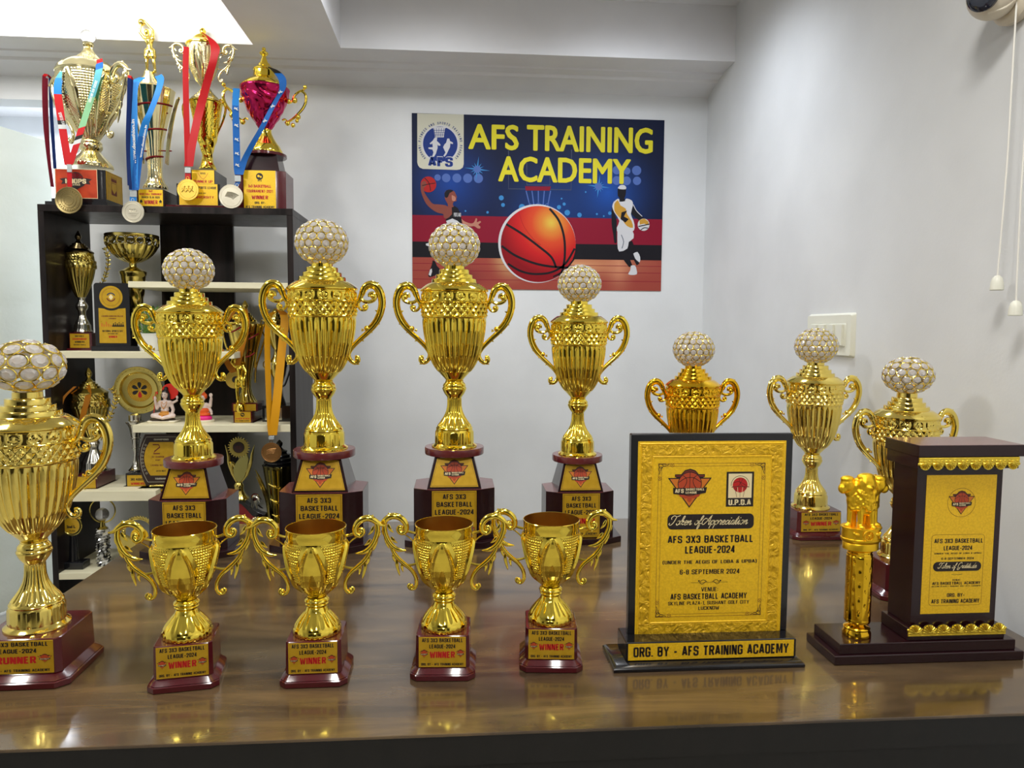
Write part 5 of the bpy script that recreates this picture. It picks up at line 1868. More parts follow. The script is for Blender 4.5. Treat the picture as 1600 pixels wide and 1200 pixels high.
gtext('VENUE:', 342, 902, 72, 14, 1, 2e-4, 0.02)
gtext('AFS BASKETBALL ACADEMY', 341, 929, 412, 25)
gtext('SKYLINE PLAZA-1, SUSHANT GOLF CITY, LUCKNOW', 339, 955, 420, 11, 1, 2e-4, 0.02)
gtext('ORG. BY-', 333, 1032, 150, 32)
gtext('AFS TRAINING ACADEMY', 330, 1084, 412, 36)
q.build('yellow_sheet', [PLATEB, INK, REDINK, ORANGE_INK, BALL_INK, BROWN_INK, CREAM_INK], PA)
# post of the emblem
EY = FYP + 0.045
ep = at(1338, 990, EY)
ex = ep.x - PX
c = 1.0 / (FPX / ((at(1340, 900, EY) - CAM).dot(FW)))
zt = z_on(1343, 857, EY)
q = MB()
P_ = [(20.5, 0.037), (21, 0.038), (20.8, 0.045), (19, 0.0485), (18.6, 0.050), (19.6, 0.0525), (18, 0.055), (13, 0.057), (11.5, 0.059), (13, 0.061), (18.6, 0.064), (19.6, 0.068), (19.2, 0.070)]
P_ += [(19.2, z) for z in np.linspace(0.072, zt - 0.012, 40)]
P_ += [(18.6, zt - 0.011), (18.8, zt - 0.008), (17.6, zt - 0.006), (18, zt - 0.003), (16.5, zt)]


def dim(th, r, z, k):
    if not 0.078 < z < zt - 0.018:
        return 0 * th
    row = (z - 0.078) / 0.0135
    a = (th / (2 * pi) * 7 + 0.5 * (int(row) % 2)) % 1 - 0.5
    v_ = row % 1 - 0.5
    return -0.0013 * np.clip(1 - ((a / 0.11) ** 2 + (v_ / 0.30) ** 2), 0, 1)


q.lathe([(r * c, z) for r, z in P_], 120, 0, TR(ex, 0.045, 0), dim)
q.build('emblem_post', G_DEEP, PA)
# lions: heads, manes, chests, legs as one skin
ls = []
S_ = 0.0305    # half width of the chest group
zl = zt + 0.043
ls += [('b', (0, -0.012, 0.064), (0.0150, 0.0115, 0.0165)), ('b', (0, -0.019, 0.060), (0.0075, 0.008, 0.0065)), ('b', (0, -0.009, 0.0745), (0.0145, 0.011, 0.0060)),
       ('b', (-0.006, -0.0195, 0.067), (0.003, 0.003, 0.003)), ('b', (0.006, -0.0195, 0.067), (0.003, 0.003, 0.003)), ('b', (0, -0.026, 0.061), (0.0032, 0.003, 0.0026)),
       ('b', (0, -0.010, 0.046), (0.0165, 0.013, 0.018)), ('b', (0, -0.010, 0.030), (0.0125, 0.011, 0.012)), ('b', (0, 0.010, 0.050), (0.018, 0.014, 0.022)),
       ('b', (-0.013, -0.002, 0.040), (0.0135, 0.013, 0.017)), ('b', (0.013, -0.002, 0.040), (0.0135, 0.013, 0.017))]
for s_ in (-1, 1):
    ls += [('b', (s_ * 0.0255, -0.001, 0.0625), (0.0120, 0.0115, 0.0115)), ('b', (s_ * 0.0335, -0.002, 0.0570), (0.0078, 0.0078, 0.0078)), ('b', (s_ * 0.0265, -0.001, 0.0705), (0.0110, 0.010, 0.0052)), ('b', (s_ * 0.018, 0.001, 0.055), (0.012, 0.012, 0.014)),
           ('l', (s_ * 0.009, -0.013, 0.028), (s_ * 0.0095, -0.015, 0.004), 0.0055, 0.0042), ('b', (s_ * 0.0095, -0.020, 0.003), (0.0052, 0.0065, 0.0038)),
           ('l', (s_ * 0.019, -0.001, 0.032), (s_ * 0.0205, -0.002, 0.004), 0.0062, 0.0045), ('b', (s_ * 0.024, -0.004, 0.003), (0.0065, 0.0055, 0.0038)),
           ('l', (s_ * 0.0148, 0.001, 0.034), (s_ * 0.0150, 0.000, 0.004), 0.0075, 0.0062), ('b', (s_ * 0.013, -0.004, 0.058), (0.010, 0.010, 0.012)),
           ('l', (s_ * 0.0125, 0.012, 0.032), (s_ * 0.0125, 0.013, 0.003), 0.006, 0.005)]
rl = random.Random(4)
for i in range(170):
    a = rl.uniform(-1, 1)
    z = rl.uniform(0.027, 0.056)
    x = a * 0.024
    y = -0.021 + 0.018 * a * a + rl.uniform(-0.001, 0.001)
    ls.append(('b', (x, y - 0.0008, z), (0.0026, 0.0024, 0.0030)))
vs, fs = blob(ls, 0.0010)
q = MB().add(vs, fs, 0, TR(0, 0, zl - 0.002) @ SCL(1.16, 1.0, 1.27))
# abacus with wheel and animals, lower lotus band
q.lathe([(0.0255, zt), (0.0295, zt + 0.001), (0.0295, zt + 0.012), (0.0285, zt + 0.0135), (0.031, zt + 0.015), (0.0325, zt + 0.018), (0.0330, zt + 0.019), (0.0330, zt + 0.0215), (0.0316, zt + 0.0225), (0.0316, zt + 0.039), (0.0335, zt + 0.040), (0.0335, zt + 0.0425), (0.031, zt + 0.0435)], 64, 0, SCL(1.1, 0.82, 1))
yc = -0.0335 * 0.82
zw = zt + 0.031
q.torus((0, yc + 0.001, zw), 0.0092, 0.0016, 0, None, 28, 8, 'y')
q.ball((0, yc, zw), (0.0022, 0.0016, 0.0022), 0, None, 10)
for k in range(12):
    a = 2 * pi * k / 12
    q.tube([(0, yc + 0.0005, zw), (0.0088 * cos(a), yc + 0.0005, zw + 0.0088 * sin(a))], 0.0006, 5, 0, None, 1, None, True, 2)
for s_ in (-1, 1):
    bx = s_ * 0.0195
    yy = -0.0275 + 0.006
    q.add(*blob([('b', (bx, yy, zw + 0.001), (0.0056, 0.003, 0.0036)), ('b', (bx + s_ * 0.005, yy + 0.001, zw + 0.0035), (0.0026, 0.0025, 0.0026)), ('l', (bx - 0.003, yy, zw), (bx - 0.005, yy, zw - 0.0065), 0.0014, 0.001), ('l', (bx + 0.003, yy, zw), (bx + 0.004, yy, zw - 0.0065), 0.0014, 0.001)], 0.0008), 0)
q.build('lion_capital', G_LION, PA, (ex + 0.0005, 0.045, 0))

# ================================================================== TROPHIES ON TOP OF THE BOOKSHELF


def LAT(Y, cx, pts, o):
    """measured half widths (y, r) of a turned piece standing at distance Y -> profile bottom to top, in the thing's frame"""
    out = []
    for y, r in pts:
        out.append((max(r, 0.05) / ppm(Y, cx), at(cx, y, Y).z - o.z))
    if out[0][1] > out[-1][1]:
        out.reverse()
    return out


def rel(x, y, Y, o):
    p = at(x, y, Y)
    return (p.x - o.x, p.y - o.y, p.z - o.z)


def dense(pts, n):
    """finer sampling of (y, r) pairs"""
    ys = [p[0] for p in pts]
    out = []
    for i in range(len(pts) - 1):
        m = max(1, int(n * abs(ys[i + 1] - ys[i]) / abs(ys[-1] - ys[0])))
        for k in range(m):
            t = k / m
            out.append((pts[i][0] + (pts[i + 1][0] - pts[i][0]) * t, pts[i][1] + (pts[i + 1][1] - pts[i][1]) * t))
    return out + [pts[-1]]


def petal_mod(z0, z1, n, amp, dots, th0=0.0, rm=0.1):
    def f(th, r, z, k):
        v = (z - z0) / (z1 - z0)
        if not 0 < v < 1:
            return 0 * th
        A = 2 * pi / n
        a = np.abs((th + th0 + A / 2) % A - A / 2) / (A / 2)
        wid = 0.36 * sin(pi * min(1, v ** 0.9)) ** 0.8
        fine = 0.15 * np.sin(th * dots) * sin(z * dots / rm)
        lobes = (th / (2 * pi) * dots) % 1 - 0.5
        row = (z * dots / (2 * pi * rm)) % 1 - 0.5
        d = np.clip(1 - (lobes ** 2 + row ** 2) / 0.2, 0, 1) ** 0.5
        out = np.where(a < wid, 0.5 + fine, np.where(a < wid + 0.22, 1.2 * (1 - (a - wid) / 0.22), 0.8 * d if v > 0.28 else np.abs(np.sin(14 * th))))
        out = out + 1.0 * np.exp(-((a - wid) / 0.05) ** 2)
        return out * amp * min(1, v * 6) * min(1, (1 - v) * 10)
    return f


def fluted(n, amp):
    return lambda th, r, z, k: (np.abs(np.sin(n / 2 * th)) - 0.5) * amp * r


def oriented(o, v):
    return Vector(v) - Vector(o)


OCHRE = principled('orange_board', srgb(176, 54, 16), 0.35)
noise_var(OCHRE, (30, 30, 30), 3, srgb(166, 48, 14), srgb(188, 62, 20), rough=(0.28, 0.42))
GRAYP = principled('grey_violet_laminate', (0.045, 0.035, 0.042), 0.3)
noise_var(GRAYP, (20, 20, 20), 2, rough=(0.24, 0.36))
ZT = 1.8342

# ---- 1 hoops trophy
Y1 = 3.1495
o = at(145, 320, Y1)
o = Vector((o.x, Y1, ZT))
tH = thing('hoops_trophy', o, 'large pale gold lidded trophy with clear crystal knob and orange front on shelf top', 'trophy', 'trophies on top of the bookshelf')
yf = 3.071
xa, xb = at(86, 290, yf).x - o.x, at(163, 290, yf).x - o.x
zt = at(120, 264, yf).z - ZT
zb = 0.028
q = MB()
yl = yf - Y1
bx = [(xa, yl), (xb - 0.022, yl), (xb, yl + 0.012), (xb, -yl - 0.0), (xa, -yl)]
q.prism(bx, zb, zt, 0, None, None, 0.001)
q.prism([(xa - 0.035, yl - 0.012), (xb + 0.016, yl - 0.012), (xb + 0.016, -yl + 0.005), (xa - 0.035, -yl + 0.005)], 0, 0.015, 0)
q.prism([(xa - 0.012, yl - 0.006), (xb + 0.008, yl - 0.006), (xb + 0.008, -yl), (xa - 0.012, -yl)], 0.015, zb, 0)
q.build('base', BLACKG, tH)
q = MB()
T = FRONT(0, yl - 0.001, 0)
u0, u1, v0, v1 = xa + 0.002, xb - 0.026, zb + 0.002, zt - 0.001
q.box(u0, u1, yl - 0.001, yl, v0, v1, 0)
q.frame(u0, u1, v0, v1, 0.0015, 2e-4, 3, T)
um, vm, s = (u0 + u1) / 2 - 0.002, (v0 + v1) / 2 + 0.012, (u1 - u0) * 0.62
q.disc(um, vm + 0.004, s * 0.30, 3e-4, 1, T, 40)
q.disc(um, vm + 0.004, s * 0.27, 4e-4, 2, T, 40)
q.line([(um, vm + 0.004 - s * .27), (um, vm + 0.004 + s * .27)], 0.002, 5e-4, 1, T)
for k in (-1, 1):
    q.line([(um + k * s * .19, vm + s * .22), (um + k * s * .08, vm + s * .08), (um + k * s * .19, vm - s * .18)], 0.002, 5e-4, 1, T, 4)
q.poly([(um - s * .42, vm + s * .10), (um - s * .62, vm + s * .06), (um - s * .5, vm - s * .02), (um - s * .56, vm - s * .14), (um - s * .36, vm - s * .12), (um - s * .3, vm - s * .2), (um, vm - s * .36), (um + s * .3, vm - s * .2), (um + s * .36, vm - s * .12), (um + s * .56, vm - s * .14), (um + s * .5, vm - s * .02), (um + s * .62, vm + s * .06), (um + s * .42, vm + s * .10)], 6e-4, 1, T)
q.text('HOOPS', um, vm - 0.002, s * 0.8, s * 0.19, 8e-4, 3, T, 0.06)
q.text('LEAGUE', um, vm - s * 0.16, s * 0.34, s * 0.06, 8e-4, 3, T, 0.03)
q.build('front_plate', [OCHRE, INK, REDRING, CREAM_INK], tH)
SIDEP = lambda x, y, z: Matrix(((0, 0, 1, x), (1, 0, 0, y), (0, 1, 0, z), (0, 0, 0, 1)))   # faces +X
q = MB()
T = SIDEP(xb, 0, 0)
q.prism([(yl + 0.018, zb - 0.02), (-yl - 0.002, zb - 0.02), (-yl - 0.002, zt - 0.001), (yl + 0.018, zt - 0.001)], 0, 0.002, 0, T)
q.frame(yl + 0.021, -yl - 0.005, zb - 0.017, zt - 0.004, 0.001, 0.0022, 1, T)
q.rrect(-0.024, 0.024, zb + 0.028, zb + 0.05, 0.004, 0.0024, 1, T)
q.poly([(-0.024, zb + 0.078), (-0.024, zb + 0.05), (0, zb + 0.03), (0.024, zb + 0.05), (0.024, zb + 0.078)], 0.0023, 1, T)
q.poly([(-0.021, zb + 0.076), (-0.021, zb + 0.052), (0, zb + 0.034), (0.021, zb + 0.052), (0.021, zb + 0.076)], 0.0026, 0, T)
q.rect(-0.024, 0.024, zb + 0.082, zb + 0.094, 0.0024, 1, T)
for k in range(5):
    q.line([(-0.02 + 0.01 * k, zb + 0.094), (-0.02 + 0.01 * k, zb + 0.102)], 0.003, 0.0024, 1, T)
q.build('side_plate', [PLATE, BROWN_INK], tH)
FT = [(264, 30), (262.5, 30.6), (258, 29.5), (253, 26), (247, 20.5), (241, 15.4), (237, 13)]
KN = [(237, 12.6), (235, 14.6), (233.5, 15.6), (231.5, 16.6), (228, 16.6), (226, 15.2), (224, 16.2), (221.5, 15), (219.5, 12.6)]
BD = [(219.5, 12.6), (210, 16.2), (198, 22), (188, 27.6), (178, 33), (165, 37.6), (149, 41), (130, 43), (119.5, 43.8)]
MB().lathe(LAT(Y1, 141, dense(FT, 24), o), 96, 0, None, fluted(12, 0.04)).build('stem_foot', G_CHAMP, tH)
MB().lathe(LAT(Y1, 141, KN, o), 64, 0).build('knot', G_CHAMP, tH)
bd = LAT(Y1, 139, dense(BD, 150), o)
MB().lathe(bd, 400, 0, TR(0, 0, 0), petal_mod(bd[0][1], bd[-1][1], 5, 0.0042, 66, 0.25, 0.105)).build('cup', G_CHAMP, tH)
LD = [(119.5, 44.2), (118.5, 45.4), (116.5, 45.6), (115, 44.4), (111, 42.5), (105, 37.5), (100, 31.5), (96.5, 24.5), (95.2, 20)]
MB().lathe(LAT(Y1, 137, LD, o), 128, 0, TR(0.003, 0, 0), lambda th, r, z, k: np.where((k > 3) & (k < 8), 0.0025 * np.abs(np.sin(6 * th)), 0)).build('lid', G_CHAMP, tH)
TP = [(95.2, 20), (91, 16), (86, 11), (81, 7.4), (76, 5.4), (73.5, 5.2), (72, 6.6), (67, 7.4), (66.5, 6.4)]
MB().lathe(LAT(Y1, 137, dense(TP, 22), o), 160, 0, TR(0.005, 0, 0), lambda th, r, z, k: 0.0010 * np.sin(40 * th) * (k < 16)).build('lid_spire', G_CHAMP, tH)
kc = rel(137, 58, Y1, o)
vs, fs = [], []
K = 10
pr = [(4.5, 67), (9.8, 62), (11.6, 57.5), (10, 52.5), (6, 48.5)]
for i, (r, y) in enumerate(pr):
    for k in range(K):
        a = 2 * pi * (k + 0.5 * (i % 2)) / K
        vs.append((kc[0] + r / 367.7 * sin(a), -r / 367.7 * cos(a), at(137, y, Y1).z - ZT))
for i in range(len(pr) - 1):
    for k in range(K):
        j = (k + 1) % K
        A_, B_, C_, D_ = i * K + k, i * K + j, i * K + K + j, i * K + K + k
        fs += [(A_, B_, D_), (B_, C_, D_)] if i % 2 == 0 else [(A_, C_, D_), (A_, B_, C_)]
fs += [tuple(reversed(range(K))), tuple(range((len(pr) - 1) * K, len(pr) * K))]
MB().add(vs, fs, 0, None, False).build('crystal_knob', CRYSTAL2, tH)


def leaf_handle(parent, mat, s, z, k, dx=0.0):
    h = mesh_obj(('sch', mat.name), SCH, 'handle', mat, parent, (dx, 0, z))
    h.scale = (s, s, s)
    h.rotation_euler = (0, 0, pi * k)
    return h


zh = at(140, 109, Y1).z - ZT - 0.1995 * 2.1
for k in (0, 1):
    h_ = leaf_handle(tH, G_CHAMP, 2.1, zh, k, 0.0)
    h_.rotation_euler = (0, 0, pi * k + radians(-28))

# ---- 2 trophy with a player on top
Y2 = 3.1653
o = at(244, 320, Y2)
o = Vector((o.x, Y2, ZT))
tF = thing('player_trophy', o, 'tall pale gold trophy topped by a standing basketball player figure', 'trophy', 'trophies on top of the bookshelf')
yf = 3.0657
xa, xb = at(214, 310, yf).x - o.x, at(256.5, 310, yf).x - o.x
q = MB()
zt = at(235, 296, yf).z - ZT
q.box(xa, xb + 0.001, yf - Y2, 0.10, 0.0, zt, 0, None, 0.001)
q.build('base', DMAROON, tF)
q = MB()
yl = yf - Y2
u0, u1 = at(216.8, 310, yf).x - o.x, at(254.6, 310, yf).x - o.x
q.box(u0, u1, yl - 0.001, yl, 0.002, zt - 0.001, 0)
T = FRONT(0, yl - 0.001, 0)
H, W, um = zt - 0.003, u1 - u0, (u0 + u1) / 2
q.text('3x3', um, zt - H * 0.10, W * 0.16, H * 0.12, 2e-4, 2, T, 0.05)
q.text('BASKETBALL TOURNAMENT', um, zt - H * 0.28, W * 0.92, H * 0.12, 2e-4, 2, T, 0.05)
q.text('MARCH 15,16 2020', um, zt - H * 0.47, W * 0.74, H * 0.12, 2e-4, 1, T, 0.05)
q.text('WINNER', um, zt - H * 0.76, W * 0.56, H * 0.24, 2e-4, 2, T, 0.06)
for k in (-1, 1):
    q.poly([(um + k * W * 0.4 + a * 0.006, zt - H * 0.76 + c * 0.011) for a, c in ((-1, -1), (-0.5, -0.2), (-1, 0.3), (0, 1), (1, 0.3), (0.5, -0.2), (1, -1), (0, 0))], 2e-4, 1, T)
q.build('front_plate', [PLATEB, INK, REDINK], tF)
CN = [(296, 17), (294.5, 17.4), (291, 16.5), (285, 12.6), (278, 10.4), (268, 9.6), (258, 9.8), (246, 10.2), (232, 11.4), (221, 12.6), (206, 16.4), (192, 20), (176, 24), (160, 27.8), (148, 30), (143, 31), (141.5, 31.6), (140.5, 30.6)]
MB().lathe(LAT(Y2, 243, dense(CN, 60), o), 96, 0, None, lambda th, r, z, k: np.where(z < 0.10, 0.0016 * np.sin(14 * th), 0.0018 * np.abs(np.sin(6 * th)))).build('cup', G_CHAMP, tF)
LD = [(140.5, 30.6), (139, 27), (136.5, 22.5), (134.5, 22), (134, 19), (131.5, 18.6), (131, 16), (128.5, 15.6), (128, 13.6), (125.5, 13.2), (125, 11.4), (122.5, 11), (122, 9.6), (119, 9.2), (118.6, 8), (113.5, 7.6)]
MB().lathe(LAT(Y2, 239, LD, o), 72, 0, TR(-0.012, 0, 0)).build('lid', G_CHAMP, tF)
for y0, r0, y1, r1, a0, a1 in ((175, 25.6, 166, 28.2, -2.2, 1.5), (213, 16.8, 203, 18.8, -2.0, 1.5), (252, 11.2, 245, 12.2, -2.0, 1.5)):
    pts = []
    for i in range(14):
        t = i / 13
        a = a0 + (a1 - a0) * t
        r = (r0 + (r1 - r0) * t) / 367.7 + 0.0006
        z = at(243, y0 + (y1 - y0) * t, Y2).z - ZT
        pts.append((r * sin(a), -r * cos(a), z))
    MB().tube(pts, 0.0042, 8, 0, None, 1, None, True, 2).build('red_ring', REDRING, tF)
for xs, ys in (((277.5, 272, 266, 262, 259.5), (155, 172, 196, 225, 256)), ((280, 274.5, 269, 264.5, 262), (152, 170, 196, 226, 258)), ((206, 211, 217, 222, 224), (168, 184, 206, 228, 256))):
    MB().tube([rel(x, y, Y2 - 0.02, o) for x, y in zip(xs, ys)], 0.0048, 8, 0, None, 1, None, True, 3).build('side_rod', G_CHAMP, tF)
q = MB()
for x, y in ((262, 177), (268, 236), (224, 236), (217, 205)):
    q.tube([rel(x, y, Y2 - 0.02, o), ((x - 243) / 367.7 * 0.4, 0, at(x, y, Y2).z - ZT)], 0.003, 6, 0, None, 1, None, True, 2)
q.build('rod_pegs', REDRING, tF)


def player(o_, J, r, voxel):
    """figure from joints J (name -> local point) ; r scale of the limbs"""
    P = [('b', J['head'], (r * 1.15, r * 1.2, r * 1.45)), ('b', (J['head'][0], J['head'][1] - r * 1.15, J['head'][2] - r * 0.15), (r * 0.3, r * 0.3, r * 0.35)),
         ('b', (J['head'][0], J['head'][1] - r * 0.2, J['head'][2] + r * 0.45), (r * 1.2, r * 1.2, r * 1.15)),
         ('l', J['head'], J['chest'], r * 0.75, r * 0.9), ('l', J['shl'], J['shr'], r * 0.95, r * 0.95), ('l', J['chest'], J['waist'], r * 1.75, r * 1.35),
         ('b', J['chest'], (r * 2.1, r * 1.3, r * 2.0)), ('l', J['hipl'], J['hipr'], r * 1.3, r * 1.3), ('l', J['waist'], ((J['hipl'][0] + J['hipr'][0]) / 2, J['hipl'][1], J['hipl'][2]), r * 1.4, r * 1.6)]
    for s in 'lr':
        P += [('l', J['sh' + s], J['el' + s], r * 0.85, r * 0.65), ('l', J['el' + s], J['ha' + s], r * 0.65, r * 0.45), ('b', J['ha' + s], (r * 0.6, r * 0.55, r * 0.8))]
        k = J['kn' + s]
        h = J['hip' + s]
        mid = tuple((a + b2) / 2 for a, b2 in zip(h, k))
        P += [('l', h, mid, r * 1.45, r * 1.5), ('l', mid, k, r * 1.05, r * 0.8), ('l', k, J['ft' + s], r * 0.8, r * 0.55)]
        f = J['ft' + s]
        P += [('b', (f[0], f[1] - r * 0.8, f[2] - r * 0.1), (r * 0.75, r * 1.6, r * 0.65))]
    return blob(P, voxel)


R_ = lambda x, y, d=0.0: (lambda p: (p[0], p[1] + d, p[2]))(rel(x, y, Y2, o))
J = dict(head=R_(229.5, 51), chest=R_(233, 64), waist=R_(234, 73), shl=R_(225.5, 59), shr=R_(239, 60), ell=R_(219, 51, -0.005), elr=R_(239, 48), hal=R_(221, 40, -0.006), har=R_(226, 33.5, 0.0),
         hipl=R_(230, 80), hipr=R_(238.5, 80), knl=R_(230, 98, -0.004), knr=R_(241, 98, -0.004), ftl=R_(230, 112.5), ftr=R_(243, 113))
q = MB()
vs, fs = player(o, J, 0.0085, 0.0022)
q.add(vs, fs, 0)
fg = q.build('player_figure', G_PALE, tF)
q = MB()
q.ball(R_(221.5, 35), 5.3 / 367.7, 0, None, 20)
q.build('figure_ball', G_PALE, fg)

# ---- 3 double cup with red ribbon
Y3 = 3.1653
o = at(326, 322, Y3)
o = Vector((o.x, Y3, ZT))
tD = thing('double_cup_trophy', o, 'gold double cup trophy with leaf handles between the player trophy and the red cup', 'trophy', 'trophies on top of the bookshelf')
yf = 3.0657
q = MB()
x0, x1 = at(259, 320, yf).x - o.x, at(352, 320, yf).x - o.x
q.box(x0, x1, yf - Y3, 0.10, 0, 0.011, 0, None, 0.001)
q.build('foot_slab', MAROON, tD)
q = MB()
ya = 3.0762
x0, x1 = at(276, 300, ya).x - o.x, at(344, 300, ya).x - o.x
z1 = at(310, 287, ya).z - ZT
q.box(x0, x1, ya - Y3, 0.085, 0.011, z1, 0, None, 0.001)
x2, x3 = at(297, 275, ya).x - o.x, at(335, 275, ya).x - o.x
z2 = at(316, 265, ya).z - ZT
q.box(x2, x3, ya - Y3 + 0.006, 0.07, z1, z2, 0, None, 0.001)
q.build('stepped_base', BLACKG, tD)
q = MB()
yl = ya - Y3
a0, a1 = at(280, 300, ya).x - o.x, at(340, 300, ya).x - o.x
q.box(a0, a1, yl - 0.001, yl, 0.013, z1 - 0.001, 0)
T = FRONT(0, yl - 0.001, 0)
um, W = (a0 + a1) / 2, a1 - a0
q.text('COLLEGE SPORTS LEAGUE', um + 0.01, z1 - 0.016, W * 0.8, 0.010, 2e-4, 1, T, 0.05)
q.text('UNIVERSITY', um + W * 0.13, z1 - 0.054, W * 0.55, 0.010, 2e-4, 2, T, 0.05)
q.text('ORGANISED BY', um, z1 - 0.038, W * 0.4, 0.005, 2e-4, 1, T, 0.03)
q.build('lower_plate', [PLATEB, INK, REDINK], tD)
q = MB()
a0, a1 = at(299, 275, ya).x - o.x, at(334, 275, ya).x - o.x
q.box(a0, a1, yl + 0.005, yl + 0.006, z1 + 0.001, z2 - 0.001, 0)
T = FRONT(0, yl + 0.005, 0)
um, W = (a0 + a1) / 2, a1 - a0
q.text('RUNNER UP', um, z1 + 0.010, W * 0.86, 0.011, 2e-4, 2, T, 0.04)
q.line([(um - 0.020, z2 - 0.012), (um - 0.012, z2 - 0.026), (um, z2 - 0.036), (um + 0.012, z2 - 0.026), (um + 0.020, z2 - 0.012)], 0.0014, 2e-4, 2, T, 5)
q.text('SGSL', um, z2 - 0.014, 0.022, 0.007, 2e-4, 1, T, 0.02)
q.build('upper_plate', [PLATEB, INK, REDINK], tD)
SPI = [(265, 12), (264, 12.4), (260, 11.2), (254, 8.6), (248, 7.4), (240, 7.8), (232, 9.8), (224, 12.6), (218, 14.4), (205, 17), (190, 19.2), (175, 21.4), (166, 22.8), (163, 23.2), (162, 25.2), (160.5, 25.4), (159.5, 24)]
MB().lathe(LAT(Y3, 320, dense(SPI, 70), o), 128, 0, None, lambda th, r, z, k: np.where(z < 0.31, 0.0012 * np.sin(6 * th + z * 160), 0.0008 * np.sin(40 * th) * np.sin(z * 1200))).build('lower_cup', G_YEL, tD)
NK = [(159.5, 24), (157, 21.5), (155.5, 21), (155, 18), (152, 17.5), (151.5, 15), (148.5, 14.4), (148, 12), (145, 11.4), (144.5, 9.4), (141, 8.8), (140.5, 7), (138, 6.4), (136.5, 5)]
MB().lathe(LAT(Y3, 318, NK, o), 72, 0).build('neck', G_CHAMP, tD)
UB = [(136.5, 5), (132, 7.2), (124, 11.6), (115, 15.6), (105, 18.8), (94, 21), (84, 22.4), (76, 23), (74, 23.2)]
ub = LAT(Y3, 316, dense(UB, 110), o)
MB().lathe(ub, 300, 0, TR(-0.006, 0, 0), petal_mod(ub[0][1], ub[-1][1], 4, 0.002, 56, 0.1, 0.055)).build('upper_cup', G_CHAMP, tD)
LD = [(74, 23.4), (72.6, 24.6), (70.5, 24.6), (69, 22.5), (66, 18.5), (63.5, 16), (63, 14.6), (60, 13.6), (59.5, 11.6), (57, 10.4), (56, 7.6), (54, 6), (53, 4.4), (50, 4.2), (48, 4.8), (46, 3.2), (44.5, 2.6), (43.8, 1)]
MB().lathe(LAT(Y3, 316, LD, o), 64, 0, TR(-0.006, 0, 0)).build('lid', G_YEL, tD)
zh = at(316, 69, Y3).z - ZT - 0.1995 * 1.12
for k in (0, 1):
    leaf_handle(tD, G_CHAMP, 1.12, zh, k, -0.006 + (0.005 if k == 0 else -0.005))
for pts in ([(344, 155), (350, 161), (352.5, 172), (348, 190), (341, 206), (336, 220)], [(290, 158), (286, 166), (287, 180), (291, 196), (296, 210)]):
    MB().tube([rel(x, y, Y3, o) for x, y in pts], [0.003, 0.005, 0.005, 0.004, 0.002], 8, 0).build('side_leaf', G_YEL, tD)

# ---- 4 red cup
Y4 = 3.1653
o = at(418, 321, Y4)
o = Vector((o.x, Y4, ZT))
tR = thing('red_cup_trophy', o, 'magenta red cup trophy with gold lid at the right end of shelf top', 'trophy', 'trophies on top of the bookshelf')
yf = 3.0657
yl = yf - Y4
xa, xb, xc, xd = (at(x, 300, yf).x - o.x for x in (376, 381, 431, 446))
xm = (xb + xc) / 2
z1 = at(405, 266, yf).z - ZT
hw1, hw0 = (xc - xb) / 2, (xc - xb) / 2 + 0.038
pol = [(xm - hw1, yl), (xm + hw1, yl), (xm + hw0, yl + 0.014), (xm + hw0, yl + 0.15), (xm - hw0, yl + 0.15), (xm - hw0, yl + 0.014)]
MB().prism(pol, 0, z1, 0, None, None, 0.0008).build('octagonal_block', MAROON, tR)
q = MB()
q.box(xb, xc, yl - 0.001, yl, 0.003, z1 - 0.001, 0)
T = FRONT(0, yl - 0.001, 0)
W, H = xc - xb, z1
q.disc(xm, H * 0.84, 0.014, 2e-4, 1, T, 24)
q.disc(xm - 0.004, H * 0.85, 0.005, 3e-4, 0, T, 12)
q.disc(xm + 0.005, H * 0.83, 0.004, 3e-4, 0, T, 12)
q.text('AFS', xm, H * 0.73, 0.016, 0.006, 2e-4, 1, T, 0.05)
q.text('3x3 BASKETBALL', xm, H * 0.59, W * 0.72, H * 0.075, 2e-4, 2, T, 0.05)
q.text('TOURNAMENT-2021', xm, H * 0.46, W * 0.82, H * 0.075, 2e-4, 2, T, 0.05)
q.text('WINNER', xm, H * 0.30, W * 0.52, H * 0.10, 2e-4, 2, T, 0.06)
q.text('ORG. BY-', xm, H * 0.16, W * 0.34, H * 0.06, 2e-4, 1, T, 0.06)
q.text('AFS TRAINING ACADEMY', xm, H * 0.055, W * 0.9, H * 0.06, 2e-4, 1, T, 0.06)
q.build('front_plate', [PLATEB, INK, REDINK], tR)
z2 = at(405, 243, Y4).z - ZT
q = MB()
t0, t1 = 0.066, 0.056
yc = yl + 0.082
q.prism([(xm - t0, yc - t0), (xm + t0 + 0.01, yc - t0), (xm + t0 + 0.01, yc + t0), (xm - t0, yc + t0)], z1, z2 - 0.012, 0, None, [(xm - t1, yc - t1), (xm + t1 + 0.006, yc - t1), (xm + t1 + 0.006, yc + t1), (xm - t1, yc + t1)])
q.build('tapered_block', DMAROON, tR)
TRc = TR(xm + 0.006, yc, 0)
MB().lathe([(0.083, z2 - 0.012), (0.084, z2 - 0.011), (0.084, z2 - 0.001), (0.083, z2)], 64, 0, TRc).build('round_plate', MAROON, tR)
dz = z2 - (at(412, 236, Y4).z - ZT)
FTP = [(236, 24.6), (234, 25.2), (230, 24.4), (226, 22), (223.5, 21.2), (222, 20), (217, 16.4), (211, 12.6), (205, 9.8), (200, 8.6), (198.5, 9), (197, 8.4)]
MB().lathe([(r, z + dz) for r, z in LAT(Y4, 411, FTP, o)], 72, 0, TRc).build('stem_foot', G_YEL, tR)
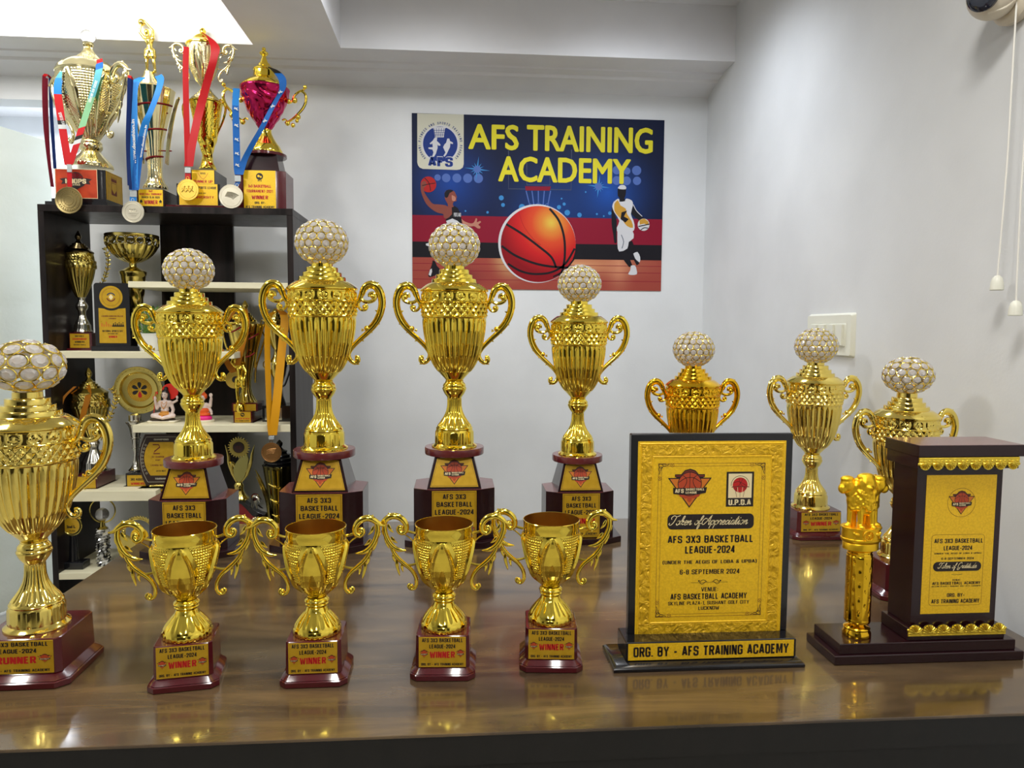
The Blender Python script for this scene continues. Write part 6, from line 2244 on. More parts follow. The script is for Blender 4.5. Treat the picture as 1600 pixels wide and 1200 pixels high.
BW = [(197, 8.4), (192, 11.5), (184, 17), (175, 22.5), (165, 28), (155, 32), (146, 34.6), (140, 36), (137, 36.6), (135.5, 37), (133.5, 36.6), (133, 35.4)]
rel_ = lambda th, r, z, k: np.where(0.36 < z, 0.0026 * np.sin(6 * th + 3 * np.sin(z * 55)) * np.sin(z * 95 + 2.2 * np.sin(4 * th)), 0.0022 * np.abs(np.sin(6 * th))) * (1 if r > 0.025 and z < at(407, 142, Y4).z - ZT else 0.0)
MB().lathe([(r, z + dz) for r, z in LAT(Y4, 409, dense(BW, 60), o)], 180, 0, TRc, rel_).build('cup', MAGENTA, tR)
LD = [(133, 34.5), (131.5, 34.8), (129, 33), (125.5, 29.5), (122, 25), (119.5, 20), (118, 17.6), (116, 16.4), (110, 15.6), (107, 15.4), (105.5, 16.4), (103.5, 16), (102.5, 13.4), (99, 10.8), (96, 8.4), (95, 8.2), (94, 6.4), (90, 4.8), (86, 3.4), (83, 2.8), (82, 4.2), (79.5, 6.2), (78, 6.4), (76.5, 5.2), (75, 3), (73, 2.4), (71.5, 3.0395), (70, 2.4), (69, 1)]
MB().lathe([(r, z + dz) for r, z in LAT(Y4, 408, LD, o)], 64, 0, TRc).build('lid', G_YEL, tR)
cx0 = xm + 0.006
for k in (-1, 1):
    q = MB()
    cc_ = 407.5
    S4 = lambda x, y: (cx0 + k * (x - cc_) / 367.7, yc, at(cc_, y, Y4).z - ZT + dz)
    q.tube([S4(x, y) for x, y in ((470, 126), (466, 133), (458, 137), (452, 143), (449, 151), (443, 155))], [0.002, 0.005, 0.005, 0.005, 0.004], 8, 0)
    q.tube([S4(x, y) for x, y in ((462, 135), (468, 140), (469, 150), (465, 161), (457, 171), (450, 178), (443, 183), (437, 186))], [0.004, 0.006, 0.006, 0.0055, 0.005, 0.004], 8, 0)
    for x, y, r in ((443, 152, 4), (452, 150, 4.5), (441, 186, 4), (457, 176, 4), (449, 189, 3.5), (468, 129, 3.2), (455, 182, 3)):
        q.ball(S4(x, y), r / 367.7, 0, None, 10)
    q.tube([S4(x, y) for x, y in ((441, 184), (437, 180), (433, 182))], 0.004, 8, 0)
    q.build('handle', G_YEL, tR)

# ------------------------------------------------------------------ medals and ribbons
RIB = {}
for nm, c in (('red', (176, 13, 20)), ('crimson', (103, 12, 34)), ('blue', (17, 89, 163)), ('sky', (30, 120, 194)), ('navy', (18, 43, 103)), ('teal', (75, 153, 163)), ('mint', (122, 172, 129)), ('orange', (194, 72, 30)), ('yellow', (206, 144, 8)), ('amber', (168, 104, 13)), ('white', (194, 196, 194)), ('black', (24, 22, 22)), ('green', (60, 129, 51))):
    RIB[nm] = principled('ribbon_' + nm, srgb(*c), 0.5, 0, 0, 0.25)
    noise_var(RIB[nm], (500, 500, 500), 2, bump=0.25, dist=0.0008)
CLASP = principled('clear_clasp', srgb(190, 196, 196), 0.2, 0.3)
MEDG = 'medals hanging from the shelf-top trophies'


def band(mb, pts, w, mat, mats=None, tw=None):
    """ribbon through measured points (x, y, Y)"""
    P = [tuple(at(*p)) for p in pts]
    n = len(P)
    W = tw or [(1, 0, 0)] * n
    mb.ribbon(P, w, W, 0.0009, mat, None, 6, mats)


def medal(loc_px, Y, r, mat, label, bands, rmats, relief, tilt=0.0, group=MEDG, name='medal', clasp=True, cl=None, texts=None):
    c = at(loc_px[0], loc_px[1], Y)
    R = r / ppm(Y, loc_px[0])
    t = thing(name, c, label, 'medal', group)
    q = MB()
    T = FRONT(0, 0, 0) @ RZ(tilt)
    q.lathe([(R * 0.985, -0.0016), (R, -0.001), (R, 0.001), (R * 0.985, 0.0018), (R * 0.93, 0.0018), (R * 0.91, 0.0010), (0.0006, 0.0010)], 48, 0, T, None, True)
    relief(q, T, R)
    q.torus((0, 0, 0), 0.0055, 0.0012, 0, T @ TR(0, R + 0.004, 0), 20, 6)
    q.build('disc', mat, t)
    q = MB()
    for b_ in bands:
        pts, w, mats, tw = b_
        band(q, pts, w, 0, mats, tw)
    q.v = [(a - c.x, b2 - c.y, d - c.z) for a, b2, d in q.v]
    if texts:
        for s, pa, pb, hh, mi in texts:
            A_, B_ = at(*pa) - c, at(*pb) - c
            d = (B_ - A_)
            mid = (A_ + B_) / 2
            ang = atan2(d.z, d.x)
            q.text(s, 0, 0, d.length, hh, 0.0016, mi, Matrix.Translation(mid) @ FRONT(0, 0, 0) @ RZ(ang), 0.04)
    q.build('ribbon', [RIB[k] for k in rmats], t)
    if clasp:
        x, y, w, h = cl
        p = at(x, y, Y) - c
        q = MB()
        q.prism(round_rect(-w / 2, w / 2, -h / 2, h / 2, 0.002, 3), -0.002, 0.002, 0, FRONT(p.x, p.y, p.z), None, 0.0005)
        q.build('clasp', CLASP, t)
    return t


def rel_rings(q, T, R):
    for k in (0.34, 0.55, 0.8):
        q.torus((0, 0, 0.0011), R * k, 0.0013, 0, T, 36, 6)
    for i in range(9):
        a = 0.7 * i
        q.line([(R * 0.1 * cos(a), R * 0.1 * sin(a)), (R * 0.5 * cos(a + 0.5), R * 0.5 * sin(a + 0.5))], 0.0012, 0.0016, 0, T)
    for i in range(26):
        a = 2 * pi * i / 26
        if i % 13 > 1:
            q.prism([(R * 0.64 * cos(a - 0.05), R * 0.64 * sin(a - 0.05)), (R * 0.64 * cos(a + 0.05), R * 0.64 * sin(a + 0.05)), (R * 0.74 * cos(a + 0.05), R * 0.74 * sin(a + 0.05)), (R * 0.74 * cos(a - 0.05), R * 0.74 * sin(a - 0.05))][::-1][::-1], 0.001, 0.0026, 0, T)


def rel_lines(q, T, R):
    q.torus((0, 0, 0.0011), R * 0.72, 0.0012, 0, T, 36, 6)
    for v, w in ((-0.12, 0.9), (-0.26, 0.7), (-0.38, 0.5)):
        q.prism([(-R * w / 2, R * (v - 0.03)), (R * w / 2, R * (v - 0.03)), (R * w / 2, R * (v + 0.03)), (-R * w / 2, R * (v + 0.03))], 0.001, 0.0026, 0, T)
    for u in (-0.2, 0, 0.2):
        q.torus((u * R, R * 0.16, 0.0013), R * 0.13, 0.0012, 0, T, 20, 5)


def rel_run(q, T, R):
    q.torus((0, 0, 0.0011), R * 0.78, 0.0011, 0, T, 36, 6)
    for s in (-0.42, -0.05, 0.3):
        q.tube([(R * (s - 0.18), -R * 0.2, 0.0015), (R * s, 0, 0.0018), (R * (s + 0.08), R * 0.22, 0.0018)], R * 0.07, 6, 0, T, 1, None, True, 2)
        q.tube([(R * (s + 0.2), -R * 0.18, 0.0015), (R * s, 0, 0.0018), (R * (s - 0.12), R * 0.12, 0.0018)], R * 0.05, 6, 0, T, 1, None, True, 2)
        q.ball((R * (s + 0.12), R * 0.32, 0.0016), R * 0.08, 0, T, 8)


def rel_wing(q, T, R):
    q.torus((0, 0, 0.0011), R * 0.82, 0.0011, 0, T, 36, 6)
    for k in range(5):
        q.tube([(-R * 0.45, -R * 0.2 + 0.1 * k * R, 0.0014), (0, -R * 0.05 + 0.1 * k * R, 0.002), (R * (0.25 + 0.06 * k), R * (0.12 * k - 0.1), 0.0014)], R * 0.05, 6, 0, T, 1, None, True, 3)
    q.prism([(-R * .4, -R * .42), (R * .45, -R * .42), (R * .45, -R * .36), (-R * .4, -R * .36)], 0.001, 0.0026, 0, T)


diag = [(1, 0, 0.3)] * 3
medal((107.5, 313), 3.0206, 20.4, BRASS_M, 'antique brass medal on a teal and orange ribbon before the orange front plate',
      [([(141, 92, 3.0762), (120, 99, 3.0553), (100, 112, 3.0447), (90, 135, 3.0395), (94, 175, 3.0395), (100, 215, 3.0343), (107, 258, 3.0238)], 0.030, [(0, 0), (0.02, 1), (0.40, 2), (0.55, 0), (0.70, 3), (0.73, 4), (0.76, 0)], None),
       ([(154, 93, 3.0762), (155, 108, 3.0447), (147, 140, 3.0395), (134, 180, 3.0395), (122, 218, 3.0321), (109, 258, 3.0227)], 0.030, [(0, 0), (0.08, 5), (0.2, 1), (0.45, 6), (0.70, 0), (0.76, 3), (0.79, 4), (0.81, 0)], [(1, 0, 0.35)] * 6),
       ([(108.5, 268, 3.0217), (109, 292, 3.0196)], 0.018, [(0, 0)], None)],
      ['red', 'teal', 'sky', 'black', 'white', 'blue', 'mint'], rel_rings, 0, MEDG, 'medal', True, (108.5, 263, 0.018, 0.030),
      [('SPORTS ITALIA', (93.5, 176, 3.0269), (101, 199, 3.0269), 0.012, 4), ('SOUVENIR RUN SCIENCE', (140, 160, 3.0269), (151, 126, 3.0269), 0.010, 4)])
medal((208, 331), 3.0206, 16.6, SILV_M, 'silver medal on a sky blue ribbon hanging over the shelf edge',
      [([(224, 121, 3.071), (212, 128, 3.05), (208, 146, 3.0447), (208, 190, 3.0395), (209, 240, 3.0312), (209, 297, 3.0227)], 0.034, [(0, 0)], None),
       ([(247, 118, 3.0762), (251, 126, 3.0657), (246, 146, 3.05), (236, 172, 3.0447), (226, 197, 3.0395), (216, 250, 3.0312), (211, 297, 3.0223)], 0.030, [(0, 0), (0.35, 1), (0.7, 2)], [(1, 0, 0.4), (1, 0, 0.4), (1, 0, 0.4), (1, 0, 0.4), (0.7, 0.5, 0.2), (0.8, 0.4, 0), (1, 0, 0)]),
       ([(208.5, 298, 3.0217), (208, 314, 3.0201)], 0.026, [(0, 1)], None)],
      ['sky', 'sky', 'blue', 'white'], rel_lines, 0, MEDG, 'medal', True, (208.5, 303, 0.026, 0.024),
      [('www.decathlon.in', (209.5, 256, 3.0223), (208.5, 187, 3.0321), 0.013, 3), ('www.decathlon.in', (219, 246, 3.0238), (229, 196, 3.0321), 0.009, 3)])
medal((293.7, 296.6), 3.0447, 16.3, GOLD_M, 'bright gold medal on a red ribbon before the double cup plates',
      [([(291, 73, 3.094), (290, 110, 3.0814), (291, 170, 3.0657), (292.5, 220, 3.0553), (293.5, 260, 3.0469)], 0.022, [(0, 0)], [(1, 0.3, 0)] * 5),
       ([(318, 53, 3.1286), (327, 58, 3.1077), (336, 74, 3.0867), (334, 92, 3.0814), (325, 124, 3.0867), (315, 160, 3.0762), (306, 198, 3.0605), (299, 232, 3.0521), (294.5, 260, 3.0464)], 0.036, [(0, 0)], [(1, 0, -0.8), (1, 0, -0.6), (1, 0, 0), (1, 0, 0.4), (1, 0.4, 0.4), (1, 0.3, 0.3), (1, 0, 0.3), (1, 0, 0.3), (1, 0, 0)]),
       ([(293.5, 270, 3.0464), (293.5, 281, 3.0447)], 0.022, [(0, 0)], None)],
      ['red'], rel_run, 0, MEDG, 'medal', True, (293.6, 266, 0.023, 0.022))
m4 = medal((361, 307), 3.0364, 18.2, SILV_M, 'tilted antique silver medal on a dark blue ribbon with white birds beside the red cup',
      [([(369.5, 138, 3.0971), (368, 165, 3.0814), (369, 205, 3.0657), (370, 245, 3.05), (370.5, 262, 3.0447), (372, 273, 3.0395)], 0.026, [(0, 1), (0.2, 0)], [(1, 0.2, 0)] * 6),
       ([(424, 106, 3.1129), (433, 113, 3.0919), (441, 124, 3.0814), (441, 140, 3.0814), (432, 156, 3.0814), (420, 178, 3.0762), (409, 200, 3.0657), (393, 228, 3.0553), (381, 252, 3.05), (374, 273, 3.039)], 0.030, [(0, 2), (0.12, 0)], [(1, 0, -0.3), (1, 0, 0), (1, 0, 0.2), (1, 0, 0.4), (1, 0, 0.5), (1, 0, 0.5), (0.8, 0.3, 0.4), (0.7, 0.4, 0.3), (0.8, 0.3, 0.3), (1, 0, 0)]),
       ([(372, 284, 3.0384), (368.5, 292, 3.0364)], 0.022, [(0, 0)], [(1, 0, 0.3)] * 2)],
      ['blue', 'sky', 'black', 'white'], rel_wing, -0.5, MEDG, 'medal', True, (371.5, 279, 0.024, 0.024))
# white bird marks on that ribbon
q = MB()
cm = Vector(m4.location)
for x, y, Y, a in ((369, 170, 3.073, 0), (369.5, 196, 3.0615, 0), (370, 218, 3.0532, 0), (370.5, 240, 3.0447, 0.1), (371, 258, 3.0384, 0), (438, 144, 3.073, 0.9), (426, 166, 3.071, 0.9), (414, 189, 3.0626, 0.9)):
    p = at(x, y, Y) - cm
    T = Matrix.Translation(p) @ FRONT(0, 0, 0) @ RZ(a)
    q.poly([(-0.009, -0.002), (-0.002, -0.001), (0.002, -0.006), (0.009, -0.007), (0.004, 0.000), (0.008, 0.006), (0.000, 0.003), (-0.006, 0.007)], 0.001, 0, T)
q.build('bird_marks', RIB['white'], m4)


def loop_ribbon(label, bands, cols):
    c = at(*bands[0][0][0])
    q = MB()
    for pts, w, mi in bands:
        band(q, pts, w, mi, None, [(0.6, 0.8, 0)] * len(pts))
    q.v = [(a - c.x, b2 - c.y, d - c.z) for a, b2, d in q.v]
    o_ = q.build('hanging_ribbon', [RIB[k] for k in cols], None, c)
    return tag(o_, label, 'ribbon', 'loose ribbons on the handles of the pale gold trophy')


loop_ribbon('crimson and navy ribbon loop on the left handle of the orange fronted trophy',
            [([(69, 119, 3.2767), (68.5, 140, 3.2767), (70, 190, 3.2767), (75, 240, 3.2767), (82, 292, 3.2767)], 0.014, 1), ([(79, 122, 3.3201), (80, 170, 3.3201), (83, 220, 3.3201), (86, 264, 3.3092)], 0.014, 0),
             ([(69, 119, 3.2767), (73, 116, 3.2875), (79, 122, 3.3201)], 0.014, 2), ([(73, 122, 3.2875), (73, 160, 3.2875), (76, 230, 3.2875), (81, 290, 3.2875)], 0.010, 1)], ['navy', 'crimson', 'red'])
loop_ribbon('navy ribbon loop on the right handle of the orange fronted trophy',
            [([(202, 122, 3.0109), (201, 160, 3.0054), (199.5, 220, 3.), (202, 290, 2.9946)], 0.014, 0), ([(206, 124, 3.038), (203, 180, 3.0271), (201, 240, 3.0163), (204, 296, 3.0054)], 0.012, 0), ([(202, 122, 3.0109), (203, 118, 3.0271), (206, 124, 3.038)], 0.014, 1)], ['navy', 'red'])

# ================================================================== THINGS ON THE SHELF BOARDS
ZA, ZB, ZCB, ZD, ZE = 1.5345, 1.2515, 0.9507, 0.6792, 0.3386


def place(x, Y, z):
    p = at(x, 500, Y)
    # lean of the upright: use the pixel row where the board is seen
    y = 515 + (CAM.z - z) * FPX / Y
    p = at(x, y, Y)
    return Vector((p.x, Y, z))


def boxpx(mb, o, Y, x0, x1, y0, y1, depth, mat=0, bev=0.0008):
    """box whose front face covers the measured rectangle at distance Y"""
    a, b2 = at((x0 + x1) / 2, y1, Y), at((x0 + x1) / 2, y0, Y)
    w = (x1 - x0) / ppm(Y, x0) / 2
    cx = (a.x + b2.x) / 2 - o.x
    return mb.box(cx - w, cx + w, Y - o.y, Y - o.y + depth, a.z - o.z, b2.z - o.z, mat, None, bev)


# ---- upper board: lidded cup
Y = 3.2282
o = place(129, Y, ZB)
t = thing('lidded_cup_trophy', o, 'small lidded cup trophy with dark lid, left end of the upper board', 'trophy', 'trophies on the bookshelf boards')
q = MB()
boxpx(q, o, 3.1653, 105, 146, 544.5, 550.8, 0.11)
boxpx(q, o, 3.1705, 109, 143, 520, 545, 0.10)
q.v = [(a, b2, max(0.0, c)) for a, b2, c in q.v]
q.build('base', MAROON, t)
q = MB()
boxpx(q, o, 3.1697, 110, 139, 521.5, 543.5, 0.0008)
T = FRONT(0, 3.1697 - o.y, 0)
c = rel(124.5, 532, 3.1697, o)
for i, (s, w, h, m) in enumerate((('DISTRICT', 0.036, 0.006, 1), ('CHAMPIONSHIP', 0.058, 0.008, 2), ('WINNERS', 0.04, 0.007, 1), ('BASKETBALL', 0.05, 0.005, 1))):
    q.text(s, c[0], c[2] + 0.018 - 0.012 * i, w, h, 2e-4, m, T, 0.04)
q.build('front_plate', [PLATE, INK, REDINK], t)
zadd = lambda L, o_, Yq: L
ST = [(519.5, 13), (518, 14), (516, 12.4), (514.5, 12), (507.5, 11.4), (506.5, 10.2), (503, 9), (498, 6.6), (492, 5), (486, 5.6), (482, 8), (478.5, 8.8), (475, 7.6), (471, 5), (467, 4.6), (464.5, 6.6)]
CP = [(464.5, 6.6), (461, 8.4), (455, 11.2), (446, 14.6), (434, 18.2), (424, 20.2), (420.5, 20.8), (419.5, 22.6), (417, 22.8), (409, 22.6), (407.5, 22.2), (406.5, 20.2), (398, 19.4), (396, 19.6)]
MB().lathe(LAT(Y, 136, dense(ST, 40), o), 72, 0, TR(0.004, 0, 0), fluted(16, 0.05)).build('stem', SILV, t)
MB().lathe(LAT(Y, 136, dense(CP, 60), o), 144, 0, TR(0.002, 0, 0), lambda th, r, z, k: np.where((k > 44) & (k < 54), 0.0014 * np.sin(30 * th + k * 1.6), (np.abs(np.sin(9 * th)) - 0.5) * 0.05 * r * (k < 42))).build('cup', G_OLD, t)
LDP = [(396, 20.6), (394, 21), (392, 18.5), (389.5, 15), (387, 14.6), (386.5, 12), (384, 11.6), (383.5, 9), (381, 8.6), (380.5, 6), (377.5, 3.6), (375.5, 2.6), (373.5, 3.8), (371, 4.8), (368, 4.2), (365, 2.6), (361, 0.6)]
MB().lathe(LAT(Y, 138, LDP, o), 56, 0).build('lid', principled('dark_gold_lid', (0.16, 0.12, 0.06), 0.2, 1.0), t)


def laurel(parent, pts, o_, mat, n=10, lw=0.010, name='laurel_handle', r=0.0022):
    P = [Vector(rel(x, y, Yq, o_)) for x, y, Yq in pts]
    q = MB()
    q.tube([tuple(p) for p in P], r, 6, 0)
    S = smooth_path(P, 8)
    for i in range(n):
        k = int((i + 1.2) / (n + 1) * (len(S) - 2)) + 1
        p, tg = S[k], (S[min(k + 1, len(S) - 1)] - S[k - 1]).normalized()
        nn = Vector((-tg.z, 0, tg.x))
        for s in (-1, 1):
            d = (tg * 0.75 + nn * s * 0.65).normalized()
            q.tube([tuple(p), tuple(p + d * lw * 0.55 + Vector((0, -0.002, 0))), tuple(p + d * lw * 1.25)], [r * 0.6, lw * 0.30, lw * 0.04], 6, 0, None, 0.6, (0, 1, 0), True, 3)
    return q.build(name, mat, parent)


laurel(t, [(154, 452, 3.2282), (162, 438, 3.2282), (168, 420, 3.2282), (169, 402, 3.2282), (163, 386, 3.2282)], o, G_OLD, 10, 0.014)
laurel(t, [(118, 452, 3.2282), (112, 438, 3.2282), (109, 420, 3.2282), (111, 402, 3.2282), (120, 388, 3.2282)], o, G_OLD, 10, 0.010)

# ---- upper board: black plaque of the sports day
Y = 3.1286
o = place(180, Y, ZB)
t = thing('sports_day_plaque', o, 'black upright plaque with round gold seal and yellow plate on the upper board', 'plaque')
q = MB()
boxpx(q, o, Y - 0.03, 144, 216, 541, 552, 0.085)
q.v = [(a, b2, max(0.0, c)) for a, b2, c in q.v]
q.build('foot', BLACKG, t)
w = 26.5 / ppm(Y, 175)
cx = (rel(178, 490, Y, o)[0])
z0, z1 = at(178, 541, Y).z - ZB, at(177, 442.5, Y).z - ZB
q = MB()
pr = [(cx - w, z0), (cx + w, z0), (cx + w, z1 - 0.012)] + [(cx + w - 0.012 + 0.012 * cos(a), z1 - 0.012 + 0.012 * sin(a)) for a in (0.4, 0.8, 1.2, 1.57)] + [(cx - w + 0.012 + 0.012 * cos(a), z1 - 0.012 + 0.012 * sin(a)) for a in (1.57, 1.95, 2.35, 2.75)] + [(cx - w, z1 - 0.012)]
q.prism(pr, -0.016, 0, 0, FRONT(0, -0.016, 0), None, 0.001)
q.build('slab', BLACKG, t)
T = FRONT(0, -0.0165, 0)
sc = 1 / ppm(Y, 175)
cz = at(174.5, 464.5, Y).z - ZB
cxd = cx - 0.002
q = MB()
R = 17.4 * sc
q.disc(cxd, cz, R, 2e-4, 0, T, 48)
for i in range(30):
    a = 2 * pi * i / 30
    q.line([(cxd + R * 0.74 * cos(a), cz + R * 0.74 * sin(a)), (cxd + R * 0.82 * cos(a + 0.1), cz + R * 0.82 * sin(a + 0.1)), (cxd + R * 0.74 * cos(a + 0.2), cz + R * 0.74 * sin(a + 0.2))], 0.001, 4e-4, 1, T)
q.ring(cxd, cz, R * 0.30, R * 0.40, 4e-4, 2, T, 30, 0.4, 2.7)
q.ring(cxd, cz, R * 0.30, R * 0.40, 4e-4, 1, T, 30, 3.4, 6.0)
q.poly([(cxd, cz + R * 0.26), (cxd + R * 0.2, cz), (cxd, cz - R * 0.26), (cxd - R * 0.2, cz)], 4e-4, 3, T)
q.build('seal', [PLATE, BROWN_INK, PGREY, CREAM_INK], t)
q = MB()
u0, u1, v0, v1 = cx - 20 * sc, cx + 20.5 * sc, at(178, 536, Y).z - ZB, at(175, 481.5, Y).z - ZB
arc = [(cxd + R * 1.2 * cos(a), cz + R * 1.2 * sin(a)) for a in np.linspace(-0.66, -2.48, 16)]
arc = [p for p in arc if p[1] < v1]
q.poly([(u0, v0), (u1, v0), (u1, v1)] + arc + [(u0, v1)], 2e-4, 0, T)
um, H = (u0 + u1) / 2, v1 - v0
q.text('LUCKNOW CHRISTIAN COLLEGE', um, v0 + H * 0.77, 0.086, 0.006, 4e-4, 4, T, 0.04)
q.text('LUCKNOW', um, v0 + H * 0.70, 0.03, 0.005, 4e-4, 4, T, 0.04)
q.rect(um - 0.002, um + 0.046, v0 + H * 0.47, v0 + H * 0.51, 4e-4, 1, T)
for k in range(6):
    q.disc(um + 0.004 + 0.0075 * k, v0 + H * (0.55 + 0.03 * (k % 2)), 0.0024, 4e-4, 1, T, 10)
    q.rect(um + 0.002 + 0.0075 * k, um + 0.006 + 0.0075 * k, v0 + H * 0.49, v0 + H * 0.55, 4e-4, 1, T)
for k, h in enumerate((0.10, 0.06, 0.14, 0.08, 0.05)):
    q.rect(um - 0.045 + 0.009 * k, um - 0.040 + 0.009 * k, v0 + H * 0.47, v0 + H * (0.47 + h), 4e-4, 3, T)
q.text('NATIONAL SPORTS DAY', um, v0 + H * 0.345, 0.082, 0.008, 4e-4, 1, T, 0.05)
q.text('29TH AUGUST 2024', um, v0 + H * 0.27, 0.04, 0.005, 4e-4, 1, T, 0.04)
q.text('WINNER', um, v0 + H * 0.18, 0.034, 0.009, 4e-4, 2, T, 0.07)
q.build('yellow_plate', [PLATE, INK, REDINK, ORANGE_INK, BROWN_INK], t)

# ---- upper board: pierced bowl on a tall cone
Y = 3.2753
o = place(212, Y, ZB)
t = thing('pierced_bowl_trophy', o, 'wide pierced gold bowl trophy on a tapered stem behind the sports day plaque', 'trophy', 'trophies on the bookshelf boards')
q = MB()
q.box(-0.04, 0.04, -0.035, 0.035, 0, 0.052, 0, None, 0.002)
q.build('base', BLACKG, t)
STM = [(536, 14), (534, 14.4), (531, 13), (526, 9), (520, 7.4), (505, 8.4), (488, 10.8), (470, 13.2), (452, 15.6), (437, 17.2), (431, 17.8), (430, 18.6), (425, 19.6), (424, 18.8)]
L0 = LAT(Y, 212, dense(STM, 40), o)
L0 = [(r, max(z, 0.052)) for r, z in L0]
MB().lathe(L0, 72, 0, None, lambda th, r, z, k: np.where((z > 0.08) & (z < 0.28), 0.0016 * np.sin(5 * th + z * 120), 0)).build('cone', G_OLD, t)
MB().lathe(LAT(Y, 211, [(424, 18.8), (421, 13), (418.5, 9), (417, 5.6), (414, 5.0), (411.5, 5.4), (410.5, 7)], o), 48, 0).build('neck', G_OLD, t)
BWL = [(411, 7), (409, 13), (404.5, 21), (398.5, 27.5), (391.5, 32.6), (386, 35.2), (384.5, 35.8)]
q = MB()
q.lathe(LAT(Y, 211, dense(BWL, 26), o), 160, 0, None, fluted(18, 0.06), False)
L1 = LAT(Y, 211, [(372.5, 37.6), (371, 38), (369, 38.3), (368, 38.3), (367.4, 37.8), (368, 37.2), (372, 36.8)], o)
q.lathe(L1, 96, 0, None, None, False)
zc = at(211, 378.5, Y).z - ZB
r0 = 37.0 / ppm(Y, 211)
n = 18
rr_ = 2 * pi * r0 / n / 2
for i in range(n):
    a = 2 * pi * i / n
    M = Matrix.Translation((r0 * sin(a), -r0 * cos(a), zc)) @ RZ(a) @ RX(pi / 2 + 0.10)
    q.torus((0, 0, 0), rr_ * 0.93, rr_ * 0.17, 0, M, 22, 6)
    a += pi / n
    for zz_, ry in ((0.011, 0.006), (-0.011, 0.006)):
        q.ball((r0 * sin(a), -r0 * cos(a), zc + zz_), (0.0035, 0.0035, ry), 0, None, 8)
q.build('bowl', G_OLD, t)

# ---- upper board: potted plant
Y = 3.1338
o = place(233, Y, ZB)
t = thing('potted_plant', o, 'small green plant in a white pot on the upper board', 'plant')
POTW = principled('white_ceramic', srgb(232, 232, 226), 0.25)
noise_var(POTW, (20, 20, 20), 2, rough=(0.2, 0.3))
s_ = 1 / ppm(Y, 232)
MB().lathe([(11.5 * s_, 0), (13.5 * s_, 0.001), (15 * s_, 0.012), (17.2 * s_, 0.07), (17.8 * s_, 0.071), (17.8 * s_, 0.074), (16.6 * s_, 0.074), (16 * s_, 0.062)], 48, 0).build('pot', POTW, t)
SOIL = principled('potting_soil', (0.03, 0.02, 0.012), 0.9)
MB().lathe([(16 * s_, 0.060), (15.5 * s_, 0.065), (0.001, 0.066)], 32, 0).build('soil', SOIL, t)
LEAF = principled('plant_leaf', (0.10, 0.26, 0.03), 0.45)
noise_var(LEAF, (60, 60, 60), 2, (0.05, 0.16, 0.02), (0.20, 0.40, 0.06))
q = MB()
rl = random.Random(11)
for i in range(90):
    a, h = rl.uniform(0, 2 * pi), rl.uniform(0.0, 1)
    b0 = Vector((rl.uniform(-.02, .02), rl.uniform(-.02, .02), 0.066))
    R = (0.018 + 0.032 * sin(pi * (0.25 + 0.6 * h))) * rl.uniform(0.6, 1.05)
    tip = Vector((R * sin(a), -R * cos(a), 0.078 + 0.095 * h))
    q.tube([tuple(b0), tuple((b0 + tip) / 2 + Vector((0, 0, 0.006))), tuple(tip)], 0.0007, 4, 0, None, 1, None, True, 2)
    d = (tip - b0).normalized()
    side = d.cross(Vector((rl.uniform(-1, 1), rl.uniform(-1, 1), rl.uniform(-.2, 1)))).normalized()
    L_ = rl.uniform(0.014, 0.024)
    up_ = side.cross(d)
    pts = [tip, tip + d * L_ * .35 + side * L_ * .32, tip + d * L_ * .75 + side * L_ * .26, tip + d * L_ - up_ * 0.003, tip + d * L_ * .75 - side * L_ * .26, tip + d * L_ * .35 - side * L_ * .32]
    q.add([tuple(p) for p in pts], [(0, 1, 2, 3), (0, 3, 4, 5)], 0)
q.build('leaves', LEAF, t)

# ---- middle board: seated deity figurine
Y = 3.1338
o = place(257, Y, ZCB)
SK = principled('figurine_white', srgb(226, 206, 196), 0.4)
noise_var(SK, (60, 60, 60), 2, srgb(220, 198, 188), srgb(232, 214, 206))
HAIRM = principled('figurine_black', (0.012, 0.010, 0.012), 0.4)
ORG = principled('figurine_orange', srgb(232, 92, 20), 0.4)
REDF = principled('figurine_red', srgb(220, 44, 30), 0.4)
PINKF = principled('figurine_pink', srgb(226, 24, 130), 0.4)
OCHF = principled('figurine_ochre', srgb(206, 140, 50), 0.4)
IVORYF = principled('figurine_ivory', srgb(224, 216, 190), 0.4)
BRWN = principled('figurine_brown', srgb(60, 46, 30), 0.6)
t = thing('seated_figurine', o, 'small white seated deity figurine with orange halo on the middle board', 'figurine')
f = 1 / ppm(Y, 255)
X = lambda x, y, d=0.0: (lambda p: (p[0], p[1] + d, p[2]))(rel(x, y, Y, o))
q = MB()
q.prism(round_rect(X(233, 660)[0], X(277, 660)[0], -0.028, 0.045, 0.008, 4), 0, X(250, 656.5)[2], 0, None, None, 0.003)
q.line([(X(241, 660)[0], 0.010), (X(268, 660)[0], 0.010)], 0.002, 0.0002, 1, FRONT(0, -0.028, 0))
q.build('base', [IVORYF, BRWN], t)
q = MB()
vs, fs = blob([('b', X(246, 655.5, 0.0), (0.032, 0.026, 0.007)), ('b', X(262, 655.5, 0.004), (0.032, 0.026, 0.007)), ('b', X(254, 654, 0.010), (0.03, 0.02, 0.006))], 0.003)
q.add(vs, fs, 0)
q.build('mat', BRWN, t)
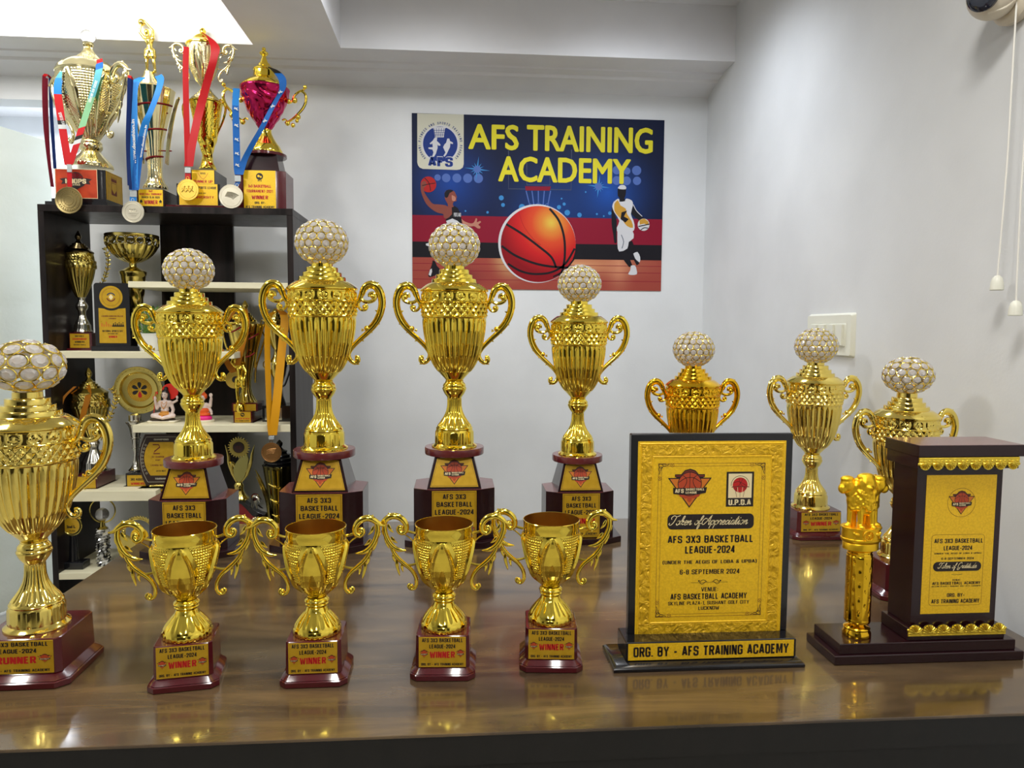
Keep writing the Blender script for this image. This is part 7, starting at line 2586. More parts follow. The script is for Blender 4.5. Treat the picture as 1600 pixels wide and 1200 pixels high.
body = [('b', X(258, 617, -0.004), (0.0125, 0.013, 0.0165)), ('b', X(258, 618.5, -0.0165), (0.0022, 0.003, 0.003)), ('l', X(258, 622), X(258, 628), 0.006, 0.008),
        ('l', X(251, 629, -0.002), X(266, 629, -0.002), 0.010, 0.010), ('b', X(258, 633, -0.003), (0.021, 0.014, 0.016)), ('b', X(258, 640, -0.002), (0.017, 0.014, 0.014)),
        ('l', X(250, 630), X(246, 638, -0.004), 0.0085, 0.007), ('l', X(246, 638, -0.004), X(245, 626, -0.016), 0.007, 0.0055), ('b', X(245, 622, -0.018), (0.0065, 0.0045, 0.010)),
        ('l', X(267, 630), X(271, 640, -0.002), 0.0085, 0.007), ('l', X(271, 640, -0.002), X(270, 648, -0.014), 0.007, 0.006), ('b', X(269, 650, -0.018), (0.007, 0.006, 0.005)),
        ('l', X(268, 630, 0.006), X(276, 626, 0.004), 0.006, 0.005), ('b', X(276.5, 621, 0.002), (0.0055, 0.004, 0.0085)),
        ('l', X(252, 648), X(241, 649, -0.012), 0.0125, 0.0105), ('l', X(241, 649, -0.012), X(256, 651.5, -0.026), 0.0100, 0.0075), ('l', X(263, 648), X(272, 649, -0.010), 0.0125, 0.0105), ('l', X(272, 649, -0.010), X(258, 652, -0.026), 0.0100, 0.0075)]
vs, fs = blob(body, 0.0022)
bo = MB().add(vs, fs, 0).build('body', SK, t)
q = MB()
vs, fs = blob([('b', X(258, 612.5, 0.002), (0.0145, 0.014, 0.012)), ('l', X(253.5, 616, 0.004), X(252.5, 626, 0.003), 0.007, 0.005), ('l', X(262.5, 616, 0.004), X(264, 626, 0.003), 0.007, 0.005), ('b', X(259, 607, 0.004), (0.008, 0.008, 0.008))], 0.002)
q.add(vs, fs, 0)
q.build('hair', HAIRM, bo)
q = MB()
for s in (-1, 1):
    e = X(258 + s * 2.0, 616.3, -0.0165)
    q.ball(e, (0.0017, 0.001, 0.0010), 0, None, 8)
    q.tube([(e[0] - 0.002, e[1], e[2] + 0.0026), (e[0], e[1] - 0.0006, e[2] + 0.0033), (e[0] + 0.002, e[1], e[2] + 0.0026)], 0.0005, 5, 0)
q.build('eyes', HAIRM, bo)
q = MB()
e = X(258, 621, -0.0155)
q.ball(e, (0.0026, 0.001, 0.0010), 0, None, 8)
q.build('mouth', REDF, bo)
q = MB()
vs, fs = blob([('b', X(258, 647, -0.006), (0.026, 0.018, 0.008)), ('b', X(256, 651, -0.026), (0.014, 0.006, 0.006)), ('b', X(258, 643.5, -0.004), (0.018, 0.016, 0.006))], 0.002)
q.add(vs, fs, 0)
q.build('waist_cloth', OCHF, bo)
q = MB()
q.tube([X(253.5, 627.5, -0.011), X(255, 634, -0.017), X(258, 637, -0.0185), X(261, 634, -0.017), X(262.5, 627.5, -0.011)], 0.0013, 6, 0)
q.ball(X(258, 637.5, -0.019), 0.0032, 0, None, 10)
q.tube([X(254.5, 627, -0.010), X(258, 631, -0.016), X(261.5, 627, -0.010)], 0.0011, 6, 0)
q.build('necklace', OCHF, bo)
q = MB()
c = X(264, 612, 0.012)
q.lathe([(0.0335, -0.002), (0.0335, 0.002)], 40, 0, Matrix.Translation(c) @ RX(pi / 2))
q.build('halo', REDF, t)
q = MB()
q.tube([X(241, 655, -0.008), X(243.5, 612, -0.002)], 0.0016, 6, 0, None, 1, None, True, 2)
vs, fs = blob([('b', X(243.5, 630, 0.0), (0.006, 0.004, 0.02)), ('b', X(245.5, 614, 0.0), (0.004, 0.003, 0.008)), ('b', X(240, 622, 0), (0.003, 0.003, 0.009))], 0.002)
q.add(vs, fs, 0)
q.build('trident', REDF, t)

# ---- middle board: orange and pink figurine
Y = 3.1443
o = place(318, Y, ZCB)
X = lambda x, y, d=0.0: (lambda p: (p[0], p[1] + d, p[2]))(rel(x, y, Y, o))
t = thing('dancing_figurine', o, 'small orange and pink deity figurine with a raised hand on the middle board', 'figurine')
q = MB()
q.lathe([(0.044, 0), (0.045, 0.002), (0.044, 0.009), (0.042, 0.0105)], 36, 0)
q.build('base', IVORYF, t)
body = [('b', X(315, 622, -0.004), (0.017, 0.015, 0.017)), ('l', X(315, 627), X(315, 632), 0.009, 0.012), ('b', X(316, 637), (0.026, 0.018, 0.02)), ('b', X(317, 646), (0.029, 0.022, 0.018)),
        ('l', X(322, 632), X(329, 634, -0.004), 0.009, 0.0075), ('l', X(329, 634, -0.004), X(331, 622, -0.008), 0.0075, 0.006), ('b', X(330.5, 617, -0.009), (0.008, 0.0055, 0.0095)),
        ('l', X(308, 632), X(303, 642, -0.01), 0.009, 0.007), ('l', X(303, 642, -0.01), X(309, 648, -0.02), 0.007, 0.006), ('b', X(310, 648, -0.022), (0.007, 0.006, 0.006)),
        ('l', X(324, 634, 0.004), X(331, 643, -0.006), 0.008, 0.006), ('b', X(331.5, 646, -0.008), (0.006, 0.005, 0.006)), ('b', X(315, 624, -0.018), (0.004, 0.005, 0.007)), ('l', X(315, 625, -0.02), X(313, 632, -0.024), 0.0045, 0.0035)]
vs, fs = blob(body, 0.0024)
bo = MB().add(vs, fs, 0).build('body', SK, t)
q = MB()
vs, fs = blob([('b', X(315, 615, -0.002), (0.017, 0.015, 0.010)), ('b', X(316, 611, 0), (0.010, 0.010, 0.008)), ('b', X(310, 619, 0), (0.008, 0.01, 0.012)), ('b', X(321, 619, 0), (0.008, 0.01, 0.012))], 0.0024)
q.add(vs, fs, 0)
q.build('crown', ORG, bo)
q = MB()
vs, fs = blob([('b', X(317, 641, 0.0), (0.030, 0.024, 0.016)), ('b', X(318, 647, -0.002), (0.032, 0.026, 0.010))], 0.0026)
q.add(vs, fs, 0)
q.build('sash', ORG, bo)
q = MB()
vs, fs = blob([('b', X(318, 653, -0.002), (0.037, 0.030, 0.016)), ('b', X(318, 657.5, -0.002), (0.037, 0.030, 0.010))], 0.0026)
q.add(vs, fs, 0)
q.build('skirt', PINKF, bo)
q = MB()
for s in (-1, 1):
    q.ball(X(315 + s * 2.4, 621, -0.019), (0.0022, 0.0012, 0.0014), 0, None, 8)
q.build('eyes', HAIRM, bo)

# ---- middle board: gold cone trophy with a player, orange sash ribbon
Y = 3.1967
o = place(388, Y, ZCB)
X = lambda x, y, d=0.0: (lambda p: (p[0], p[1] + d, p[2]))(rel(x, y, Y, o))
t = thing('cone_player_trophy', o, 'gold cone trophy with red rings and a gold player figure on two step maroon base', 'trophy', 'trophies on the bookshelf boards')
q = MB()
boxpx(q, o, 3.1077, 361.5, 396, 661, 667, 0.17)
boxpx(q, o, 3.1129, 365, 393.5, 642.5, 661, 0.155)
boxpx(q, o, 3.1391, 363, 402, 629.5, 643, 0.11)
q.v = [(a, b2, max(0.0, c)) for a, b2, c in q.v]
q.build('stepped_base', MAROON, t)
q = MB()
boxpx(q, o, 3.112, 367, 391.5, 643.5, 660, 0.0008)
T = FRONT(0, 3.112 - o.y, 0)
c = rel(379, 652, 3.112, o)
q.disc(c[0], c[2] + 0.011, 0.0085, 2e-4, 1, T, 20)
q.disc(c[0] - 0.002, c[2] + 0.012, 0.003, 3e-4, 0, T, 10)
q.disc(c[0] + 0.003, c[2] + 0.010, 0.0025, 3e-4, 0, T, 10)
q.text('PLAYER OF THE MATCH', c[0], c[2] - 0.006, 0.056, 0.006, 2e-4, 2, T, 0.05)
q.text('AFS TRAINING ACADEMY', c[0], c[2] - 0.015, 0.056, 0.005, 2e-4, 1, T, 0.05)
boxpx(q, o, 3.1383, 365, 399.5, 631.5, 642, 0.0008)
q.build('front_plates', [PLATE, INK, REDINK], t)
CN = [(629.5, 17), (628, 17.4), (624, 14), (616, 9.6), (606, 7.4), (597, 7.6), (584, 9.6), (568, 13.4), (548, 18.6), (528, 23.2), (512, 26.6), (507.5, 27.6), (506, 27)]
MB().lathe(LAT(Y, 384, dense(CN, 40), o), 80, 0, TR(-0.006, 0, 0), fluted(10, 0.06)).build('cone', G_OLD, t)
LDP = [(506, 25), (504.5, 21), (502, 17.5), (499.5, 17), (499, 14.4), (496, 14), (495.5, 11.4), (492.5, 11), (492, 8.4), (489, 8), (488.5, 5.6), (485, 4.2), (482.5, 3), (480.5, 4.4), (477, 4.8), (473.5, 3.2), (469.5, 0.6)]
MB().lathe(LAT(Y, 380, LDP, o), 56, 0, TR(-0.003, 0, 0)).build('lid', G_OLD, t)
for xs, ys in (((413, 407, 401, 398), (506, 525, 550, 575)), ((416, 408, 400, 399), (524, 548, 575, 598)), ((348, 353, 362, 368), (520, 540, 560, 575))):
    MB().tube([rel(x, y, Y - 0.015, o) for x, y in zip(xs, ys)], 0.0042, 8, 0, None, 1, None, True, 3).build('side_rod', G_OLD, t)
for pts in ([(361, 519, 3.1234), (368, 516, 3.1182), (376, 511, 3.1234)], [(389, 530, 3.1286), (396, 526, 3.1286), (404, 521, 3.1443)], [(384, 558, 3.1443), (391, 556, 3.1423), (398, 551, 3.1443)]):
    MB().tube([rel(x, y, Yq, o) for x, y, Yq in pts], 0.0034, 8, 0, None, 1, None, True, 3).build('red_ring', REDRING, t)
J = dict(head=X(375, 563, -0.055), chest=X(380, 575, -0.055), waist=X(381, 586, -0.055), shl=X(373, 571, -0.055), shr=X(386, 571, -0.055), ell=X(369, 565, -0.065), elr=X(391, 580, -0.06), hal=X(373, 555, -0.065), har=X(389, 590, -0.068),
         hipl=X(377.5, 592, -0.055), hipr=X(386, 592, -0.055), knl=X(377, 610, -0.062), knr=X(387, 610, -0.062), ftl=X(378, 627, -0.058), ftr=X(388, 627, -0.058))
q = MB()
vs, fs = player(o, J, 0.0085, 0.0024)
q.add(vs, fs, 0)
fg = q.build('player_figure', G_YEL, t)
q = MB()
q.ball(X(377, 551, -0.066), 0.012, 0, None, 16)
q.build('figure_ball', G_YEL, fg)
q = MB()
q.lathe([(0.020, X(383, 641, 0)[2]), (0.021, X(383, 640, 0)[2]), (0.020, X(383, 634, 0)[2]), (0.016, X(383, 630, 0)[2]), (0.014, X(383, 628.5, 0)[2])], 32, 0, TR(X(383, 636)[0], -0.065, 0))
q.build('figure_stand', G_YEL, t)
q = MB()
pts = [X(371, 484, -0.02), X(364, 498, -0.05), X(356, 512, -0.068), X(348, 527, -0.072), X(350, 540, -0.075), X(357, 556, -0.06), X(366, 575, -0.05), X(371, 580, -0.05)]
q.ribbon(pts, 0.024, [(1, 0, 0.5)] * 8, 0.0009, 0)
pts = [X(384, 484, -0.02), X(389, 496, -0.05), X(393, 508, -0.072), X(389, 530, -0.075), X(383, 552, -0.07), X(377, 572, -0.06), X(373, 580, -0.052)]
q.ribbon(pts, 0.026, [(1, 0, 0.3)] * 7, 0.0009, 0)
o2 = o
md = thing('medal', X(372, 592, -0.048) and (o + Vector(X(372, 592, -0.048))), 'gold medal with dark centre on an orange ribbon behind the gold player figure', 'medal', 'medals hanging inside the bookshelf')
d_ = Vector(X(372, 592, -0.048))
q.v = [(a - d_.x, b2 - d_.y, c - d_.z) for a, b2, c in q.v]
q.build('ribbon', RIB['amber'], md)
R = 14.0 / ppm(Y)
q = MB()
q.lathe([(R * 0.98, -0.0016), (R, 0), (R * 0.98, 0.0018), (R * 0.8, 0.0012), (R * 0.42, 0.0012), (R * 0.40, 0.002)], 40, 0, FRONT(0, 0, 0))
q.disc(0.004, 0, R * 0.38, 0.0024, 1, FRONT(0, 0, 0), 24)
q.build('disc', [GOLD_M, HAIRM], md)

# ---- middle board: black sail trophy with gold cup, and the yellow ribbon medal
Y = 3.2073
o = place(434, Y, ZCB)
X = lambda x, y, d=0.0: (lambda p: (p[0], p[1] + d, p[2]))(rel(x, y, Y, o))
t = thing('black_sail_trophy', o, 'black trophy with small gold lidded cup at the right end of the middle board', 'trophy', 'trophies on the bookshelf boards')
q = MB()
boxpx(q, o, 3.1443, 410, 457, 634, 662, 0.14)
q.v = [(a, b2, max(0.0, c)) for a, b2, c in q.v]
q.build('base', BLACKG, t)
q = MB()
boxpx(q, o, 3.1435, 414, 440, 637.5, 656.5, 0.0008)
c = rel(427, 646, 3.1435, o)
q.text('WINNER', c[0] + 0.01, c[2] - 0.018, 0.034, 0.007, 2e-4, 1, FRONT(0, 3.1435 - o.y, 0), 0.06)
q.text('BASKETBALL', c[0], c[2] - 0.004, 0.05, 0.006, 2e-4, 1, FRONT(0, 3.1435 - o.y, 0), 0.04)
q.build('front_plate', [SILV, INK], t)
q = MB()
pr = [(448, 633), (449, 615), (444, 590), (441, 570), (443, 556), (450, 566), (449, 585), (440, 605)]
pr = [(436, 634), (439, 610), (440, 585), (442, 560), (446, 557), (450, 565), (447, 585), (441, 603), (443, 618), (449, 634)]
q.prism([(X(x, y)[0], X(x, y)[2]) for x, y in pr][::-1], -0.008, 0.008, 0, FRONT(0, -0.005, 0), None, 0.001)
q.tube([X(441, 604, -0.005), X(446, 600, -0.005), X(453, 580, -0.005), X(456, 568, -0.005)], [0.004, 0.004, 0.004, 0.002], 8, 0)
q.build('sail', BLACKG, t)
STM = [(634, 11), (632, 11.4), (628, 8), (616, 4.6), (600, 4.4), (590, 5.2), (584, 8), (580, 9), (572, 9.6), (563, 8.6), (558, 5), (552, 3.4), (546, 3)]
MB().lathe(LAT(Y, 428, STM, o), 48, 0, TR(0.0, -0.01, 0)).build('stem', G_OLD, t)
CP = [(546, 3), (540, 7), (530, 12), (518, 15), (508, 16.2), (503, 16.6), (501, 15.8), (499, 11), (496, 10), (495, 7.4), (491, 6.8), (490, 5), (487, 4.4), (484, 3.4), (482, 1)]
MB().lathe(LAT(Y, 431, CP, o), 64, 0, TR(0, -0.01, 0), fluted(12, 0.05)).build('cup', G_OLD, t)
for s in (-1, 1):
    q = MB()
    q.tube([X(431 + s * 15, 504, -0.01), X(431 + s * 21, 500, -0.01), X(431 + s * 22, 512, -0.01), X(431 + s * 17, 524, -0.01), X(431 + s * 11, 532, -0.01)], 0.003, 8, 0)
    q.build('handle', G_OLD, t)
q = MB()
q.torus(X(424.5, 571, -0.03), 0.016, 0.003, 0, None, 28, 8, 'y')
c = X(424.5, 571, -0.03)
q.lathe([(0.0145, -0.001), (0.0145, 0.001)], 28, 1, FRONT(*c))
for s in (-1, 1):
    q.tube([(c[0] + s * 0.012, c[1], c[2] - 0.016), (c[0] + s * 0.026, c[1], c[2] - 0.004), (c[0] + s * 0.026, c[1], c[2] + 0.014), (c[0] + s * 0.018, c[1], c[2] + 0.020)], 0.0026, 6, 0)
q.tube([(c[0], c[1] + 0.006, c[2] - 0.018), (c[0], c[1] + 0.02, c[2] - 0.03)], 0.003, 6, 0, None, 1, None, True, 2)
q.build('round_emblem', [G_OLD, PCREAM], t)
medal((424, 707), 3.0227, 15.8, BRONZE, 'bronze medal on a long yellow ribbon hanging in front of the middle board',
      [([(430, 487, 3.1129), (421, 494, 3.0919), (418, 515, 3.0814), (418, 560, 3.0657), (420, 620, 3.0447), (422, 664, 3.029), (424, 680, 3.0249)], 0.026, [(0, 0), (0.3, 0)], [(0.7, 0.7, 0)] * 7),
       ([(437, 484, 3.1182), (444, 492, 3.1024), (445, 505, 3.0919), (441, 540, 3.0762), (436, 590, 3.0553), (431, 640, 3.0343), (426, 680, 3.0238)], 0.035, [(0, 1), (0.14, 0)], [(1, 0.3, -0.3), (1, 0.2, 0), (1, 0.1, 0.1), (1, 0, 0.1), (1, 0, 0.1), (1, 0, 0.1), (1, 0, 0)])],
      ['yellow', 'amber'], rel_wing, 0, 'medals hanging inside the bookshelf', 'medal', True, (424, 684, 0.022, 0.014))

# ---- lower left board: lidded cup with laurel arms and orange ribbon
Y = 3.1967
o = place(147, Y, ZD)
X = lambda x, y, d=0.0: (lambda p: (p[0], p[1] + d, p[2]))(rel(x, y, Y, o))
t = thing('laurel_cup_trophy', o, 'gold lidded cup with wheat shaped laurel arms on the lower left board', 'trophy', 'trophies on the bookshelf boards')
q = MB()
boxpx(q, o, 3.0867, 112, 152, 768, 774, 0.185)
boxpx(q, o, 3.0971, 116, 151, 743.5, 769, 0.165)
q.v = [(a, b2, max(0.0, c)) for a, b2, c in q.v]
q.build('base', MAROON, t)
q = MB()
boxpx(q, o, 3.0964, 118, 149, 745, 767, 0.0008)
q.build('front_plate', PLATE, t)
L0 = [(743.5, 19.5), (742, 20), (739, 18.4), (737.5, 17.6), (728, 17), (726.5, 15.6), (722, 13.4), (714, 9.4), (708, 7.2), (703, 8), (700, 9.6), (697, 8.6), (694, 6), (691, 7)]
zf = at(134, 743.5, 3.0971).z - ZD
L1 = LAT(Y, 143, dense(L0, 30), o)
dz = zf - L1[0][1]
MB().lathe([(r, z + dz) for r, z in L1], 72, 0, TR(0.002, 0, 0), fluted(14, 0.05)).build('stem', SILV, t)
CP = [(691, 7), (686, 10), (678, 14.6), (668, 19), (656, 23.2), (648, 25.2), (644.5, 26), (643.5, 27.6), (641, 28), (633, 27.8), (631.5, 27.2), (630.5, 25.4), (623, 25), (621.5, 25.6)]
MB().lathe([(r, z + dz) for r, z in LAT(Y, 137, dense(CP, 50), o)], 144, 0, TR(-0.004, 0, 0), lambda th, r, z, k: np.where((k > 36) & (k < 46), 0.0014 * np.sin(34 * th + k * 1.6), (np.abs(np.sin(9 * th)) - 0.5) * 0.05 * r * (k < 34))).build('cup', G_OLD, t)
LDP = [(621.5, 26.6), (620, 27), (617, 22), (614, 18.5), (613.5, 16), (610.5, 15.6), (610, 12.6), (607, 12.2), (606.5, 9.4), (603.5, 9), (603, 6.4), (599.5, 3.4), (597, 2.8), (594, 4.4), (590.5, 5), (587, 3.6), (582, 0.6)]
MB().lathe([(r, z + dz) for r, z in LAT(Y, 135, LDP, o)], 56, 0, TR(-0.006, 0, 0)).build('lid', G_OLD, t)
laurel(t, [(158, 688, 3.1967), (164, 664, 3.1967), (172, 650, 3.1967), (179, 632, 3.1967), (181, 618, 3.1967), (174, 606, 3.1967)], o, G_PALE, 11, 0.016)
laurel(t, [(112, 680, 3.1967), (104, 664, 3.1967), (95, 650, 3.1967), (90, 636, 3.1967), (90, 620, 3.1967), (97, 608, 3.1967)], o, G_PALE, 11, 0.016)
q = MB()
c = Vector(X(133, 682, -0.03))
q.ribbon([X(123, 603, -0.03), X(113, 620, -0.07), X(111, 640, -0.078), X(117, 660, -0.07), X(128, 682, -0.045)], 0.012, [(0.7, 0.6, 0)] * 5, 0.0009, 0)
q.ribbon([X(141, 601, -0.03), X(149, 612, -0.06), X(150, 624, -0.076), X(145, 645, -0.08), X(139, 668, -0.06), X(135, 684, -0.045)], 0.026, [(1, 0, 0.25)] * 6, 0.0009, 0)
q.v = [(a - c.x, b2 - c.y, d - c.z) for a, b2, d in q.v]
tag(q.build('hanging_ribbon', RIB['amber'], None, o + c), 'amber ribbon draped over the cup with laurel arms', 'ribbon')

# ---- lower left board: round plate trophy
Y = 3.2073
o = place(214, Y, ZD)
X = lambda x, y, d=0.0: (lambda p: (p[0], p[1] + d, p[2]))(rel(x, y, Y, o))
t = thing('plate_trophy', o, 'round gold plate with a six petal badge on a thin stem, lower left board', 'trophy', 'trophies on the bookshelf boards')
q = MB()
boxpx(q, o, 3.1286, 193, 236, 763, 769, 0.13)
boxpx(q, o, 3.1338, 197, 234, 739.5, 763.5, 0.12)
q.v = [(a, b2, max(0.0, c)) for a, b2, c in q.v]
q.build('base', BLACKG, t)
q = MB()
boxpx(q, o, 3.133, 199, 231, 742.5, 761.5, 0.0008)
c = rel(215, 752, 3.133, o)
q.text('3RD AUGUST', c[0], c[2] + 0.008, 0.056, 0.010, 2e-4, 1, FRONT(0, 3.133 - o.y, 0), 0.05)
q.text('WINNERS', c[0], c[2] - 0.010, 0.056, 0.010, 2e-4, 2, FRONT(0, 3.133 - o.y, 0), 0.05)
q.build('front_plate', [PLATE, INK, REDINK], t)
zf = at(215, 739.5, 3.1338).z - ZD
ST = [(737, 12), (735.5, 12.4), (733, 9), (728, 6), (720, 4.4), (712, 3.8), (702, 4.6), (701, 6), (699.5, 6), (699, 4.8), (686, 5.8), (685, 7.4), (683.5, 7.4), (683, 6.4), (668, 9), (663, 11.4), (660, 13.6), (658.5, 13.8), (657, 9.6), (655, 9), (648, 9.4), (646, 6)]
L1 = LAT(Y, 215, ST, o)
dz = zf - L1[0][1]
MB().lathe([(r, z + (dz if i < 4 else dz * max(0, 1 - i / 10))) for i, (r, z) in enumerate(L1)], 48, 0).build('stem', SILV, t)
q = MB()
c = X(218, 609.5, -0.01)
R = 37.5 / ppm(Y, 218)
T = Matrix.Translation(c) @ FRONT(0, 0, 0) @ RX(0.06)
q.lathe([(0.001, -0.016), (R * 0.6, -0.015), (R * 0.985, -0.003), (R, 0.0), (R * 0.985, 0.003), (R * 0.80, 0.0), (R * 0.77, 0.0008), (R * 0.70, -0.010), (R * 0.52, -0.012), (0.001, -0.012)], 72, 0, T)
for i in range(30):
    a = 2 * pi * i / 30
    q.ball((R * 0.9 * cos(a), R * 0.9 * sin(a), 0.002), (0.0022, 0.0022, 0.0016), 0, T, 8)
o_ = q.build('plate', G_OLD, t)
q = MB()
T = Matrix.Translation(c) @ FRONT(0, 0, 0) @ RX(0.06)
w0 = -0.0115
q.disc(0, 0, R * 0.50, w0, 0, T, 48)
for k in (0.49, 0.42, 0.36):
    q.ring(0, 0, R * k - 0.0010, R * k, w0 + 2e-4, 1, T, 48)
for i in range(40):
    a = 2 * pi * i / 40
    q.line([(R * 0.435 * cos(a), R * 0.435 * sin(a)), (R * 0.475 * cos(a), R * 0.475 * sin(a))], 0.0012, w0 + 2e-4, 1, T)
for i in range(6):
    a = pi / 2 + i * pi / 3
    p = []
    for r, h in ((0.05, 0), (0.12, 0.045), (0.2, 0.075), (0.27, 0.08), (0.32, 0.055), (0.335, 0), (0.32, -0.055), (0.27, -0.08), (0.2, -0.075), (0.12, -0.045)):
        p.append((R * (r * cos(a) - h * sin(a)), R * (r * sin(a) + h * cos(a))))
    q.poly(p, w0 + 3e-4, 2 if i == 3 else 3, T)
q.build('petal_badge', [PLATE, BROWN_INK, REDINK, HAIRM], t)

# ---- lower left board: dark barrel shaped plaque
Y = 3.1338
o = place(256, Y, ZD)
X = lambda x, y, d=0.0: (lambda p: (p[0], p[1] + d, p[2]))(rel(x, y, Y, o))
t = thing('barrel_plaque', o, 'dark barrel shaped plaque with a gold centre behind the leftmost pedestal trophy', 'plaque')
T = FRONT(0, -0.012, 0)
zl = lambda y: X(256, y)[2]
f = 1 / ppm(Y, 256)


def barrel(wt, wm, y0, y1):
    out = []
    za, zb_ = zl(y1), zl(y0)
    for i in range(13):
        v = -1 + 2 * i / 12
        out.append((f * (wt + (wm - wt) * (1 - v * v)), za + (zb_ - za) * (v + 1) / 2))
    return [(-a, b2) for a, b2 in out] + out[::-1]


BROWNP = principled('dark_brown_print', (0.028, 0.012, 0.010), 0.35)
q = MB()
q.prism(barrel(25, 35.5, 678, 759)[::-1], -0.012, 0, 0, T, None, 0.0015)
q.build('board', BROWNP, t)
q = MB()
q.poly(barrel(18, 27, 690, 742)[::-1], 2e-4, 0, T)
q.line([(a * 1.0, b2) for a, b2 in barrel(22.5, 32.5, 682, 752)] + [barrel(22.5, 32.5, 682, 752)[0]], 0.0014, 2e-4, 4, T)
for i in range(9):
    v = -0.8 + 0.2 * i
    for s in (-1, 1):
        q.ring(s * f * (20.5 + 9.5 * (1 - v * v)), zl(716.5) + v * 0.075, 0.003, 0.0042, 2e-4, 4, T, 14)
q.text('CHAMPIONS', 0, zl(686), 0.06, 0.007, 2e-4, 4, T, 0.05)
q.text('TOURNAMENT', 0, zl(747), 0.06, 0.007, 2e-4, 4, T, 0.05)
xk = -f * 8
q.line([(xk - 0.014, zl(694)), (xk + 0.010, zl(694)), (xk + 0.014, zl(698)), (xk - 0.006, zl(704)), (xk - 0.012, zl(708)), (xk + 0.014, zl(708))], 0.005, 3e-4, 3, T)
q.text('1ST CHAMPION', -f * 6, zl(713), 0.05, 0.007, 3e-4, 3, T, 0.04)
q.text('CUP', -f * 6, zl(718), 0.02, 0.006, 3e-4, 3, T, 0.04)
q.text('LUCKNOW DISTRICT', -f * 5, zl(726), 0.066, 0.007, 3e-4, 3, T, 0.04)
q.text('24TH MAY', -f * 2, zl(735), 0.04, 0.007, 3e-4, 1, T, 0.05)
q.build('gold_centre', [PLATE, INK, REDINK, BROWN_INK, PCREAM], t)
q = MB()
boxpx(q, o, 3.0867, 216, 286, 775, 779, 0.085)
boxpx(q, o, 3.0919, 222, 282, 763, 775, 0.075)
q.v = [(a, b2, max(0.0, c)) for a, b2, c in q.v]
q.build('base', BLACKG, t)
q = MB()
boxpx(q, o, 3.0911, 223, 281, 764.5, 773.5, 0.0008)
c = rel(246, 769, 3.0911, o)
q.text('3X3 LUCKNOW', c[0] + 0.01, c[2], 0.05, 0.008, 2e-4, 1, FRONT(0, 3.0911 - o.y, 0), 0.05)
q.build('base_plate', [PLATE, INK], t)
q = MB()
c = rel(247, 761, 3.1077, o)
q.tube([(c[0] - 0.03, c[1], c[2] + 0.004), (c[0] + 0.03, c[1], c[2] + 0.004)], 0.006, 10, 0, None, 1, None, True, 2)
for s in (-1, 1):
    q.ball((c[0] + s * 0.03, c[1], c[2] + 0.003), 0.007, 0, None, 10)
q.build('gold_roll', G_PALE, t)

# ---- lowest board: crystal globe trophy, round award, wreath award
Y = 3.1443
o = place(163, Y, ZE)
X = lambda x, y, d=0.0: (lambda p: (p[0], p[1] + d, p[2]))(rel(x, y, Y, o))
t = thing('crystal_globe_trophy', o, 'crystal globe trophy with a ring arch on a faceted glass column, lowest board', 'trophy')
q = MB()
w = 10.2 / ppm(Y, 160)
zt = X(160, 826)[2]
xc = X(161, 850)[0]
vs, fs = [], []
n = 22
for i in range(n + 1):
    a = 0.30 * i
    z = zt * i / n
    for k in range(6):
        q_ = 2 * pi * k / 6 + a * 0.5
        rr_ = w * (1.0 + 0.12 * (-1) ** (i + k))
        vs.append((xc + rr_ * cos(q_), rr_ * sin(q_), z))
for i in range(n):
    for k in range(6):
        j = (k + 1) % 6
        fs += [(i * 6 + k, i * 6 + j, i * 6 + 6 + j), (i * 6 + k, i * 6 + 6 + j, i * 6 + 6 + k)]
fs += [tuple(reversed(range(6))), tuple(range(n * 6, n * 6 + 6))]
q.add(vs, fs, 0, None, False)
SMOKE = principled('smoked_glass', (0.55, 0.55, 0.52), 0.05, 0.6)
noise_var(SMOKE, (70, 70, 40), 3, (0.02, 0.02, 0.02), (0.9, 0.9, 0.86), 0.42, 0.58, rough=(0.03, 0.1))
q.build('glass_column', SMOKE, t)
q = MB()
q.lathe([(0.020, zt), (0.020, zt + 0.004), (0.012, zt + 0.010), (0.009, zt + 0.03), (0.012, X(160, 814)[2]), (0.016, X(160, 812)[2])], 32, 0, TR(X(160, 820)[0], 0, 0))
q.build('gold_neck', G_OLD, t)
q = MB()
q.ball(X(159.5, 803.5), 10.2 / ppm(Y, 160), 0, None, 32)
q.build('globe', CRYSTAL2, t)
q = MB()
c = X(160, 797.5)
q.torus(c, 19.6 / ppm(Y, 160), 0.0032, 0, None, 56, 8, 'y')
q.build('ring_arch', G_OLD, t)

Y = 3.1129
o = place(116, Y, ZE)
X = lambda x, y, d=0.0: (lambda p: (p[0], p[1] + d, p[2]))(rel(x, y, Y, o))
t = thing('round_award', o, 'round gold disc award low in the bookshelf behind the large runner trophy', 'trophy')
q = MB()
q.box(-0.05, 0.05, -0.03, 0.03, 0, 0.03, 0, None, 0.002)
q.tube([(0, 0, 0.03), (0, 0, X(113, 832)[2])], [0.02, 0.012], 12, 0, None, 1, None, True, 2)
q.build('stand', BLACKG, t)
q = MB()
c = X(113.5, 820)
R = 17.0 / ppm(Y, 113)
T = FRONT(c[0], c[1] - 0.012, c[2])
q.lathe([(R * 0.97, -0.003), (R, 0), (R * 0.97, 0.003), (R * 0.8, 0.002), (R * 0.78, 0.0012), (0.001, 0.0012)], 48, 0, T)
q.disc(0, 0, R * 0.74, 0.0016, 1, T, 40)
q.text('2nd L', 0, -R * 0.1, R * 0.8, R * 0.26, 0.002, 2, T, 0.06)
q.text('PLACE', R * 0.1, -R * 0.5, R * 0.5, R * 0.12, 0.002, 2, T, 0.06)
q.build('disc', [G_OLD, PLATE, INK], t)

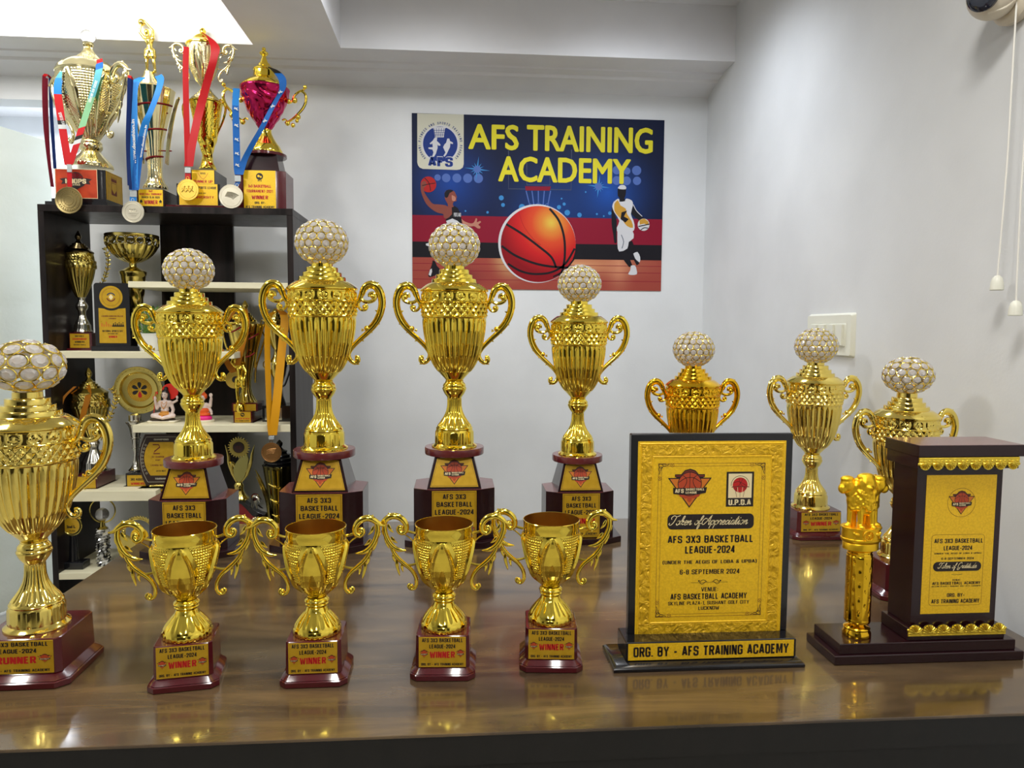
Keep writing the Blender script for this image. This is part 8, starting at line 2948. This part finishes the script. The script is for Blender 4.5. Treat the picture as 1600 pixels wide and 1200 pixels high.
Y = 3.1338
o = place(212, Y, ZE)
X = lambda x, y, d=0.0: (lambda p: (p[0], p[1] + d, p[2]))(rel(x, y, Y, o))
t = thing('wreath_award', o, 'gold wreath award with an orange disc behind the leftmost open winner cup', 'trophy')
q = MB()
q.box(-0.045, 0.05, -0.03, 0.03, 0, 0.035, 0, None, 0.002)
q.build('base', BLACKG, t)
q = MB()
q.prism([(X(x, y)[0], X(x, y)[2]) for x, y in ((188, 872), (206, 872), (214, 846), (196, 836), (181, 833), (186, 850))], -0.010, 0.010, 0, FRONT(0, 0, 0), None, 0.002)
q.prism([(X(206, 872)[0], 0.035), (X(222, 872)[0], 0.035), (X(222, 850)[0], X(222, 850)[2]), (X(206, 850)[0], X(206, 850)[2])], -0.008, 0.008, 0, FRONT(0, 0, 0))
q.build('plinth', G_OLD, t)
q = MB()
c = X(217, 832)
R = 24 / ppm(Y, 215)
for i in range(26):
    a = -0.6 + (pi + 1.2) * i / 25
    p = Vector((c[0] + R * cos(a), c[1], c[2] + R * sin(a)))
    d = Vector((cos(a + 1.0), 0, sin(a + 1.0)))
    q.tube([tuple(p - d * 0.006), tuple(p + d * 0.004 + Vector((0, -0.003, 0))), tuple(p + d * 0.016)], [0.002, 0.0048, 0.0006], 6, 0, None, 0.6, (0, 1, 0), True, 3)
q.torus(c, R * 0.9, 0.003, 0, None, 48, 8, 'y')
q.build('wreath', G_OLD, t)
q = MB()
c2 = X(218, 838)
q.lathe([(13.5 / ppm(Y), -0.003), (14 / ppm(Y), 0), (13.5 / ppm(Y), 0.003)], 40, 0, FRONT(c2[0], c2[1], c2[2]))
q.build('disc', PLATEB, t)

# ---- lowest board, right: gear and leaf trophy, cone trophy, rosette
Y = 3.1653
o = place(378, Y, ZE)
X = lambda x, y, d=0.0: (lambda p: (p[0], p[1] + d, p[2]))(rel(x, y, Y, o))
t = thing('gear_leaf_trophy', o, 'gold trophy with a gear disc between two leaves, on a red and black sloping base', 'trophy')
CRIM = principled('crimson_panel', (0.20, 0.012, 0.012), 0.35)
q = MB()
pr = [(368, 776), (376, 777), (384, 780), (392, 786), (400, 793), (409, 798), (418, 800.5), (418, 850), (368, 850)]
q.prism([(X(x, y)[0], max(0, X(x, y)[2])) for x, y in pr][::-1], -0.02, 0.02, 0, FRONT(0, -0.02, 0), None, 0.001)
q.box(X(362, 850)[0], X(424, 850)[0], -0.05, 0.03, 0, 0.02, 0, None, 0.002)
q.build('sloping_base', BLACKG, t)
q = MB()
pr = [(373, 782), (381, 784), (389, 792), (398, 802), (410, 808), (410, 850), (381, 850), (376, 800)]
q.prism([(X(x, y)[0], max(0.021, X(x, y)[2])) for x, y in pr][::-1], -0.001, 0.001, 0, FRONT(0, -0.0405, 0))
q.build('red_panel', CRIM, t)
CP = [(778, 15), (776, 15), (771, 10), (766, 7.6), (760, 6.6), (757, 7.4), (754, 6), (752, 5)]
MB().lathe(LAT(Y, 377, CP, o), 48, 0, TR(0, -0.02, 0), fluted(12, 0.06)).build('stem', G_OLD, t)
q = MB()
GRAIN = gold('hammered_gold', (0.5, 0.46, 0.16), 0.35)
dr = [(376, 752), (383, 745), (388, 730), (390, 716), (387, 707), (380, 712), (372, 722), (368, 732), (370, 745)]
q.prism([(p[0], p[2]) for p in (X(x, y) for x, y in dr)][::-1], -0.006, 0.006, 0, FRONT(0, -0.02, 0), None, 0.002)
q.build('drop', GRAIN, t)
for pts in ([(372, 752), (365, 738), (360, 722), (359, 710), (354, 694)], [(379, 752), (388, 740), (394, 722), (396, 708), (400, 694)], [(378, 750), (384, 738), (391, 728), (393, 716)], [(372, 750), (364, 732), (365, 722), (369, 728), (370, 742)]):
    q = MB()
    q.tube([X(x, y, -0.02) for x, y in pts], [0.003, 0.0055, 0.007, 0.006, 0.0008], 8, 0, None, 0.6, (0, 1, 0))
    q.build('leaf', G_OLD, t)
q = MB()
c = X(376, 697.5, -0.026)
R = 15.0 / ppm(Y, 376)
T = FRONT(*c)
q.lathe([(R * 0.96, -0.003), (R * 0.96, 0.003), (R * 0.6, 0.003), (R * 0.57, 0.001)], 48, 0, T)
for i in range(24):
    a = 2 * pi * i / 24
    q.tube([(R * 0.92 * cos(a), R * 0.92 * sin(a), 0), (R * 1.12 * cos(a), R * 1.12 * sin(a), 0)], [0.0026, 0.002], 6, 0, T, 1, None, True, 2)
q.disc(0, 0, R * 0.56, 0.0032, 1, T, 32)
for v, w_ in ((0.12, 0.5), (0.0, 0.6), (-0.12, 0.5)):
    q.line([(-R * w_ / 2, R * v), (R * w_ / 2, R * v)], 0.001, 0.0036, 2, T)
q.build('gear_disc', [G_OLD, BROWNP, BROWN_INK], t)
q = MB()
q.ball(X(400, 776, -0.012), (0.018, 0.014, 0.018), 0, None, 16)
q.build('red_ball', MAROON, t)
q = MB()
for pts in ([(396, 790), (397, 778), (400, 773), (406, 776), (409, 782)], [(404, 792), (403, 784), (406, 776)], [(398, 791), (401, 782), (405, 780)], [(399, 772), (405, 772), (411, 778)]):
    q.tube([X(x, y, -0.03) for x, y in pts], [0.003, 0.004, 0.004, 0.002], 6, 0)
q.build('silver_scroll', SILV, t)
q = MB()
q.tube([X(406, 786, -0.028), X(410, 790, -0.028), X(414, 792, -0.028)], [0.004, 0.003, 0.001], 6, 0)
q.build('black_tail', BLACKG, t)

Y = 3.1862
o = place(440, Y, ZE)
X = lambda x, y, d=0.0: (lambda p: (p[0], p[1] + d, p[2]))(rel(x, y, Y, o))
t = thing('tall_cone_trophy', o, 'tall black and gold fluted cone trophy behind the bronze medal', 'trophy')
MB().box(-0.06, 0.05, -0.05, 0.05, 0, 0.035, 0, None, 0.002).build('base', BLACKG, t)
CN = [(874, 15), (870, 14), (850, 12.5), (820, 14.2), (790, 17.2), (760, 21), (735, 24.4), (728, 25.6), (727, 26.2), (725.5, 25.6)]
L1 = [(r, max(z, 0.035)) for r, z in LAT(Y, 441, dense(CN, 30), o)]
MB().lathe(L1, 72, 0, None, lambda th, r, z, k: (np.abs(np.sin(5 * th)) - 0.5) * 0.1 * r).build('cone', gold('black_gold', (0.10, 0.085, 0.03), 0.14), t)
for i in range(3):
    a = -0.55 + 0.28 * i
    q = MB()
    pts = []
    for y, r in ((850, 12.8), (800, 16.6), (760, 21.5), (730, 25.6)):
        rr_ = (r + 0.6) / ppm(Y)
        p = X(441, y)
        pts.append((p[0] + rr_ * sin(a), -rr_ * cos(a), p[2]))
    q.tube(pts, [0.004, 0.005, 0.006, 0.007], 6, 0)
    q.build('gold_rib', G_YEL, t)
TPK = [(725.5, 24.5), (723, 21.5), (722, 24), (720, 24.2), (718.5, 20.5), (717, 18.5), (716.5, 21), (714.5, 20.6), (713, 16.5), (711.5, 15), (711, 17), (709.5, 16.4), (708, 12), (706, 10.5), (705.5, 12), (704, 11.4), (702.5, 7), (700, 4), (698, 3), (695.5, 4.6), (692, 5), (689.5, 3), (687, 0.6)]
MB().lathe(LAT(Y, 440, TPK, o), 56, 0).build('lid', BLACKG, t)
for ys in ((752, 761), (776, 785), (800, 806)):
    pts = []
    for k in range(6):
        a = -0.75 + 0.26 * k
        y = ys[0] + (ys[1] - ys[0]) * k / 5
        r = (np.interp(y, [727, 760, 790, 820, 850], [26.2, 21, 17.2, 14.2, 12.5]) + 2.2) / ppm(Y)
        p = X(441, y)
        pts.append((p[0] + r * sin(a), -r * cos(a), p[2]))
    MB().tube(pts, [0.0035, 0.0045, 0.003], 6, 0, None, 1, None, True, 3).build('gold_band', G_PALE, t)
for pts in ([(400, 731), (409, 748), (418, 770), (422, 800), (423, 830)], [(402, 742), (411, 760), (419, 785), (422, 815)]):
    MB().tube([X(x, y, -0.02) for x, y in pts], [0.001, 0.0055, 0.0055, 0.005, 0.004], 8, 0).build('side_leaf', G_OLD, t)

Y = 3.0919
o = place(400, Y, ZE)
X = lambda x, y, d=0.0: (lambda p: (p[0], p[1] + d, p[2]))(rel(x, y, Y, o))
t = thing('rosette_award', o, 'small rosette award with dark centre, just showing over the table edge', 'trophy')
q = MB()
c = X(402, 816)
q.tube([(c[0], 0, 0.02), (c[0], 0, c[2])], [0.012, 0.007], 10, 0, None, 1, None, True, 2)
q.box(c[0] - 0.035, c[0] + 0.035, -0.03, 0.03, 0, 0.02, 0, None, 0.002)
q.build('stand', BLACKG, t)
q = MB()
T = FRONT(c[0], c[1] - 0.008, c[2])
for i in range(14):
    a = 2 * pi * i / 14
    q.ball((0.021 * cos(a), 0.021 * sin(a), 0), (0.0055, 0.0055, 0.004), 0, T, 8)
q.lathe([(0.020, -0.003), (0.020, 0.003)], 32, 0, T)
q.build('petals', G_CHAMP, t)
q = MB()
q.ball((0, 0, 0.002), (0.0165, 0.0165, 0.008), 0, T, 16)
q.build('centre', HAIRM, t)
